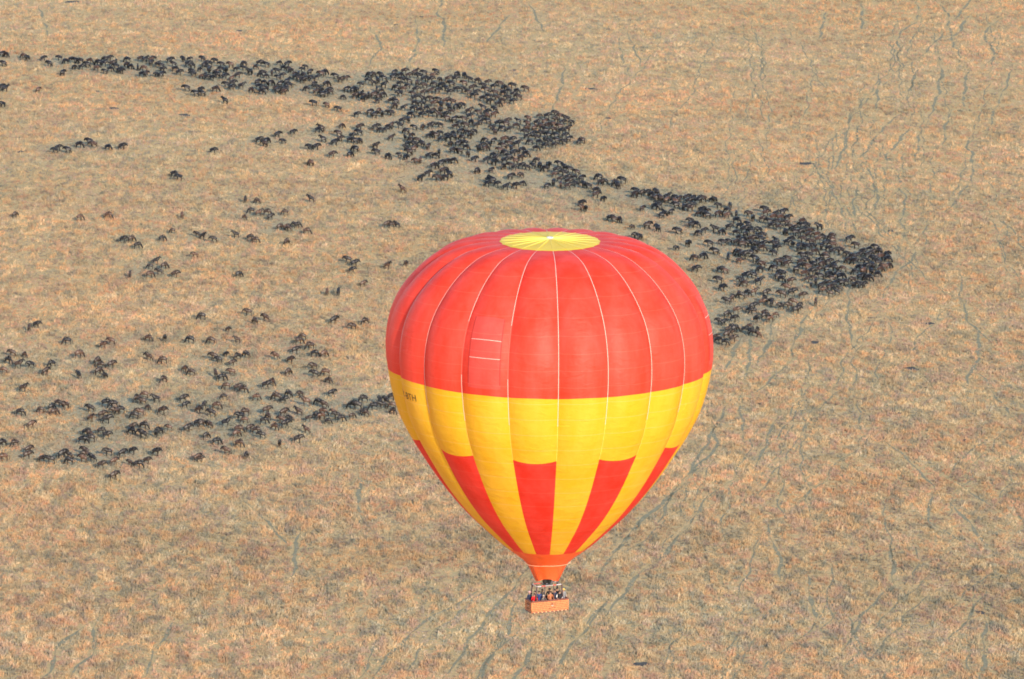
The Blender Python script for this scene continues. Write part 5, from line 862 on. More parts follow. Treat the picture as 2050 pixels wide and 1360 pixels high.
    [(75.07, 1290.32), (75.97, 1271.35), (77.13, 1254.97), (78.7, 1242.78), (80.02, 1229.75), (80.0, 1216.3), (80.73, 1202.91), (81.57, 1186.55), (83.52, 1174.11)],
]
TRAIL_W = [0.62, 0.91, 0.65, 0.81, 0.91, 0.82, 0.79, 0.86, 0.89, 0.87, 0.65, 0.88, 0.77, 0.79, 0.78, 0.75, 0.91, 0.74, 0.73, 0.71, 0.79, 0.7, 0.65, 0.77, 0.67, 0.65, 0.83, 0.79, 0.8, 0.67, 0.66, 0.79, 0.92, 0.7, 0.86, 0.61, 0.64, 0.68, 0.62, 0.75, 0.75, 0.84, 0.62, 0.69, 0.9, 0.67, 0.68, 0.91, 0.79, 0.62, 0.73, 0.73, 0.91, 0.68, 0.63, 0.68, 0.84, 0.93, 0.89, 0.8, 0.65, 0.85, 0.8, 0.73, 0.8, 0.86, 0.66, 0.65, 0.68, 0.74, 0.66, 0.78, 0.83, 0.94, 0.83, 0.64, 0.7, 0.68, 0.77]
PATCHES = [(-115.29, 1556.2, 1.7, 1.96), (-69.19, 1506.5, 1.02, 1.17), (-93.52, 1388.6, 1.18, 1.35), (-76.33, 1378.7, 1.4, 1.61), (-110.87, 1332.7, 0.9, 1.04), (-23.2, 1530.2, 0.84, 0.96), (0.37, 1444.4, 0.98, 1.12), (18.76, 1415.3, 1.32, 1.52), (22.4, 1373.2, 0.81, 0.94), (65.59, 1319.8, 1.67, 1.93), (81.33, 1146.7, 1.07, 1.23), (58.16, 1128.2, 1.06, 1.21), (75.36, 1104.5, 1.5, 1.73), (70.42, 1063.7, 0.64, 0.73), (80.58, 1041.3, 0.71, 0.82), (57.76, 954.1, 0.57, 0.66), (74.32, 921.0, 0.79, 0.91), (19.75, 888.4, 1.15, 1.32), (-99.2, 1411.8, 0.72, 0.82), (79.81, 1240.7, 0.74, 0.85), (-29.81, 1518.3, 0.7, 0.81)]
BIRD = (11.06, 925.2)



# ------------------------------------------------------------------ the plain
def relief(x, y):
    """gentle rise and fall of the plain"""
    return (0.22 * np.sin(x / 19.0 + 0.7 * np.sin(y / 47.0)) + 0.25 * np.sin(y / 31.0 + 0.9 * np.sin(x / 37.0 + 1.3))
            + 0.10 * np.sin((x + 0.6 * y) / 11.0) + 0.35 * np.sin((0.35 * x - y) / 83.0))


def value_noise(x, y, cell, seed):
    """smooth random field, 0..1"""
    g = np.random.default_rng(seed).random((512, 512))
    u = x / cell; v = y / cell
    i = np.floor(u).astype(int); j = np.floor(v).astype(int)
    fu = u - i; fv = v - j
    fu = fu * fu * (3 - 2 * fu); fv = fv * fv * (3 - 2 * fv)
    a = g[i % 512, j % 512]; b = g[(i + 1) % 512, j % 512]; c = g[i % 512, (j + 1) % 512]; d = g[(i + 1) % 512, (j + 1) % 512]
    return (a * (1 - fu) + b * fu) * (1 - fv) + (c * (1 - fu) + d * fu) * fv


GX0, GX1, GY0, GY1 = -210.0, 210.0, 800.0, 1680.0

# trampled turf plus the herd's shade painted into the colour, densest among the animals
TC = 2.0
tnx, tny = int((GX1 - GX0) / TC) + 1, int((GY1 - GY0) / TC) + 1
tramp_shade = np.zeros((tnx, tny))
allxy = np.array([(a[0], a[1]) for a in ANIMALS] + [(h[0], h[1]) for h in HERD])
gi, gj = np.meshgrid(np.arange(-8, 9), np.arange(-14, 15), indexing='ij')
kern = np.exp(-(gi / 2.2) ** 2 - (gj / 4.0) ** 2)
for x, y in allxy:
    i = int(round((x - 1.5 - GX0) / TC)); j = int(round((y + 4.0 - GY0) / TC))  # shifted to the side where the animals' shadows fall
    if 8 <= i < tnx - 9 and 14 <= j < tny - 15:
        tramp_shade[i - 8:i + 9, j - 14:j + 15] += kern
tramp_shade = 0.95 * (1 - np.exp(-0.42 * np.maximum(tramp_shade - 0.7, 0)))


def sample(grid, x, y, cell):
    u = np.clip((x - GX0) / cell, 0, grid.shape[0] - 1.001); v = np.clip((y - GY0) / cell, 0, grid.shape[1] - 1.001)
    i = u.astype(int); j = v.astype(int); fu = u - i; fv = v - j
    return (grid[i, j] * (1 - fu) + grid[i + 1, j] * fu) * (1 - fv) + (grid[i, j + 1] * (1 - fu) + grid[i + 1, j + 1] * fu) * fv


# worn trails, as a fine map of distance used to keep the grass off them
PC = 0.25
pnx, pny = int((GX1 - GX0) / PC) + 2, int((GY1 - GY0) / PC) + 2
worn = np.zeros((pnx, pny), np.float32)


def smooth_line(pts, step=0.6, wob=0.35):
    """a trail through its waypoints, with the small wander of a path made by hooves"""
    P = np.array(pts, float)
    out = []
    for k in range(len(P) - 1):
        p0, p1, p2, p3 = P[max(k - 1, 0)], P[k], P[k + 1], P[min(k + 2, len(P) - 1)]
        n = max(2, int(np.linalg.norm(p2 - p1) / step))
        for s in np.arange(n) / n:
            out.append(0.5 * ((2 * p1) + (p2 - p0) * s + (2 * p0 - 5 * p1 + 4 * p2 - p3) * s * s + (3 * p1 - p0 - 3 * p2 + p3) * s ** 3))
    out.append(P[-1])
    out = np.array(out)
    ph = rnd.uniform(0, 6)
    out[:, 0] += wob * (np.sin(out[:, 1] / 3.7 + ph) + 0.6 * np.sin(out[:, 1] / 1.9 + 2 * ph))
    return out


def prolong(pts):
    """a trail fades out some way past its clearest stretch"""
    a, b = np.array(pts[0]), np.array(pts[1])
    y, z = np.array(pts[-2]), np.array(pts[-1])
    da, dz = (a - b), (z - y)
    da *= min(1.0, 14.0 / max(np.linalg.norm(da), 1e-3)) * 1.2
    dz *= min(1.0, 14.0 / max(np.linalg.norm(dz), 1e-3)) * 1.2
    return [tuple(a + da)] + list(pts) + [tuple(z + dz)]


trail_lines = [smooth_line(prolong(t), 0.6, 0.22) for t in TRAILS]
trail_width = [w for w in TRAIL_W]
faint_lines = [smooth_line(t, 0.6, 0.3) for t in FAINT]
k5 = np.arange(-6, 7)
kx, ky = np.meshgrid(k5, k5, indexing='ij')
kd = np.sqrt(kx ** 2 + ky ** 2) * PC
for lines, widths, amount in ((trail_lines, [0.85 * w for w in trail_width], 0.92), (faint_lines, [0.48] * len(faint_lines), 0.75)):
    for ln, w in zip(lines, widths):
        n = len(ln)
        fl = value_noise(ln[:, 0] + 700, ln[:, 1], 9.0, 91)
        for q, (x, y) in enumerate(ln):
            end = min(1.0, 5.0 * min(q, n - 1 - q) / n + 0.1)
            m = np.clip(1.35 - kd / (w * 1.05), 0, 1) * amount * end * (0.6 + 0.6 * fl[q])
            i = int((x - GX0) / PC); j = int((y - GY0) / PC)
            if 6 <= i < pnx - 7 and 6 <= j < pny - 7:
                worn[i - 6:i + 7, j - 6:j + 7] = np.maximum(worn[i - 6:i + 7, j - 6:j + 7], m)
for (x, y, rx, ry) in PATCHES:
    n_i, n_j = int(rx / PC) + 2, int(ry / PC) + 2
    ii, jj = np.meshgrid(np.arange(-n_i, n_i + 1), np.arange(-n_j, n_j + 1), indexing='ij')
    dd = (ii * PC / rx) ** 2 + (jj * PC / ry) ** 2
    i = int((x - GX0) / PC); j = int((y - GY0) / PC)
    if n_i <= i < pnx - n_i - 1 and n_j <= j < pny - n_j - 1:
        sl = worn[i - n_i:i + n_i + 1, j - n_j:j + n_j + 1]
        sl[:] = np.maximum(sl, np.clip(2.2 - 1.7 * dd, 0, 1))


def axis_steps(lo, hi, step, far):
    inner = list(np.arange(lo, hi + 0.1, step))
    s, v, out = step, hi, []
    while v < far:
        s *= 1.45; v += s; out.append(v)
    s, v, pre = step, lo, []
    while v > -far:
        s *= 1.45; v -= s; pre.append(v)
    return np.array(pre[::-1] + inner + out)


xs = axis_steps(GX0, GX1, 2.5, 7000)
ys = axis_steps(GY0, GY1, 2.5, 7000)
nx, ny = len(xs), len(ys)
XX, YY = np.meshgrid(xs, ys, indexing='ij')
fade = np.clip(1 - np.maximum(np.abs(XX) - 300, 0) / 200, 0, 1) * np.clip(1 - np.maximum(np.abs(YY - 1240) - 500, 0) / 200, 0, 1)
ZZ = relief(XX, YY) * fade
idx = np.arange(nx * ny).reshape(nx, ny)
quads = np.stack([idx[:-1, :-1], idx[1:, :-1], idx[1:, 1:], idx[:-1, 1:]], -1).reshape(-1, 4)
gme = bpy.data.meshes.new('ground')
gme.vertices.add(nx * ny)
gme.vertices.foreach_set('co', np.stack([XX, YY, ZZ], -1).reshape(-1).astype(np.float32))
gme.loops.add(quads.size)
gme.loops.foreach_set('vertex_index', quads.reshape(-1).astype(np.int32))
gme.polygons.add(len(quads))
gme.polygons.foreach_set('loop_start', (np.arange(len(quads)) * 4).astype(np.int32))
gme.polygons.foreach_set('loop_total', np.full(len(quads), 4, np.int32))
gme.update()
at = gme.attributes.new('grazed_shade', 'FLOAT', 'POINT')
inside = (XX > GX0) & (XX < GX1) & (YY > GY0) & (YY < GY1)
at.data.foreach_set('value', (sample(tramp_shade, XX, YY, TC) * inside).reshape(-1).astype(np.float32))

t = NT('dry_savanna_turf')
geo = t.n('ShaderNodeNewGeometry').outputs['Position']
big = t.noise(0.016, 3, 0.6, geo)
mid = t.noise(0.16, 4, 0.6, geo)
fine = t.noise(1.3, 4, 0.65, geo)
c1 = t.ramp(mid, [(0.30, (0.34, 0.29, 0.145)), (0.48, (0.52, 0.37, 0.165)), (0.62, (0.60, 0.385, 0.175)), (0.78, (0.44, 0.34, 0.165))])
c2 = t.mix(t.ramp(big, [(0.4, (0, 0, 0)), (0.62, (1, 1, 1))]), c1, (0.60, 0.38, 0.20))
c2 = t.mix(0.35, c1, c2)
c3 = t.mix(0.5, c2, t.ramp(fine, [(0.3, (0.30, 0.25, 0.13)), (0.7, (0.66, 0.46, 0.23))]))
gz = t.n('ShaderNodeAttribute', attribute_name='grazed_shade').outputs['Fac']
c4 = t.mix(t.math('MULTIPLY', gz, 0.8), c3, t.ramp(fine, [(0.3, (0.22, 0.23, 0.16)), (0.7, (0.38, 0.35, 0.25))]))  # grey-green of trampled turf and of the herd's painted shade
ground = link('ground', gme, None, t.done(t.bsdf(c4, 0.95, 0.1, t.bump(fine, 0.8, 0.25))), True)
tag(ground, 'flat dry savanna plain under the herd', kind='structure')

# the worn trails
t = NT('worn_trail_earth')
geo = t.n('ShaderNodeNewGeometry').outputs['Position']
M_TRAIL = t.done(t.bsdf(t.ramp(t.noise(1.1, 4, 0.6, geo), [(0.3, (0.21, 0.195, 0.12)), (0.7, (0.33, 0.285, 0.175))]), 0.95, 0.1, t.bump(t.noise(3.0, 3, 0.6, geo), 0.6, 0.08)))
for ln, w in list(zip(trail_lines, trail_width)) + [(l_, 0.36) for l_ in faint_lines if l_[0, 0] > 25 and len(l_) > 8]:
    n = len(ln)
    d = np.gradient(ln, axis=0)
    d /= np.maximum(np.linalg.norm(d, axis=1, keepdims=True), 1e-6)
    nrm = np.stack([-d[:, 1], d[:, 0]], 1)
    fadein = np.clip(np.minimum(np.arange(n), n - 1 - np.arange(n)) / n * 3.5, 0.02, 1)
    cover = np.clip((value_noise(ln[:, 0] + 500, ln[:, 1], 4.0, 78) - 0.22) * 4.0, 0.1, 1)      # grass closes over it in places
    cols = []
    for sd, f in ((3, -0.5), (0, -0.15), (0, 0.15), (4, 0.5)):
        ww = w * fadein * cover * (0.35 + 1.0 * value_noise(ln[:, 0] + 500, ln[:, 1] + 60 * sd, 1.3, 77))
        p = ln + nrm * (ww * f)[:, None]
        cols.append(np.stack([p[:, 0], p[:, 1], relief(p[:, 0], p[:, 1]) + 0.035], 1))
    V = np.concatenate(cols).tolist()
    Fc = [(c * n + i, c * n + i + 1, (c + 1) * n + i + 1, (c + 1) * n + i) for c in range(3) for i in range(n - 1)]
    tag(link('path', mesh_from('path', V, Fc), None, M_TRAIL, True), 'narrow worn game trail winding through the dry grass', kind='structure')

t = NT('bare_wallow_earth')
geo = t.n('ShaderNodeNewGeometry').outputs['Position']
M_BARE = t.done(t.bsdf(t.ramp(t.noise(1.6, 4, 0.6, geo), [(0.3, (0.05, 0.05, 0.045)), (0.7, (0.11, 0.10, 0.085))]), 0.9, 0.2, t.bump(t.noise(3.0, 3, 0.6, geo), 0.7, 0.1)))
for (x, y, rx, ry) in PATCHES:
    V = [(x, y, float(relief(x, y)) + 0.05)]
    n = 22
    ph = rnd.uniform(0, 6)
    for rr in (0.55, 1.0):
        for k in range(n):
            a = 2 * math.pi * k / n
            w = rr * (1 + 0.22 * math.sin(2 * a + ph) + 0.14 * math.sin(5 * a + 2 * ph))
            px, py = x + rx * w * math.cos(a), y + ry * w * math.sin(a)
            V.append((px, py, float(relief(px, py)) + (0.045 if rr < 1 else 0.03)))
    Fc = [(0, 1 + k, 1 + (k + 1) % n) for k in range(n)] + [(1 + k, 1 + n + k, 1 + n + (k + 1) % n, 1 + (k + 1) % n) for k in range(n)]
    tag(link('bare_ground', mesh_from('bare_ground', V, Fc), None, M_BARE, True), 'dark bare wallow patch in the dry grass', kind='structure')

# the grass itself: tufts of standing blades
NT_TUFTS = 600000
yy = 1 / nrng.uniform(1 / 1600.0, 1 / 845.0, NT_TUFTS)
yy = 845.0 + (1600.0 - 845.0) * (1 - np.sqrt(1 - nrng.random(NT_TUFTS) * 0.80)) / (1 - math.sqrt(0.20))
xx = nrng.uniform(-1, 1, NT_TUFTS) * (yy * 0.0872 + 14.0) 
yw = 0.42 * yy + 0.10 * xx                                   # tussocks run together along the wind
clump = 0.62 * value_noise(xx + 900, yw, 1.25, 1) + 0.38 * value_noise(xx + 900, yw, 3.6, 2)
wi = np.clip(((xx - GX0) / PC).astype(int), 0, pnx - 1); wj = np.clip(((yy - GY0) / PC).astype(int), 0, pny - 1)
wn_ = worn[wi, wj]
tr = sample(tramp_shade, xx, yy, TC)
keep = (nrng.random(NT_TUFTS) < (0.62 + 0.5 * clump) * (1 - 0.35 * tr)) & (nrng.random(NT_TUFTS) > wn_ * 1.1)
xx, yy, tr, clump, wn_ = xx[keep], yy[keep], tr[keep], clump[keep], wn_[keep]
nt = len(xx)
hgt = (0.26 + 0.36 * nrng.random(nt) ** 1.5) * (0.45 + 1.15 * clump) * (1 - 0.4 * tr) * (1 - 0.6 * wn_)
pal = np.array([(0.56, 0.39, 0.20), (0.63, 0.47, 0.25), (0.60, 0.36, 0.185), (0.51, 0.34, 0.23), (0.255, 0.255, 0.18), (0.37, 0.325, 0.22), (0.67, 0.55, 0.34), (0.36, 0.265, 0.19)])
yw = yw[keep]
fld = [value_noise(xx + 400, yw, c, s) for c, s in ((1.2, 21), (1.6, 22), (1.4, 23), (2.6, 24), (1.05, 25), (1.4, 26), (1.3, 27), (1.5, 28))]
wts = np.stack([f + 0.12 * nrng.random(nt) for f in fld], 1)
wide = value_noise(xx + 300, yy, 34.0, 31) * 0.6 + value_noise(xx + 300, yy, 80.0, 32) * 0.4
wts = np.clip((wts - 0.56) * 1.25 + 0.56, 0, 2)
wts[:, 0] += 0.04
wts[:, 1] += 0.10 * (wide - 0.5)
wts[:, 2] += 0.25 * (wide - 0.55)
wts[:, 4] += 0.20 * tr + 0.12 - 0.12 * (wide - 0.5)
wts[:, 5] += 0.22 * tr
wts[:, 6] -= 0.13
wts[:, 7] -= 0.02
order = np.argsort(-wts, axis=1)
col = 0.62 * pal[order[:, 0]] + 0.38 * pal[order[:, 1]]
sweep = 0.4 * value_noise(xx * 0.55 + 300, yy, 9.0, 41) + 0.05 + 0.3 * value_noise(xx * 0.5 + 300, yy, 24.0, 42) + 0.2 * value_noise(xx * 0.6 + 300, yy, 60.0, 43)
col *= (0.90 + 0.20 * nrng.random(nt))[:, None] * (0.70 + 0.56 * sweep)[:, None]
warm = (value_noise(xx * 0.5 + 800, yy, 18.0, 44) + value_noise(xx * 0.5 + 800, yy, 48.0, 45) - 1.0)[:, None]
col *= 1 + warm * np.array([[0.10, -0.02, -0.10]])
col *= np.array([[1.06, 1.0, 1.04]])
col = col * (1 - 0.12 * tr[:, None])  # blades darkened where trampling and the herd's shade are painted in
NB = 5
m = nt * NB
tid = np.repeat(np.arange(nt), NB)
bx = xx[tid] + nrng.normal(0, 0.14, m)
by = yy[tid] + nrng.normal(0, 0.14, m)
bz = relief(bx, by) - 0.02
az = nrng.uniform(0, math.pi, m)
bw = nrng.uniform(0.05, 0.125, m)
bh = hgt[tid] * nrng.uniform(0.6, 1.15, m)
la = nrng.uniform(0, 2 * math.pi, m)
ll = bh * nrng.uniform(0.05, 0.45, m)
V = np.empty((m, 3, 3), np.float32)
V[:, 0] = np.stack([bx - np.cos(az) * bw, by - np.sin(az) * bw, bz], 1)
V[:, 1] = np.stack([bx + np.cos(az) * bw, by + np.sin(az) * bw, bz], 1)
V[:, 2] = np.stack([bx + np.cos(la) * ll + 0.12 * bh, by + np.sin(la) * ll, bz + bh], 1)
grs = bpy.data.meshes.new('grass')
grs.vertices.add(m * 3)
grs.vertices.foreach_set('co', V.reshape(-1))
grs.loops.add(m * 3)
grs.loops.foreach_set('vertex_index', np.arange(m * 3, dtype=np.int32))
grs.polygons.add(m)
grs.polygons.foreach_set('loop_start', (np.arange(m) * 3).astype(np.int32))
grs.polygons.foreach_set('loop_total', np.full(m, 3, np.int32))
grs.update()
ca = grs.color_attributes.new('straw', 'FLOAT_COLOR', 'POINT')
cc = np.ones((m, 3, 4), np.float32)
cc[:, :, :3] = col[tid][:, None, :]
ca.data.foreach_set('color', cc.reshape(-1))
t = NT('dry_grass_blades')
ac = t.n('ShaderNodeAttribute', attribute_name='straw').outputs['Color']
df = t.n('ShaderNodeBsdfDiffuse'); t.l(ac, df.inputs['Color'])
tl = t.n('ShaderNodeBsdfTranslucent'); t.l(ac, tl.inputs['Color'])
mx = t.n('ShaderNodeMixShader'); mx.inputs[0].default_value = 0.35
t.l(df.outputs[0], mx.inputs[1]); t.l(tl.outputs[0], mx.inputs[2])
tag(link('grass', grs, None, t.done(mx.outputs[0])), 'knee-high dry straw-coloured grass covering the plain', 'grass', kind='stuff')


# ------------------------------------------------------------------ bodies grown from joints
def skin_mesh(name, joints, bones, sub=1):
    """joints: [(x,y,z,rx,ry)], bones: [(a,b)]; returns a mesh grown around the skeleton, rooted at joint 0"""
    me = bpy.data.meshes.new(name)
    me.from_pydata([j[:3] for j in joints], bones, [])
    ob = bpy.data.objects.new(name, me)
    C.objects.link(ob)
    ob.modifiers.new('Skin', 'SKIN').use_smooth_shade = True
    if sub:
        ob.modifiers.new('Subd', 'SUBSURF').levels = sub
    sv = me.skin_vertices[0].data
    for k, j in enumerate(joints):
        sv[k].radius = (j[3], j[4])
        sv[k].use_root = (k == 0)
    dg = bpy.context.evaluated_depsgraph_get()
    dg.update()
    res = bpy.data.meshes.new_from_object(ob.evaluated_get(dg))
    bpy.data.objects.remove(ob)
    bpy.data.meshes.remove(me)
    return res


def join_meshes(name, parts):
    """parts: [(mesh, colour function or colour)] -> one mesh with a colour attribute 'coat'"""
    vs, fs, cs, off = [], [], [], 0
    for me, cf in parts:
        for v in me.vertices:
            vs.append(v.co[:])
            cs.append((*(cf(v.co) if callable(cf) else cf), 1.0))
        for p in me.polygons:
            fs.append([i + off for i in p.vertices])
        off += len(me.vertices)
    out = mesh_from(name, vs, fs)
    a = out.color_attributes.new('coat', 'FLOAT_COLOR', 'POINT')
    a.data.foreach_set('color', np.array(cs, np.float32).reshape(-1))
    out.polygons.foreach_set('use_smooth', np.ones(len(out.polygons), bool))
    return out


t = NT('wildebeest_coat')
ac = t.n('ShaderNodeAttribute', attribute_name='coat').outputs['Color']
co = t.n('ShaderNodeTexCoord').outputs['Object']
oi = t.n('ShaderNodeObjectInfo').outputs['Random']
br = t.noise(5.0, 3, 0.6, co)
cv = t.mix(1.0, ac, t.ramp(br, [(0.3, (0.75, 0.75, 0.75)), (0.7, (1.2, 1.18, 1.15))]), 'MULTIPLY')
cv = t.mix(1.0, cv, t.ramp(oi, [(0.0, (0.8, 0.8, 0.82)), (1.0, (1.15, 1.1, 1.05))]), 'MULTIPLY')
M_COAT = t.done(t.bsdf(cv, 0.45, 0.45, None, 0.0, 0.0))


def wildebeest(pose, coat, sub):
    """a brindled gnu, 2.1 m from nose to rump, facing +X, hooves at z = 0"""
    body, dark, leg = coat
    J, B = [], []
    def jt(*a):
        J.append(a); return len(J) - 1
    def bn(*a):
        for p, q in zip(a[:-1], a[1:]): B.append((p, q))
    mid = jt(-0.10, 0, 0.93, 0.27, 0.30)
    sho = jt(0.32, 0, 1.02, 0.25, 0.36)
    rmp = jt(-0.52, 0, 0.90, 0.23, 0.27)
    tl0 = jt(-0.78, 0, 0.88, 0.11, 0.15)
    bn(mid, sho); bn(mid, rmp); bn(rmp, tl0)
    if pose == 'graze':
        pts = [(0.66, 0.93, 0.14, 0.23), (0.90, 0.62, 0.11, 0.17), (1.02, 0.40, 0.12, 0.15), (1.10, 0.12, 0.08, 0.09)]
    elif pose == 'alert':
        pts = [(0.62, 1.20, 0.15, 0.22), (0.80, 1.42, 0.11, 0.16), (0.94, 1.44, 0.11, 0.14), (1.20, 1.22, 0.08, 0.09)]
    else:
        pts = [(0.68, 1.10, 0.15, 0.23), (0.90, 1.13, 0.11, 0.17), (1.04, 1.08, 0.12, 0.15), (1.22, 0.80, 0.08, 0.09)]
    prev = sho
    hd = []
    for (x, z, rx, ry) in pts:
        q = jt(x, 0, z, rx, ry); bn(prev, q); prev = q; hd.append(q)
    sw = {'walk': 0.20, 'graze': 0.06, 'alert': 0.03, 'stand': 0.05}[pose]
    for s, k in ((-1, 1), (1, -1)):
        a = jt(0.34, s * 0.14, 0.74, 0.095, 0.12); b = jt(0.34 + k * sw * 0.5, s * 0.15, 0.42, 0.055, 0.06); c = jt(0.33 + k * sw, s * 0.15, 0.06, 0.05, 0.05)
        bn(sho, a, b, c)
        a = jt(-0.50, s * 0.14, 0.66, 0.10, 0.15); b = jt(-0.62 - k * sw * 0.4, s * 0.15, 0.42, 0.055, 0.065); c = jt(-0.56 - k * sw, s * 0.15, 0.06, 0.05, 0.05)
        bn(rmp, a, b, c)
    base = skin_mesh('wildebeest_body', J, B, sub)
    hx, hz = pts[2][0], pts[2][1]
    def colour(v):
        if v.x > 0.84: return dark                      # face and beard
        if v.z < 0.58: return leg
        if v.x > 0.42 and v.z > 1.10: return dark
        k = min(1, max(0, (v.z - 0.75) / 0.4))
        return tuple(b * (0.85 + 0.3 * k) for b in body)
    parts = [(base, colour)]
    bm = bmesh.new()                                    # mane along the neck and shoulder
    top = [(-0.05, 1.24), (0.30, 1.42), (pts[0][0], pts[0][1] + 0.27), (pts[1][0] - 0.02, pts[1][1] + 0.20)]
    for (x0, z0), (x1, z1) in zip(top[:-1], top[1:]):
        tube(bm, [(x0, 0, z0 - 0.04), (x1, 0, z1 - 0.03)], 0.055, 4)
    parts.append((bm_mesh('mane', bm), dark))
    bm = bmesh.new()                                    # beard under the neck
    tube(bm, [(pts[0][0] + 0.02, 0, pts[0][1] - 0.22), (pts[1][0] + 0.02, 0, pts[1][1] - 0.26)], [0.06, 0.04], 4)
    parts.append((bm_mesh('beard', bm), dark))
    bm = bmesh.new()                                    # tail
    tube(bm, [(-0.86, 0, 0.92), (-0.97, 0, 0.72), (-0.95, 0.03, 0.40), (-0.92, 0.05, 0.22)], [0.035, 0.03, 0.06, 0.02], 4)
    parts.append((bm_mesh('tail', bm), dark))
    bm = bmesh.new()                                    # horns sweep out, down and up
    for s in (-1, 1):
        x, z = pts[1][0] * 0.35 + hx * 0.65, pts[1][1] * 0.35 + hz * 0.65 + 0.14
        tube(bm, [(x, s * 0.05, z), (x + 0.02, s * 0.20, z - 0.02), (x + 0.03, s * 0.30, z + 0.08), (x + 0.0, s * 0.25, z + 0.24)], [0.05, 0.042, 0.03, 0.012], 5)
        tube(bm, [(x - 0.06, s * 0.08, z - 0.05), (x - 0.10, s * 0.24, z - 0.08)], [0.05, 0.012], 4)
    parts.append((bm_mesh('horns', bm), (0.07, 0.06, 0.05)))
    me = join_meshes('wildebeest', parts)
    me.materials.append(M_COAT)
    for p, _ in parts:
        bpy.data.meshes.remove(p)
    return me


POSES = ['stand', 'graze', 'walk', 'alert']
COATS = [((0.021, 0.016, 0.015), (0.006, 0.006, 0.007), (0.012, 0.009, 0.008)),
         ((0.047, 0.028, 0.020), (0.008, 0.007, 0.007), (0.022, 0.014, 0.011)),
         ((0.013, 0.012, 0.014), (0.005, 0.005, 0.007), (0.009, 0.008, 0.008)),
         ((0.090, 0.048, 0.031), (0.015, 0.010, 0.009), (0.045, 0.027, 0.018))]
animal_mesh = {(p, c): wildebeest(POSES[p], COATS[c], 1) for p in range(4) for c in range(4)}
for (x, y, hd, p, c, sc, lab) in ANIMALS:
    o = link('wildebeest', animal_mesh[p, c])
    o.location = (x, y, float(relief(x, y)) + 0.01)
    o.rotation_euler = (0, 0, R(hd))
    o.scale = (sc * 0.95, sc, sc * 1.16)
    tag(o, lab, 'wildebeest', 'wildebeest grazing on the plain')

# the packed rest of the herd
low = {k: wildebeest(POSES[k[0]], COATS[k[1]], 0) for k in animal_mesh}
lowd = {}
for k, me in low.items():
    me.calc_loop_triangles()
    v = np.empty(len(me.vertices) * 3, np.float32); me.vertices.foreach_get('co', v)
    f = np.empty(len(me.loop_triangles) * 3, np.int32); me.loop_triangles.foreach_get('vertices', f)
    c = np.empty(len(me.vertices) * 4, np.float32); me.color_attributes['coat'].data.foreach_get('color', c)
    lowd[k] = (v.reshape(-1, 3), f.reshape(-1, 3), c.reshape(-1, 4))
HV, HF, HC, off = [], [], [], 0
for (x, y, hd, p, c, sc) in HERD:
    v, f, col_ = lowd[p, c]
    a = R(hd)
    q = v * np.array([[sc * 0.95, sc, sc * 1.16]], np.float32)
    HV.append(np.stack([q[:, 0] * math.cos(a) - q[:, 1] * math.sin(a) + x, q[:, 0] * math.sin(a) + q[:, 1] * math.cos(a) + y, q[:, 2] + float(relief(x, y)) + 0.01], 1))
    HF.append(f + off)
    tint = rnd.uniform(0.75, 1.25)
    HC.append(np.concatenate([col_[:, :3] * tint, col_[:, 3:]], 1))
    off += len(v)
HV = np.concatenate(HV).astype(np.float32); HF = np.concatenate(HF).astype(np.int32); HC = np.concatenate(HC).astype(np.float32)
hme = bpy.data.meshes.new('wildebeest_herd')
hme.vertices.add(len(HV)); hme.vertices.foreach_set('co', HV.reshape(-1))
hme.loops.add(HF.size); hme.loops.foreach_set('vertex_index', HF.reshape(-1))
hme.polygons.add(len(HF))
hme.polygons.foreach_set('loop_start', (np.arange(len(HF)) * 3).astype(np.int32))
hme.polygons.foreach_set('loop_total', np.full(len(HF), 3, np.int32))
hme.update()
a_ = hme.color_attributes.new('coat', 'FLOAT_COLOR', 'POINT')
a_.data.foreach_set('color', HC.reshape(-1))
tag(link('wildebeest_herd', hme, None, M_COAT, True), 'packed dark mass of the far wildebeest herd', 'herd', kind='stuff')

# ------------------------------------------------------------------ the balloon
balloon = bpy.data.objects.new('hot_air_balloon', None)
C.objects.link(balloon)
balloon.location = (2.896, 484.374, 113.934)
balloon.rotation_euler = (0, R(0.43), 0)
tag(balloon, 'red and yellow hot air balloon with pale yellow crown and wicker basket', 'balloon')


def nylon(name, color, seam=0.04, trans=0.36, fade=0.06):
    t = NT(name)
    co = t.n('ShaderNodeTexCoord').outputs['Object']
    mp = t.n('ShaderNodeMapping'); mp.inputs['Scale'].default_value = (0.7, 0.7, 0.16); t.l(co, mp.inputs['Vector'])
    f = t.noise(0.9, 4, 0.6, mp.outputs['Vector'])
    lo = tuple(c * (1 - fade) for c in color); hi = tuple(min(0.95, c + fade * 0.5) for c in color)
    col = t.ramp(f, [(0.35, lo), (0.7, hi)])
    sx = t.n('ShaderNodeSeparateXYZ'); t.l(co, sx.inputs[0])
    fr = t.math('FRACT', t.math('DIVIDE', sx.outputs['Z'], 1.37))
    ln = t.math('LESS_THAN', fr, 0.035)
    col = t.mix(t.math('MULTIPLY', ln, seam), col, (0.95, 0.85, 0.6))
    mp2 = t.n('ShaderNodeMapping'); mp2.inputs['Scale'].default_value = (1.0, 1.0, 2.6); t.l(co, mp2.inputs['Vector'])
    nrm = t.bump(t.noise(0.75, 4, 0.55, mp2.outputs['Vector'], 0.6), 0.35, 0.22)
    pr = t.bsdf(col, 0.55, 0.35, nrm)
    tl = t.n('ShaderNodeBsdfTranslucent'); t.l(col, tl.inputs['Color']); t.l(nrm, tl.inputs['Normal'])
    mx = t.n('ShaderNodeMixShader'); mx.inputs[0].default_value = trans
    t.l(pr, mx.inputs[1]); t.l(tl.outputs[0], mx.inputs[2])
    return t.done(mx.outputs[0])


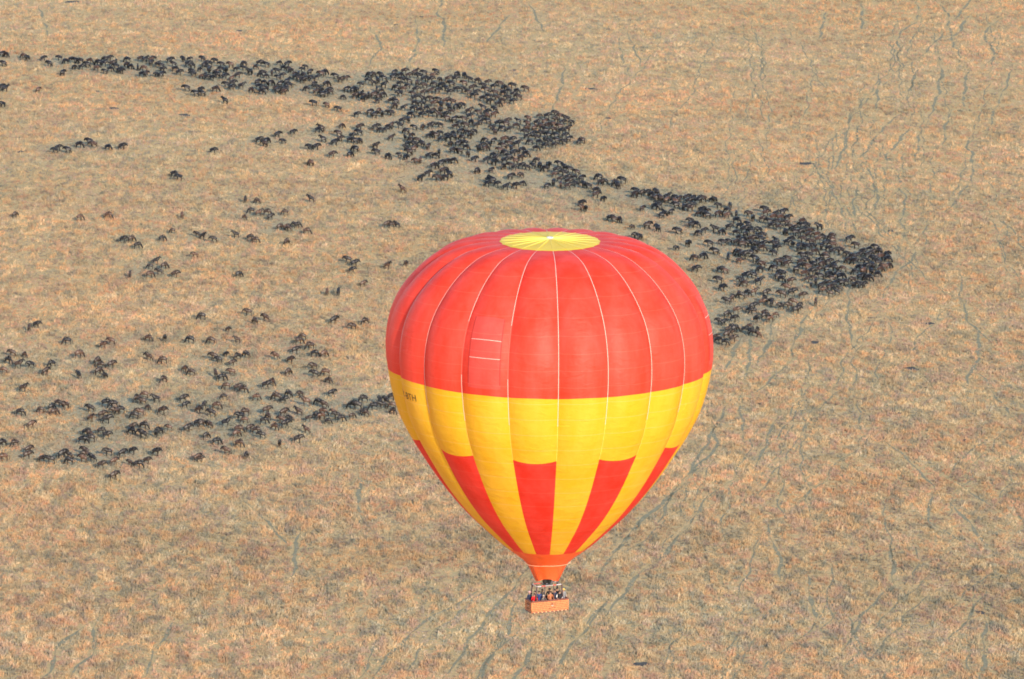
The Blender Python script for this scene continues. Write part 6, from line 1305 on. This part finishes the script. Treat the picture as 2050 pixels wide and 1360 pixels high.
M_RED = nylon('red_nylon', (0.86, 0.058, 0.026), 0.04, 0.36, 0.075)
M_RED2 = nylon('red_nylon_patch', (0.80, 0.085, 0.060))
M_TAIL = nylon('red_nylon_tail', (0.82, 0.035, 0.018))
M_YEL = nylon('yellow_nylon', (0.89, 0.52, 0.018), 0.14)
M_CAP = nylon('lemon_nylon', (0.86, 0.72, 0.06), 0.0, 0.3)
M_SCOOP = nylon('orange_scoop_cloth', (0.95, 0.12, 0.018), 0.0, 0.22)
M_TAPE = plain('white_load_tape', (0.78, 0.62, 0.52), 0.8, 0.2, 0.05)
M_CAPT = plain('lemon_cap_tape', (0.84, 0.74, 0.16), 0.8, 0.2, 0.05)
M_EDGE = plain('dark_red_binding', (0.48, 0.035, 0.03), 0.8, 0.2, 0.05)
M_TAPEY = plain('cream_load_tape', (0.88, 0.56, 0.09), 0.8, 0.2, 0.05)
M_TAPER = plain('red_load_tape', (0.72, 0.10, 0.07), 0.8, 0.2, 0.05)

PROF = [(4.02, 31.35), (5.2, 31.30), (6.4, 31.14), (7.8, 30.78), (9.37, 29.99), (10.82, 28.84), (12.12, 27.37), (12.92, 26.02), (13.38, 24.62),
        (13.58, 23.24), (13.59, 21.84), (13.40, 20.44), (13.09, 19.01), (12.55, 17.32), (11.69, 15.58), (10.89, 14.24), (9.67, 12.33), (8.29, 10.43),
        (6.84, 8.73), (5.41, 7.33), (4.08, 6.09), (3.05, 5.26), (2.42, 4.78), (1.86, 4.30)]
pp = np.array(PROF)
dense = []
for k in range(len(pp) - 1):
    p0, p1, p2, p3 = pp[max(k - 1, 0)], pp[k], pp[k + 1], pp[min(k + 2, len(pp) - 1)]
    for s in np.arange(12) / 12:
        dense.append(0.5 * ((2 * p1) + (p2 - p0) * s + (2 * p0 - 5 * p1 + 4 * p2 - p3) * s * s + (3 * p1 - p0 - 3 * p2 + p3) * s ** 3))
dense.append(pp[-1])
dense = np.array(dense)
arc = np.concatenate([[0], np.cumsum(np.linalg.norm(np.diff(dense, axis=0), axis=1))])
S_END = arc[-1]
tang = np.gradient(dense, arc, axis=0)
tang /= np.linalg.norm(tang, axis=1, keepdims=True)
NGORE, SEAM0, HALF = 20, 3.0, 9.0


def s_at_z(z):
    return float(np.interp(-z, -dense[:, 1], arc))


def env_point(s, az, lift=0.0):
    """a point of the envelope: arc length s down from the crown, azimuth in degrees from the side facing the viewer"""
    r = float(np.interp(s, arc, dense[:, 0])); z = float(np.interp(s, arc, dense[:, 1]))
    tr_, tz_ = float(np.interp(s, arc, tang[:, 0])), float(np.interp(s, arc, tang[:, 1]))
    nr, nz = -tz_, tr_
    d = ((az - SEAM0) % 18.0) - 9.0
    k = min(1.0, max(0.0, (z - 7.0) / 15.0)); k = k * k * (3 - 2 * k)
    bulge = r * (0.012 + 0.036 * k) * min(1.0, 0.10 + s / 6.0)
    rs = (r - 0.95 * bulge) / 0.992
    rr = rs * math.cos(R(HALF)) / math.cos(R(d))
    off = bulge * (1 - (abs(d) / 9.0) ** 2.2) + lift
    a = R(az)
    rr += nr * off
    return (rr * math.sin(a), -rr * math.cos(a), z + nz * off)


def strip(name, s0, s1, az0, az1, rows, cols, mat, sag0=0.0, sag1=0.0, lift=0.0):
    V, Fc = [], []
    for i in range(rows + 1):
        for j in range(cols + 1):
            u = j / cols
            g = 1 - (2 * u - 1) ** 2
            a_, b_ = s0 + sag0 * g, s1 + sag1 * g
            V.append(env_point(a_ + (b_ - a_) * i / rows, az0 + (az1 - az0) * u * 0.99999 + 0.00005, lift))
    for i in range(rows):
        for j in range(cols):
            q = i * (cols + 1) + j
            Fc.append((q, q + cols + 1, q + cols + 2, q + 1))
    return link(name, mesh_from(name, V, Fc), balloon, mat, True)


S_RY, S_CK, S_MR = s_at_z(20.95), s_at_z(15.45), s_at_z(5.72)
for k in range(NGORE):
    a0, a1 = SEAM0 + 18 * k, SEAM0 + 18 * (k + 1)
    check = (k % 2 == 1)
    strip('red_panel', 0.0, S_RY, a0, a1, 44, 12, M_RED, 0.0, -0.22)
    if check:
        strip('yellow_panel', S_RY, S_CK, a0, a1, 14, 12, M_YEL, -0.22, 0.05)
        strip('red_tail_panel', S_CK, S_MR, a0, a1, 26, 12, M_TAIL, 0.05, 0.0)
    else:
        strip('yellow_panel', S_RY, S_MR, a0, a1, 40, 12, M_YEL, -0.22, 0.0)
    strip('mouth_panel', S_MR, S_END, a0, a1, 5, 12, M_SCOOP)

# load tapes along the seams
def tape(s0, s1, az, half_w, mat, name='load_tape'):
    rows = max(2, int((s1 - s0) / 0.35))
    V = []
    for i in range(rows + 1):
        s = s0 + (s1 - s0) * i / rows
        p = Vector(env_point(s, az + 0.0001, 0.03))
        a = R(az)
        e = Vector((math.cos(a), math.sin(a), 0)) * half_w
        out = Vector((math.sin(a), -math.cos(a), 0)) * 0.012
        V += [tuple(p - e), tuple(p + out), tuple(p + e)]
    Fc = []
    for i in range(rows):
        for j in (0, 1):
            q = 3 * i + j
            Fc.append((q, q + 3, q + 4, q + 1))
    return link(name, mesh_from(name, V, Fc), balloon, mat, True)


PATCH_GORES = (-2, 4, 11)
S_T0, S_T1 = s_at_z(26.7), s_at_z(22.5)
S_WH = s_at_z(18.6)
for k in range(NGORE):
    az = SEAM0 + 18 * k
    near = any((k - g) % 20 in (0, 1) for g in PATCH_GORES)
    if near:
        tape(0.05, S_T0, az, 0.017, M_TAPE)
        tape(S_T0, S_T1, az, 0.05, M_TAPER)
        tape(S_T1, S_WH, az, 0.017, M_TAPE)
    else:
        tape(0.05, S_WH, az, 0.017, M_TAPE)
    tape(S_WH, S_CK, az, 0.022, M_TAPEY)

# panels where a banner can be hung
for g in PATCH_GORES:
    c = SEAM0 + 18 * g + 9
    strip('banner_patch', s_at_z(27.0), s_at_z(21.7), c - 5.6, c + 6.6, 14, 8, M_RED2, 0, 0, 0.015)
    for z in (25.4, 24.05):
        strip('banner_seam', s_at_z(z + 0.013), s_at_z(z - 0.013), c - 5.2, c + 6.4, 1, 10, M_TAPE, 0, 0, 0.03)
    for a in (c - 5.4, c + 6.4):
        strip('banner_edge', s_at_z(27.0), s_at_z(22.0), a - 0.12, a + 0.12, 12, 1, M_EDGE, 0, 0, 0.035)

# crown cap: a pleated disc
V, Fc = [(0, 0, 31.62)], []
NA, NR = 120, 12
for i in range(1, NR + 1):
    u = i / NR
    for j in range(NA):
        a = 2 * math.pi * j / NA
        r = 4.12 * u * (1 + (0.012 * math.cos(20 * (a - R(SEAM0))) if i == NR else 0))
        z = 31.43 + 0.19 * (1 - u) + 0.022 * u * (1 - u) * 2 * math.cos(20 * a) + 0.008 * u * math.cos(40 * a) - (0.05 if i == NR else 0)
        V.append((r * math.sin(a), -r * math.cos(a), z))
Fc += [(0, 1 + j, 1 + (j + 1) % NA) for j in range(NA)]
for i in range(NR - 1):
    for j in range(NA):
        p, q = 1 + i * NA, 1 + (i + 1) * NA
        Fc.append((p + j, q + j, q + (j + 1) % NA, p + (j + 1) % NA))
cap = link('crown_cap', mesh_from('crown_cap', V, Fc), balloon, M_CAP, True)
cap['label'] = 'pale yellow pleated crown cap'
for j in range(20):
    a = R(SEAM0 + 18 * j)
    bm = bmesh.new()
    tube(bm, [(0.22 * math.sin(a), -0.22 * math.cos(a), 31.64), (4.0 * math.sin(a), -4.0 * math.cos(a), 31.47)], [0.035, 0.012], 4)
    link('cap_tape', bm_mesh('cap_tape', bm), cap, M_CAPT)
bm = bmesh.new()
ring_tube(bm, [(0.24 * math.sin(x), 0.24 * math.cos(x), 31.68) for x in [2 * math.pi * q / 16 for q in range(16)]], 0.05, 6)
link('crown_ring', bm_mesh('crown_ring', bm), cap, plain('crown_ring_metal', (0.45, 0.48, 0.55), 0.4, 0.5))
V = [(0, 0, 31.665)] + [((0.42 + 0.25 * (q % 2)) * math.sin(2 * math.pi * q / 40), (0.42 + 0.25 * (q % 2)) * math.cos(2 * math.pi * q / 40), 31.62) for q in range(40)]
link('crown_patch', mesh_from('crown_patch', V, [(0, 1 + (q + 1) % 40, 1 + q) for q in range(40)]), cap, M_TAPE)

# registration letters sewn on the yellow cloth
fc = bpy.data.curves.new('registration', 'FONT')
fc.body = '5Y-BTH'
fc.size = 0.80
fc.space_character = 1.08
fo = bpy.data.objects.new('registration', fc)
C.objects.link(fo)
bpy.context.view_layer.update()
fm = bpy.data.meshes.new_from_object(fo.evaluated_get(bpy.context.evaluated_depsgraph_get()))
bpy.data.objects.remove(fo)
bm = bmesh.new(); bm.from_mesh(fm)
bmesh.ops.triangulate(bm, faces=bm.faces)
bmesh.ops.subdivide_edges(bm, edges=[e for e in bm.edges if e.calc_length() > 0.25], cuts=2)
wx = max(v.co.x for v in bm.verts)
s_base = s_at_z(19.55)
for v in bm.verts:
    v.co = env_point(s_base - v.co.y, -55.6 + (v.co.x - wx) / 13.3 * 57.3, 0.03)
link('registration_letters', bm_mesh('registration_letters', bm), balloon, plain('black_letter_cloth', (0.03, 0.025, 0.025), 0.8, 0.2))

# mouth tape and scoop
bm = bmesh.new()
ring_tube(bm, [((1.89 + 0.05 * math.sin(5 * x)) * math.sin(x), -(1.89 + 0.05 * math.sin(5 * x)) * math.cos(x), 4.27 + 0.05 * math.sin(3 * x + 1) - 0.03 * math.cos(x)) for x in [2 * math.pi * q / 60 for q in range(60)]], 0.022, 6)
link('mouth_tape', bm_mesh('mouth_tape', bm), balloon, plain('mouth_webbing', (0.85, 0.42, 0.25), 0.8, 0.2))
V, Fc = [], []
NA = 48
for i in range(9):
    u = i / 8
    for j in range(NA):
        a = 2 * math.pi * j / NA
        r = 1.78 + (0.93 - 1.78) * u ** 0.92 + 0.035 * math.cos(8 * a) * (0.4 + u)
        front = max(0.0, math.cos(a)) ** 3
        V.append((r * math.sin(a), -r * math.cos(a), 4.24 - (1.66 - 0.36 * front) * u))
for i in range(8):
    for j in range(NA):
        Fc.append((i * NA + j, (i + 1) * NA + j, (i + 1) * NA + (j + 1) % NA, i * NA + (j + 1) % NA))
link('scoop', mesh_from('scoop', V, Fc), balloon, M_SCOOP, True)['label'] = 'orange red cloth scoop under the envelope mouth'

# basket, turned a little so that its long side faces the sun
YAW = R(23.0)
BL, BD, BH = 3.30, 1.36, 1.05
M_WICK = plain('wicker_cane', (0.58, 0.205, 0.08), 0.7, 0.3, 0.28, 7.0)  # orange-brown cane colour, the same on every side of the basket
M_WICKD = plain('dark_binding_cane', (0.24, 0.07, 0.035), 0.7, 0.3, 0.2, 7.0)
M_LEATH = plain('maroon_leather', (0.16, 0.055, 0.04), 0.6, 0.4, 0.15)
M_HIDE = plain('pale_rawhide_lacing', (0.72, 0.44, 0.24), 0.8, 0.2, 0.1)
M_WOODF = plain('basket_floor_wood', (0.30, 0.20, 0.11), 0.7, 0.3, 0.2)
M_INK = plain('dark_emblem_paint', (0.06, 0.035, 0.03), 0.7, 0.3, 0.1)
M_WHT = plain('white_emblem_paint', (0.80, 0.76, 0.70), 0.7, 0.3, 0.05)
bm = bmesh.new()
add_box(bm, 0, 0, 0.05, BL - 0.10, BD - 0.10, 0.05)
basket = link('basket', bm_mesh('basket', bm), balloon, M_WOODF)
basket.rotation_euler = (0, 0, YAW)
basket['label'] = 'long woven wicker basket'


def wicker(L, H0, H1, bands):
    """woven side: broad canes with a thin dark binding row between, running over and under the stakes"""
    bm = bmesh.new()
    n = int(L / 0.11)
    hh = (H1 - H0) / bands
    rows = []
    for r in range(bands):
        rows.append((H0 + hh * (r + 0.36), hh * 0.40, 0))
        rows.append((H0 + hh * (r + 0.88), hh * 0.17, 1))
    for r, (z, half, mi) in enumerate(rows):
        rings = []
        for i in range(n + 1):
            x = -L / 2 + L * i / n
            y = (0.016 if mi == 0 else 0.008) * (1 if (i + r // 2) % 2 else -1)
            rings.append([bm.verts.new((x, y + 0.024 * math.cos(q), z + half * math.sin(q) * 1.25)) for q in [math.pi * (0.25 + 0.5 * w) for w in range(4)]])
        for i in range(n):
            for w in range(4):
                bm.faces.new((rings[i][w], rings[i + 1][w], rings[i + 1][(w + 1) % 4], rings[i][(w + 1) % 4])).material_index = mi
    return bm_mesh('wicker_wall', bm)


long_side, short_side = wicker(BL, 0.10, 1.00, 6), wicker(BD - 0.06, 0.10, 1.00, 6)
for me in (long_side, short_side):
    me.materials.append(M_WICK)
    me.materials.append(M_WICKD)
for (x, y, rz, me) in ((0, -BD / 2, 0, long_side), (0, BD / 2, 0, long_side), (-BL / 2, 0, math.pi / 2, short_side), (BL / 2, 0, math.pi / 2, short_side)):
    o = link('wicker_wall', me, basket)
    o.location = (x, y, 0); o.rotation_euler = (0, 0, rz)
bm = bmesh.new()
for sy in (-1, 1):
    add_box(bm, 0, sy * (BD / 2 - 0.045), 0.54, BL - 0.08, 0.02, 0.86)
for sx in (-1, 1):
    add_box(bm, sx * (BL / 2 - 0.045), 0, 0.54, 0.02, BD - 0.12, 0.86)
link('inner_lining', bm_mesh('inner_lining', bm), basket, plain('dark_inner_lining', (0.13, 0.05, 0.03), 0.8, 0.2))
corner = []
for k in range(40):
    a = 2 * math.pi * k / 40
    cx, cy = (BL / 2 - 0.10) * (1 if math.cos(a) > 0 else -1), (BD / 2 - 0.10) * (1 if math.sin(a) > 0 else -1)
    corner.append((cx + 0.10 * math.cos(a), cy + 0.10 * math.sin(a)))
for nm, z, rad, mat in (('padded_rim', 1.03, 0.065, M_LEATH), ('leather_foot_band', 0.09, 0.05, M_LEATH)):
    bm = bmesh.new()
    ring_tube(bm, [(x * 1.004, y * 1.008, z) for x, y in corner], rad, 8)
    link(nm, bm_mesh(nm, bm), basket, mat, True)
for sx in (-1, 1):
    for sy in (-1, 1):
        bm = bmesh.new()
        tube(bm, [(sx * (BL / 2 - 0.01), sy * (BD / 2 - 0.01), 0.06), (sx * (BL / 2 - 0.01), sy * (BD / 2 - 0.01), 1.0)], 0.05, 8)
        link('corner_binding', bm_mesh('corner_binding', bm), basket, M_WICK, True)
for k in range(9):                                            # lacing of the foot band
    x = -BL / 2 + 0.22 + k * (BL - 0.44) / 8
    for sy in (-1, 1):
        bm = bmesh.new()
        add_box(bm, x, sy * (BD / 2 + 0.045), 0.10, 0.13, 0.04, 0.05, Matrix.Rotation(R(14), 4, 'Y'))
        link('lacing', bm_mesh('lacing', bm), basket, M_HIDE)
for x in (-0.55, 0.55):                                       # inner partitions
    bm = bmesh.new()
    add_box(bm, x, 0, 0.50, 0.05, BD - 0.12, 0.84)
    link('partition', bm_mesh('partition', bm), basket, M_WICK)


def emblem(parent, x, y, rz, s):
    """worn painted emblem: a roof-like arc, an eye and a line of lettering too worn to read"""
    def flat(pts, mat, name, d):
        me = mesh_from(name, [(p[0] * s, d, p[1] * s) for p in pts], [tuple(range(len(pts)))])
        o = link(name, me, parent, mat)
        o.location = (x, y, 0.56); o.rotation_euler = (0, 0, rz)
    flat([(-0.32, 0.12), (-0.08, 0.20), (-0.05, 0.34), (0.0, 0.22), (0.10, 0.18), (0.34, 0.20), (0.34, 0.15), (0.10, 0.13), (0.0, 0.15), (-0.10, 0.14)], M_INK, 'emblem_wing', -0.050)
    flat([(0.075 * math.cos(a), 0.03 + 0.055 * math.sin(a)) for a in [2 * math.pi * q / 14 for q in range(14)]], M_WHT, 'emblem_eye', -0.050)
    flat([(0.045 * math.cos(a), 0.045 + 0.04 * math.sin(a)) for a in [2 * math.pi * q / 10 for q in range(10)]], M_INK, 'emblem_pupil', -0.056)
    flat([(-0.34, -0.22), (-0.02, -0.17), (0.33, -0.13), (0.33, -0.18), (-0.02, -0.225), (-0.34, -0.27)], M_INK, 'emblem_line', -0.050)


emblem(basket, 0.20, -BD / 2, 0, 0.9)
emblem(basket, -BL / 2, 0.0, -math.pi / 2, 1.0)

# uprights and burner frame
M_POLE = plain('dark_upright_sleeve', (0.075, 0.045, 0.045), 0.6, 0.4)
M_PAD = plain('white_frame_padding', (0.50, 0.48, 0.48), 0.7, 0.3)
M_PADR = plain('red_frame_padding', (0.55, 0.10, 0.09), 0.7, 0.3)
M_STEEL = plain('burner_steel', (0.10, 0.10, 0.11), 0.35, 0.6, 0.2, 9.0, 0.8)
FZ, FL, FD = 2.26, 2.25, 0.95
bm = bmesh.new()
frame_loop = [(-FL / 2, -FD / 2), (FL / 2, -FD / 2), (FL / 2, FD / 2), (-FL / 2, FD / 2)]
for (p, q) in zip(frame_loop, frame_loop[1:] + frame_loop[:1]):
    tube(bm, [(p[0], p[1], FZ), (q[0], q[1], FZ)], 0.026, 8)
frame = link('burner_frame', bm_mesh('burner_frame', bm), balloon, M_PAD, True)
frame.rotation_euler = (0, 0, YAW)
for (x0, x1, y, mat) in ((-1.05, -0.72, -FD / 2, M_PAD), (-0.72, -0.36, -FD / 2, M_PADR), (0.36, 0.62, -FD / 2, M_PADR), (0.62, 1.06, -FD / 2, M_PAD), (-1.0, -0.3, FD / 2, M_PADR), (0.25, 1.0, FD / 2, M_PAD)):
    bm = bmesh.new()
    tube(bm, [(x0, y, FZ), (x1, y, FZ)], 0.045, 8)
    link('padding', bm_mesh('padding', bm), frame, mat, True)
for sx in (-1, 1):
    for sy in (-1, 1):
        bm = bmesh.new()
        tube(bm, [(sx * (FL / 2 + 0.10), sy * (BD / 2 - 0.12), 1.04), (sx * FL / 2, sy * FD / 2, FZ)], [0.075, 0.065], 8)
        link('upright', bm_mesh('upright', bm), frame, M_POLE, True)
    bm = bmesh.new()
    tube(bm, [(sx * 0.42, -BD / 2 + 0.06, 1.04), (sx * 0.40, -FD / 2, FZ)], 0.035, 8)
    link('upright', bm_mesh('upright', bm), frame, M_POLE, True)
for j in range(16):                                           # flying wires from the mouth to the frame corners
    a = R(SEAM0 + 22.5 * j)
    sx, sy = (1 if math.sin(a) > 0 else -1), (1 if -math.cos(a) > 0 else -1)
    cx, cy = sx * FL / 2, sy * FD / 2
    ca, sa = math.cos(-YAW), math.sin(-YAW)
    wx_, wy_ = 1.82 * math.sin(a), -1.82 * math.cos(a)
    bm = bmesh.new()
    tube(bm, [(cx, cy, FZ + 0.03), (wx_ * ca - wy_ * sa, wx_ * sa + wy_ * ca, 4.30)], 0.008, 4)
    link('flying_wire', bm_mesh('flying_wire', bm), frame, M_STEEL)
bm = bmesh.new()
add_box(bm, 0, 0, FZ, 0.72, 0.30, 0.08)
burner = link('burner', bm_mesh('burner', bm), balloon, M_STEEL)
burner.rotation_euler = (0, 0, YAW)
for sx in (-0.19, 0.19):
    bm = bmesh.new()
    tube(bm, [(sx, 0, FZ + 0.05), (sx, 0, FZ + 0.14), (sx, 0, FZ + 0.18), (sx, 0, FZ + 0.60)], [0.12, 0.15, 0.21, 0.22], 14, False)
    link('burner_can', bm_mesh('burner_can', bm), burner, M_STEEL, True)
    bm = bmesh.new()
    tube(bm, [(sx + 0.11 * math.cos(q * 0.6), 0.11 * math.sin(q * 0.6), FZ + 0.2 + q * 0.006) for q in range(42)], 0.014, 5)
    link('coil', bm_mesh('coil', bm), burner, M_STEEL, True)
    bm = bmesh.new()
    tube(bm, [(sx, -0.12, FZ - 0.04), (sx, -0.16, FZ - 0.22), (sx * 0.8, -0.10, FZ - 0.26)], 0.02, 6)
    link('valve_handle', bm_mesh('valve_handle', bm), burner, M_PADR, True)

# ------------------------------------------------------------------ people in the basket
t = NT('clothes_and_skin')
ac = t.n('ShaderNodeAttribute', attribute_name='coat').outputs['Color']
co = t.n('ShaderNodeTexCoord').outputs['Object']
cv = t.mix(1.0, ac, t.ramp(t.noise(7.0, 3, 0.6, co), [(0.3, (0.85, 0.85, 0.85)), (0.7, (1.12, 1.12, 1.12))]), 'MULTIPLY')
M_CLOTH = t.done(t.bsdf(cv, 0.75, 0.25))


def person_mesh(jacket, trousers, skin, sleeves, reach):
    """a standing figure 1.72 m tall facing -Y, arms bent forward (reach) or hanging"""
    J, B = [], []
    def jt(*a):
        J.append(a); return len(J) - 1
    def bn(*a):
        for p, q in zip(a[:-1], a[1:]): B.append((p, q))
    pel = jt(0, 0, 0.95, 0.15, 0.115); wst = jt(0, 0.01, 1.10, 0.135, 0.105); chs = jt(0, 0, 1.30, 0.165, 0.12); shd = jt(0, 0.01, 1.42, 0.12, 0.085)
    nck = jt(0, 0, 1.50, 0.055, 0.055); jaw = jt(0, -0.02, 1.575, 0.068, 0.080); skl = jt(0, -0.005, 1.655, 0.080, 0.095)
    bn(pel, wst, chs, shd, nck, jaw, skl)
    fingers = []
    for s in (-1, 1):
        h = jt(s * 0.09, 0, 0.88, 0.09, 0.095); k = jt(s * 0.10, -0.01, 0.50, 0.06, 0.065); an = jt(s * 0.10, 0.02, 0.10, 0.042, 0.045); toe = jt(s * 0.11, -0.15, 0.045, 0.045, 0.035)
        bn(pel, h, k, an, toe)
        sh = jt(s * 0.19, 0, 1.40, 0.062, 0.065)
        if reach:
            el = jt(s * 0.27, -0.08, 1.16, 0.047, 0.047); wr = jt(s * 0.20, -0.30, 1.13, 0.032, 0.032); pm = jt(s * 0.18, -0.37, 1.12, 0.040, 0.020)
            d = Vector((-s * 0.15, -0.95, -0.25)).normalized()
        else:
            el = jt(s * 0.26, 0.03, 1.12, 0.047, 0.047); wr = jt(s * 0.25, -0.06, 0.89, 0.032, 0.032); pm = jt(s * 0.245, -0.085, 0.82, 0.020, 0.040)
            d = Vector((0, -0.3, -0.95)).normalized()
        bn(shd, sh, el, wr, pm)
        side = Vector((1, 0, 0)) if reach else Vector((0, 1, 0))
        p0 = Vector(J[pm][:3])
        for q, (o_, ln) in enumerate(((-0.030, 0.075), (-0.010, 0.088), (0.010, 0.084), (0.030, 0.066))):
            b0 = p0 + side * o_ + d * 0.02
            fingers.append(([b0, b0 + d * ln * 0.5, b0 + d * ln * 0.85 + Vector((0, 0, -0.02))], [0.0095, 0.009, 0.007]))
        b0 = p0 - d * 0.02 + side * (-s * 0.03 if reach else -0.03)
        fingers.append(([b0, b0 + side * (-s * 0.03 if reach else -0.03) + d * 0.03, b0 + side * (-s * 0.035 if reach else -0.035) + d * 0.06], [0.011, 0.010, 0.008]))
    base = skin_mesh('person_body', J, B, 1)
    def colour(v):
        if v.z > 1.485 and abs(v.x) < 0.13: return skin
        if v.z < 0.07: return (0.05, 0.04, 0.035)
        if v.z < 0.96 and abs(v.x) < 0.2 and v.y > -0.25 and not (abs(v.x) > 0.185): return trousers
        far = abs(v.x) > 0.16
        if reach and v.y < -0.315 and far is not None and v.z > 1.0: return skin
        if not reach and far and v.z < 0.90: return skin
        return sleeves if abs(v.x) > 0.20 else jacket
    parts = [(base, colour)]
    bm = bmesh.new()
    for pts, rad in fingers:
        tube(bm, pts, rad, 5)
    parts.append((bm_mesh('fingers', bm), skin))
    bm = bmesh.new()
    tube(bm, [(0, -0.085, 1.645), (0, -0.118, 1.605), (0, -0.088, 1.595)], [0.010, 0.017, 0.012], 5)
    for s in (-1, 1):
        tube(bm, [(s * 0.080, 0.005, 1.60), (s * 0.092, 0.012, 1.625), (s * 0.082, 0.008, 1.65)], [0.012, 0.018, 0.012], 5)
    parts.append((bm_mesh('face', bm), skin))
    bm = bmesh.new()
    for s in (-1, 1):
        bmesh.ops.create_icosphere(bm, subdivisions=1, radius=0.012, matrix=Matrix.Translation((s * 0.032, -0.088, 1.638)))
    tube(bm, [(-0.022, -0.090, 1.566), (0, -0.096, 1.564), (0.022, -0.090, 1.566)], 0.006, 4)
    parts.append((bm_mesh('eyes', bm), (0.05, 0.03, 0.03)))
    me = join_meshes('person', parts)
    me.materials.append(M_CLOTH)
    return me


def hair_mesh(kind):
    bm = bmesh.new()
    bmesh.ops.create_uvsphere(bm, u_segments=14, v_segments=9, radius=1.0)
    for v in list(bm.verts):
        x, y, z = v.co
        lowest = -0.15 if y < -0.35 else (-1.1 if kind == 'long' else -0.75)
        z = max(z, lowest if kind != 'hat' else -0.12)
        v.co = (x * 0.097, y * 0.112 + 0.012, 1.668 + z * 0.088)
    if kind == 'hat':
        ret = bmesh.ops.create_cone(bm, cap_ends=True, segments=18, radius1=0.185, radius2=0.165, depth=0.016, matrix=Matrix.Translation((0, -0.01, 1.668)))
    elif kind == 'cap':
        add_box(bm, 0, -0.14, 1.675, 0.13, 0.11, 0.014)
    return bm_mesh('hair', bm)


SK1, SK2 = (0.40, 0.22, 0.15), (0.14, 0.075, 0.05)
BLK, NAV, GRY = (0.022, 0.022, 0.026), (0.025, 0.035, 0.075), (0.24, 0.24, 0.25)
# local x along the basket, y across, jacket, sleeves, skin, headgear kind and colour, height factor, turn, reach, label
PEOPLE = [
    (-1.42, 0.34, NAV, NAV, SK1, 'cap', (0.72, 0.42, 0.42), 0.94, 20, False, 'person in navy jacket and pink cap at the shaded basket end'),
    (-1.28, -0.34, (0.62, 0.018, 0.025), (0.62, 0.018, 0.025), SK1, 'short', (0.03, 0.02, 0.02), 0.92, -10, True, 'person in bright red jacket leaning at the near basket corner'),
    (-1.00, 0.10, (0.075, 0.03, 0.055), (0.075, 0.03, 0.055), SK1, 'long', (0.035, 0.022, 0.02), 0.97, 30, False, 'person in dark plum top with long dark hair behind the red jacket'),
    (-0.72, -0.05, (0.022, 0.045, 0.16), (0.022, 0.045, 0.16), SK1, 'short', (0.05, 0.03, 0.02), 0.97, -15, False, 'person in blue jacket next to the red jacket'),
    (-0.46, -0.42, (0.16, 0.14, 0.13), (0.16, 0.14, 0.13), SK1, 'cap', (0.68, 0.60, 0.52), 0.80, 5, True, 'short person with pale cap at the front rim'),
    (-0.30, 0.22, (0.07, 0.065, 0.06), (0.07, 0.065, 0.06), SK2, 'short', (0.015, 0.013, 0.013), 1.0, 10, False, 'person in dark grey top under the burner'),
    (0.14, -0.40, (0.42, 0.15, 0.07), (0.42, 0.15, 0.07), SK1, 'short', (0.025, 0.018, 0.016), 0.95, 0, True, 'person in orange brown jacket in the middle of the front rim'),
    (0.34, 0.24, BLK, BLK, SK2, 'short', (0.014, 0.012, 0.012), 1.02, -30, False, 'person in black top at the back, beside the burner handles'),
    (0.68, -0.10, NAV, BLK, SK1, 'long', (0.025, 0.018, 0.016), 0.99, 15, False, 'person in navy and black with long dark hair, mid basket'),
    (0.98, -0.40, BLK, (0.78, 0.76, 0.74), SK1, 'short', (0.02, 0.016, 0.015), 0.95, -20, True, 'person in black vest with white sleeves at the front rim'),
    (1.05, 0.26, BLK, BLK, SK1, 'short', (0.02, 0.016, 0.015), 1.0, 20, False, 'person in black jacket behind the white sleeves'),
    (1.42, -0.20, GRY, GRY, SK1, 'hat', (0.80, 0.55, 0.14), 1.0, 10, False, 'person in grey jacket and yellow hat at the far sunlit end'),
]
bmat = Matrix.Translation(balloon.location) @ balloon.rotation_euler.to_matrix().to_4x4() @ Matrix.Rotation(YAW, 4, 'Z')
for (x, y, jk, sl, sk, hk, hc, sc, turn, reach, lab) in PEOPLE:
    o = link('person', person_mesh(jk, (0.05, 0.055, 0.075), sk, sl, reach))
    w = bmat @ Vector((x, y, 0.077))
    o.location = w
    o.rotation_euler = (0, R(0.43), YAW + R(turn))
    o.scale = (sc, sc, sc)
    tag(o, lab, 'person', 'passengers in the basket')
    hm = plain('hat_cloth' if hk in ('cap', 'hat') else 'hair_strands', hc, 0.7, 0.3, 0.1)
    link({'cap': 'cap', 'hat': 'sun_hat'}.get(hk, 'hair'), hair_mesh(hk), o, hm, True)

# ------------------------------------------------------------------ a white bird standing in the grass
bx_, by_ = BIRD
bird = skin_mesh('bird', [(0, 0, 0.42, 0.085, 0.085), (-0.16, 0, 0.38, 0.05, 0.045), (-0.30, 0, 0.33, 0.03, 0.012), (0.10, 0, 0.50, 0.055, 0.06), (0.15, 0, 0.63, 0.026, 0.026), (0.18, 0, 0.72, 0.04, 0.04), (0.28, 0, 0.70, 0.010, 0.012),
                          (0.0, -0.04, 0.26, 0.014, 0.014), (0.0, -0.04, 0.01, 0.012, 0.012), (0.0, 0.04, 0.26, 0.014, 0.014), (0.0, 0.04, 0.01, 0.012, 0.012)],
                 [(0, 1), (1, 2), (0, 3), (3, 4), (4, 5), (5, 6), (0, 7), (7, 8), (0, 9), (9, 10)], 1)
bo = link('white_bird', bird, None, plain('white_plumage', (0.85, 0.84, 0.80), 0.8, 0.2, 0.04), True)
bo.location.z = float(relief(bx_, by_))
bo.rotation_euler = (0, 0, R(20))
bo.scale = (0.7, 0.7, 0.8)
tag(bo, 'tiny white bird in the grass just right of the basket', 'bird')
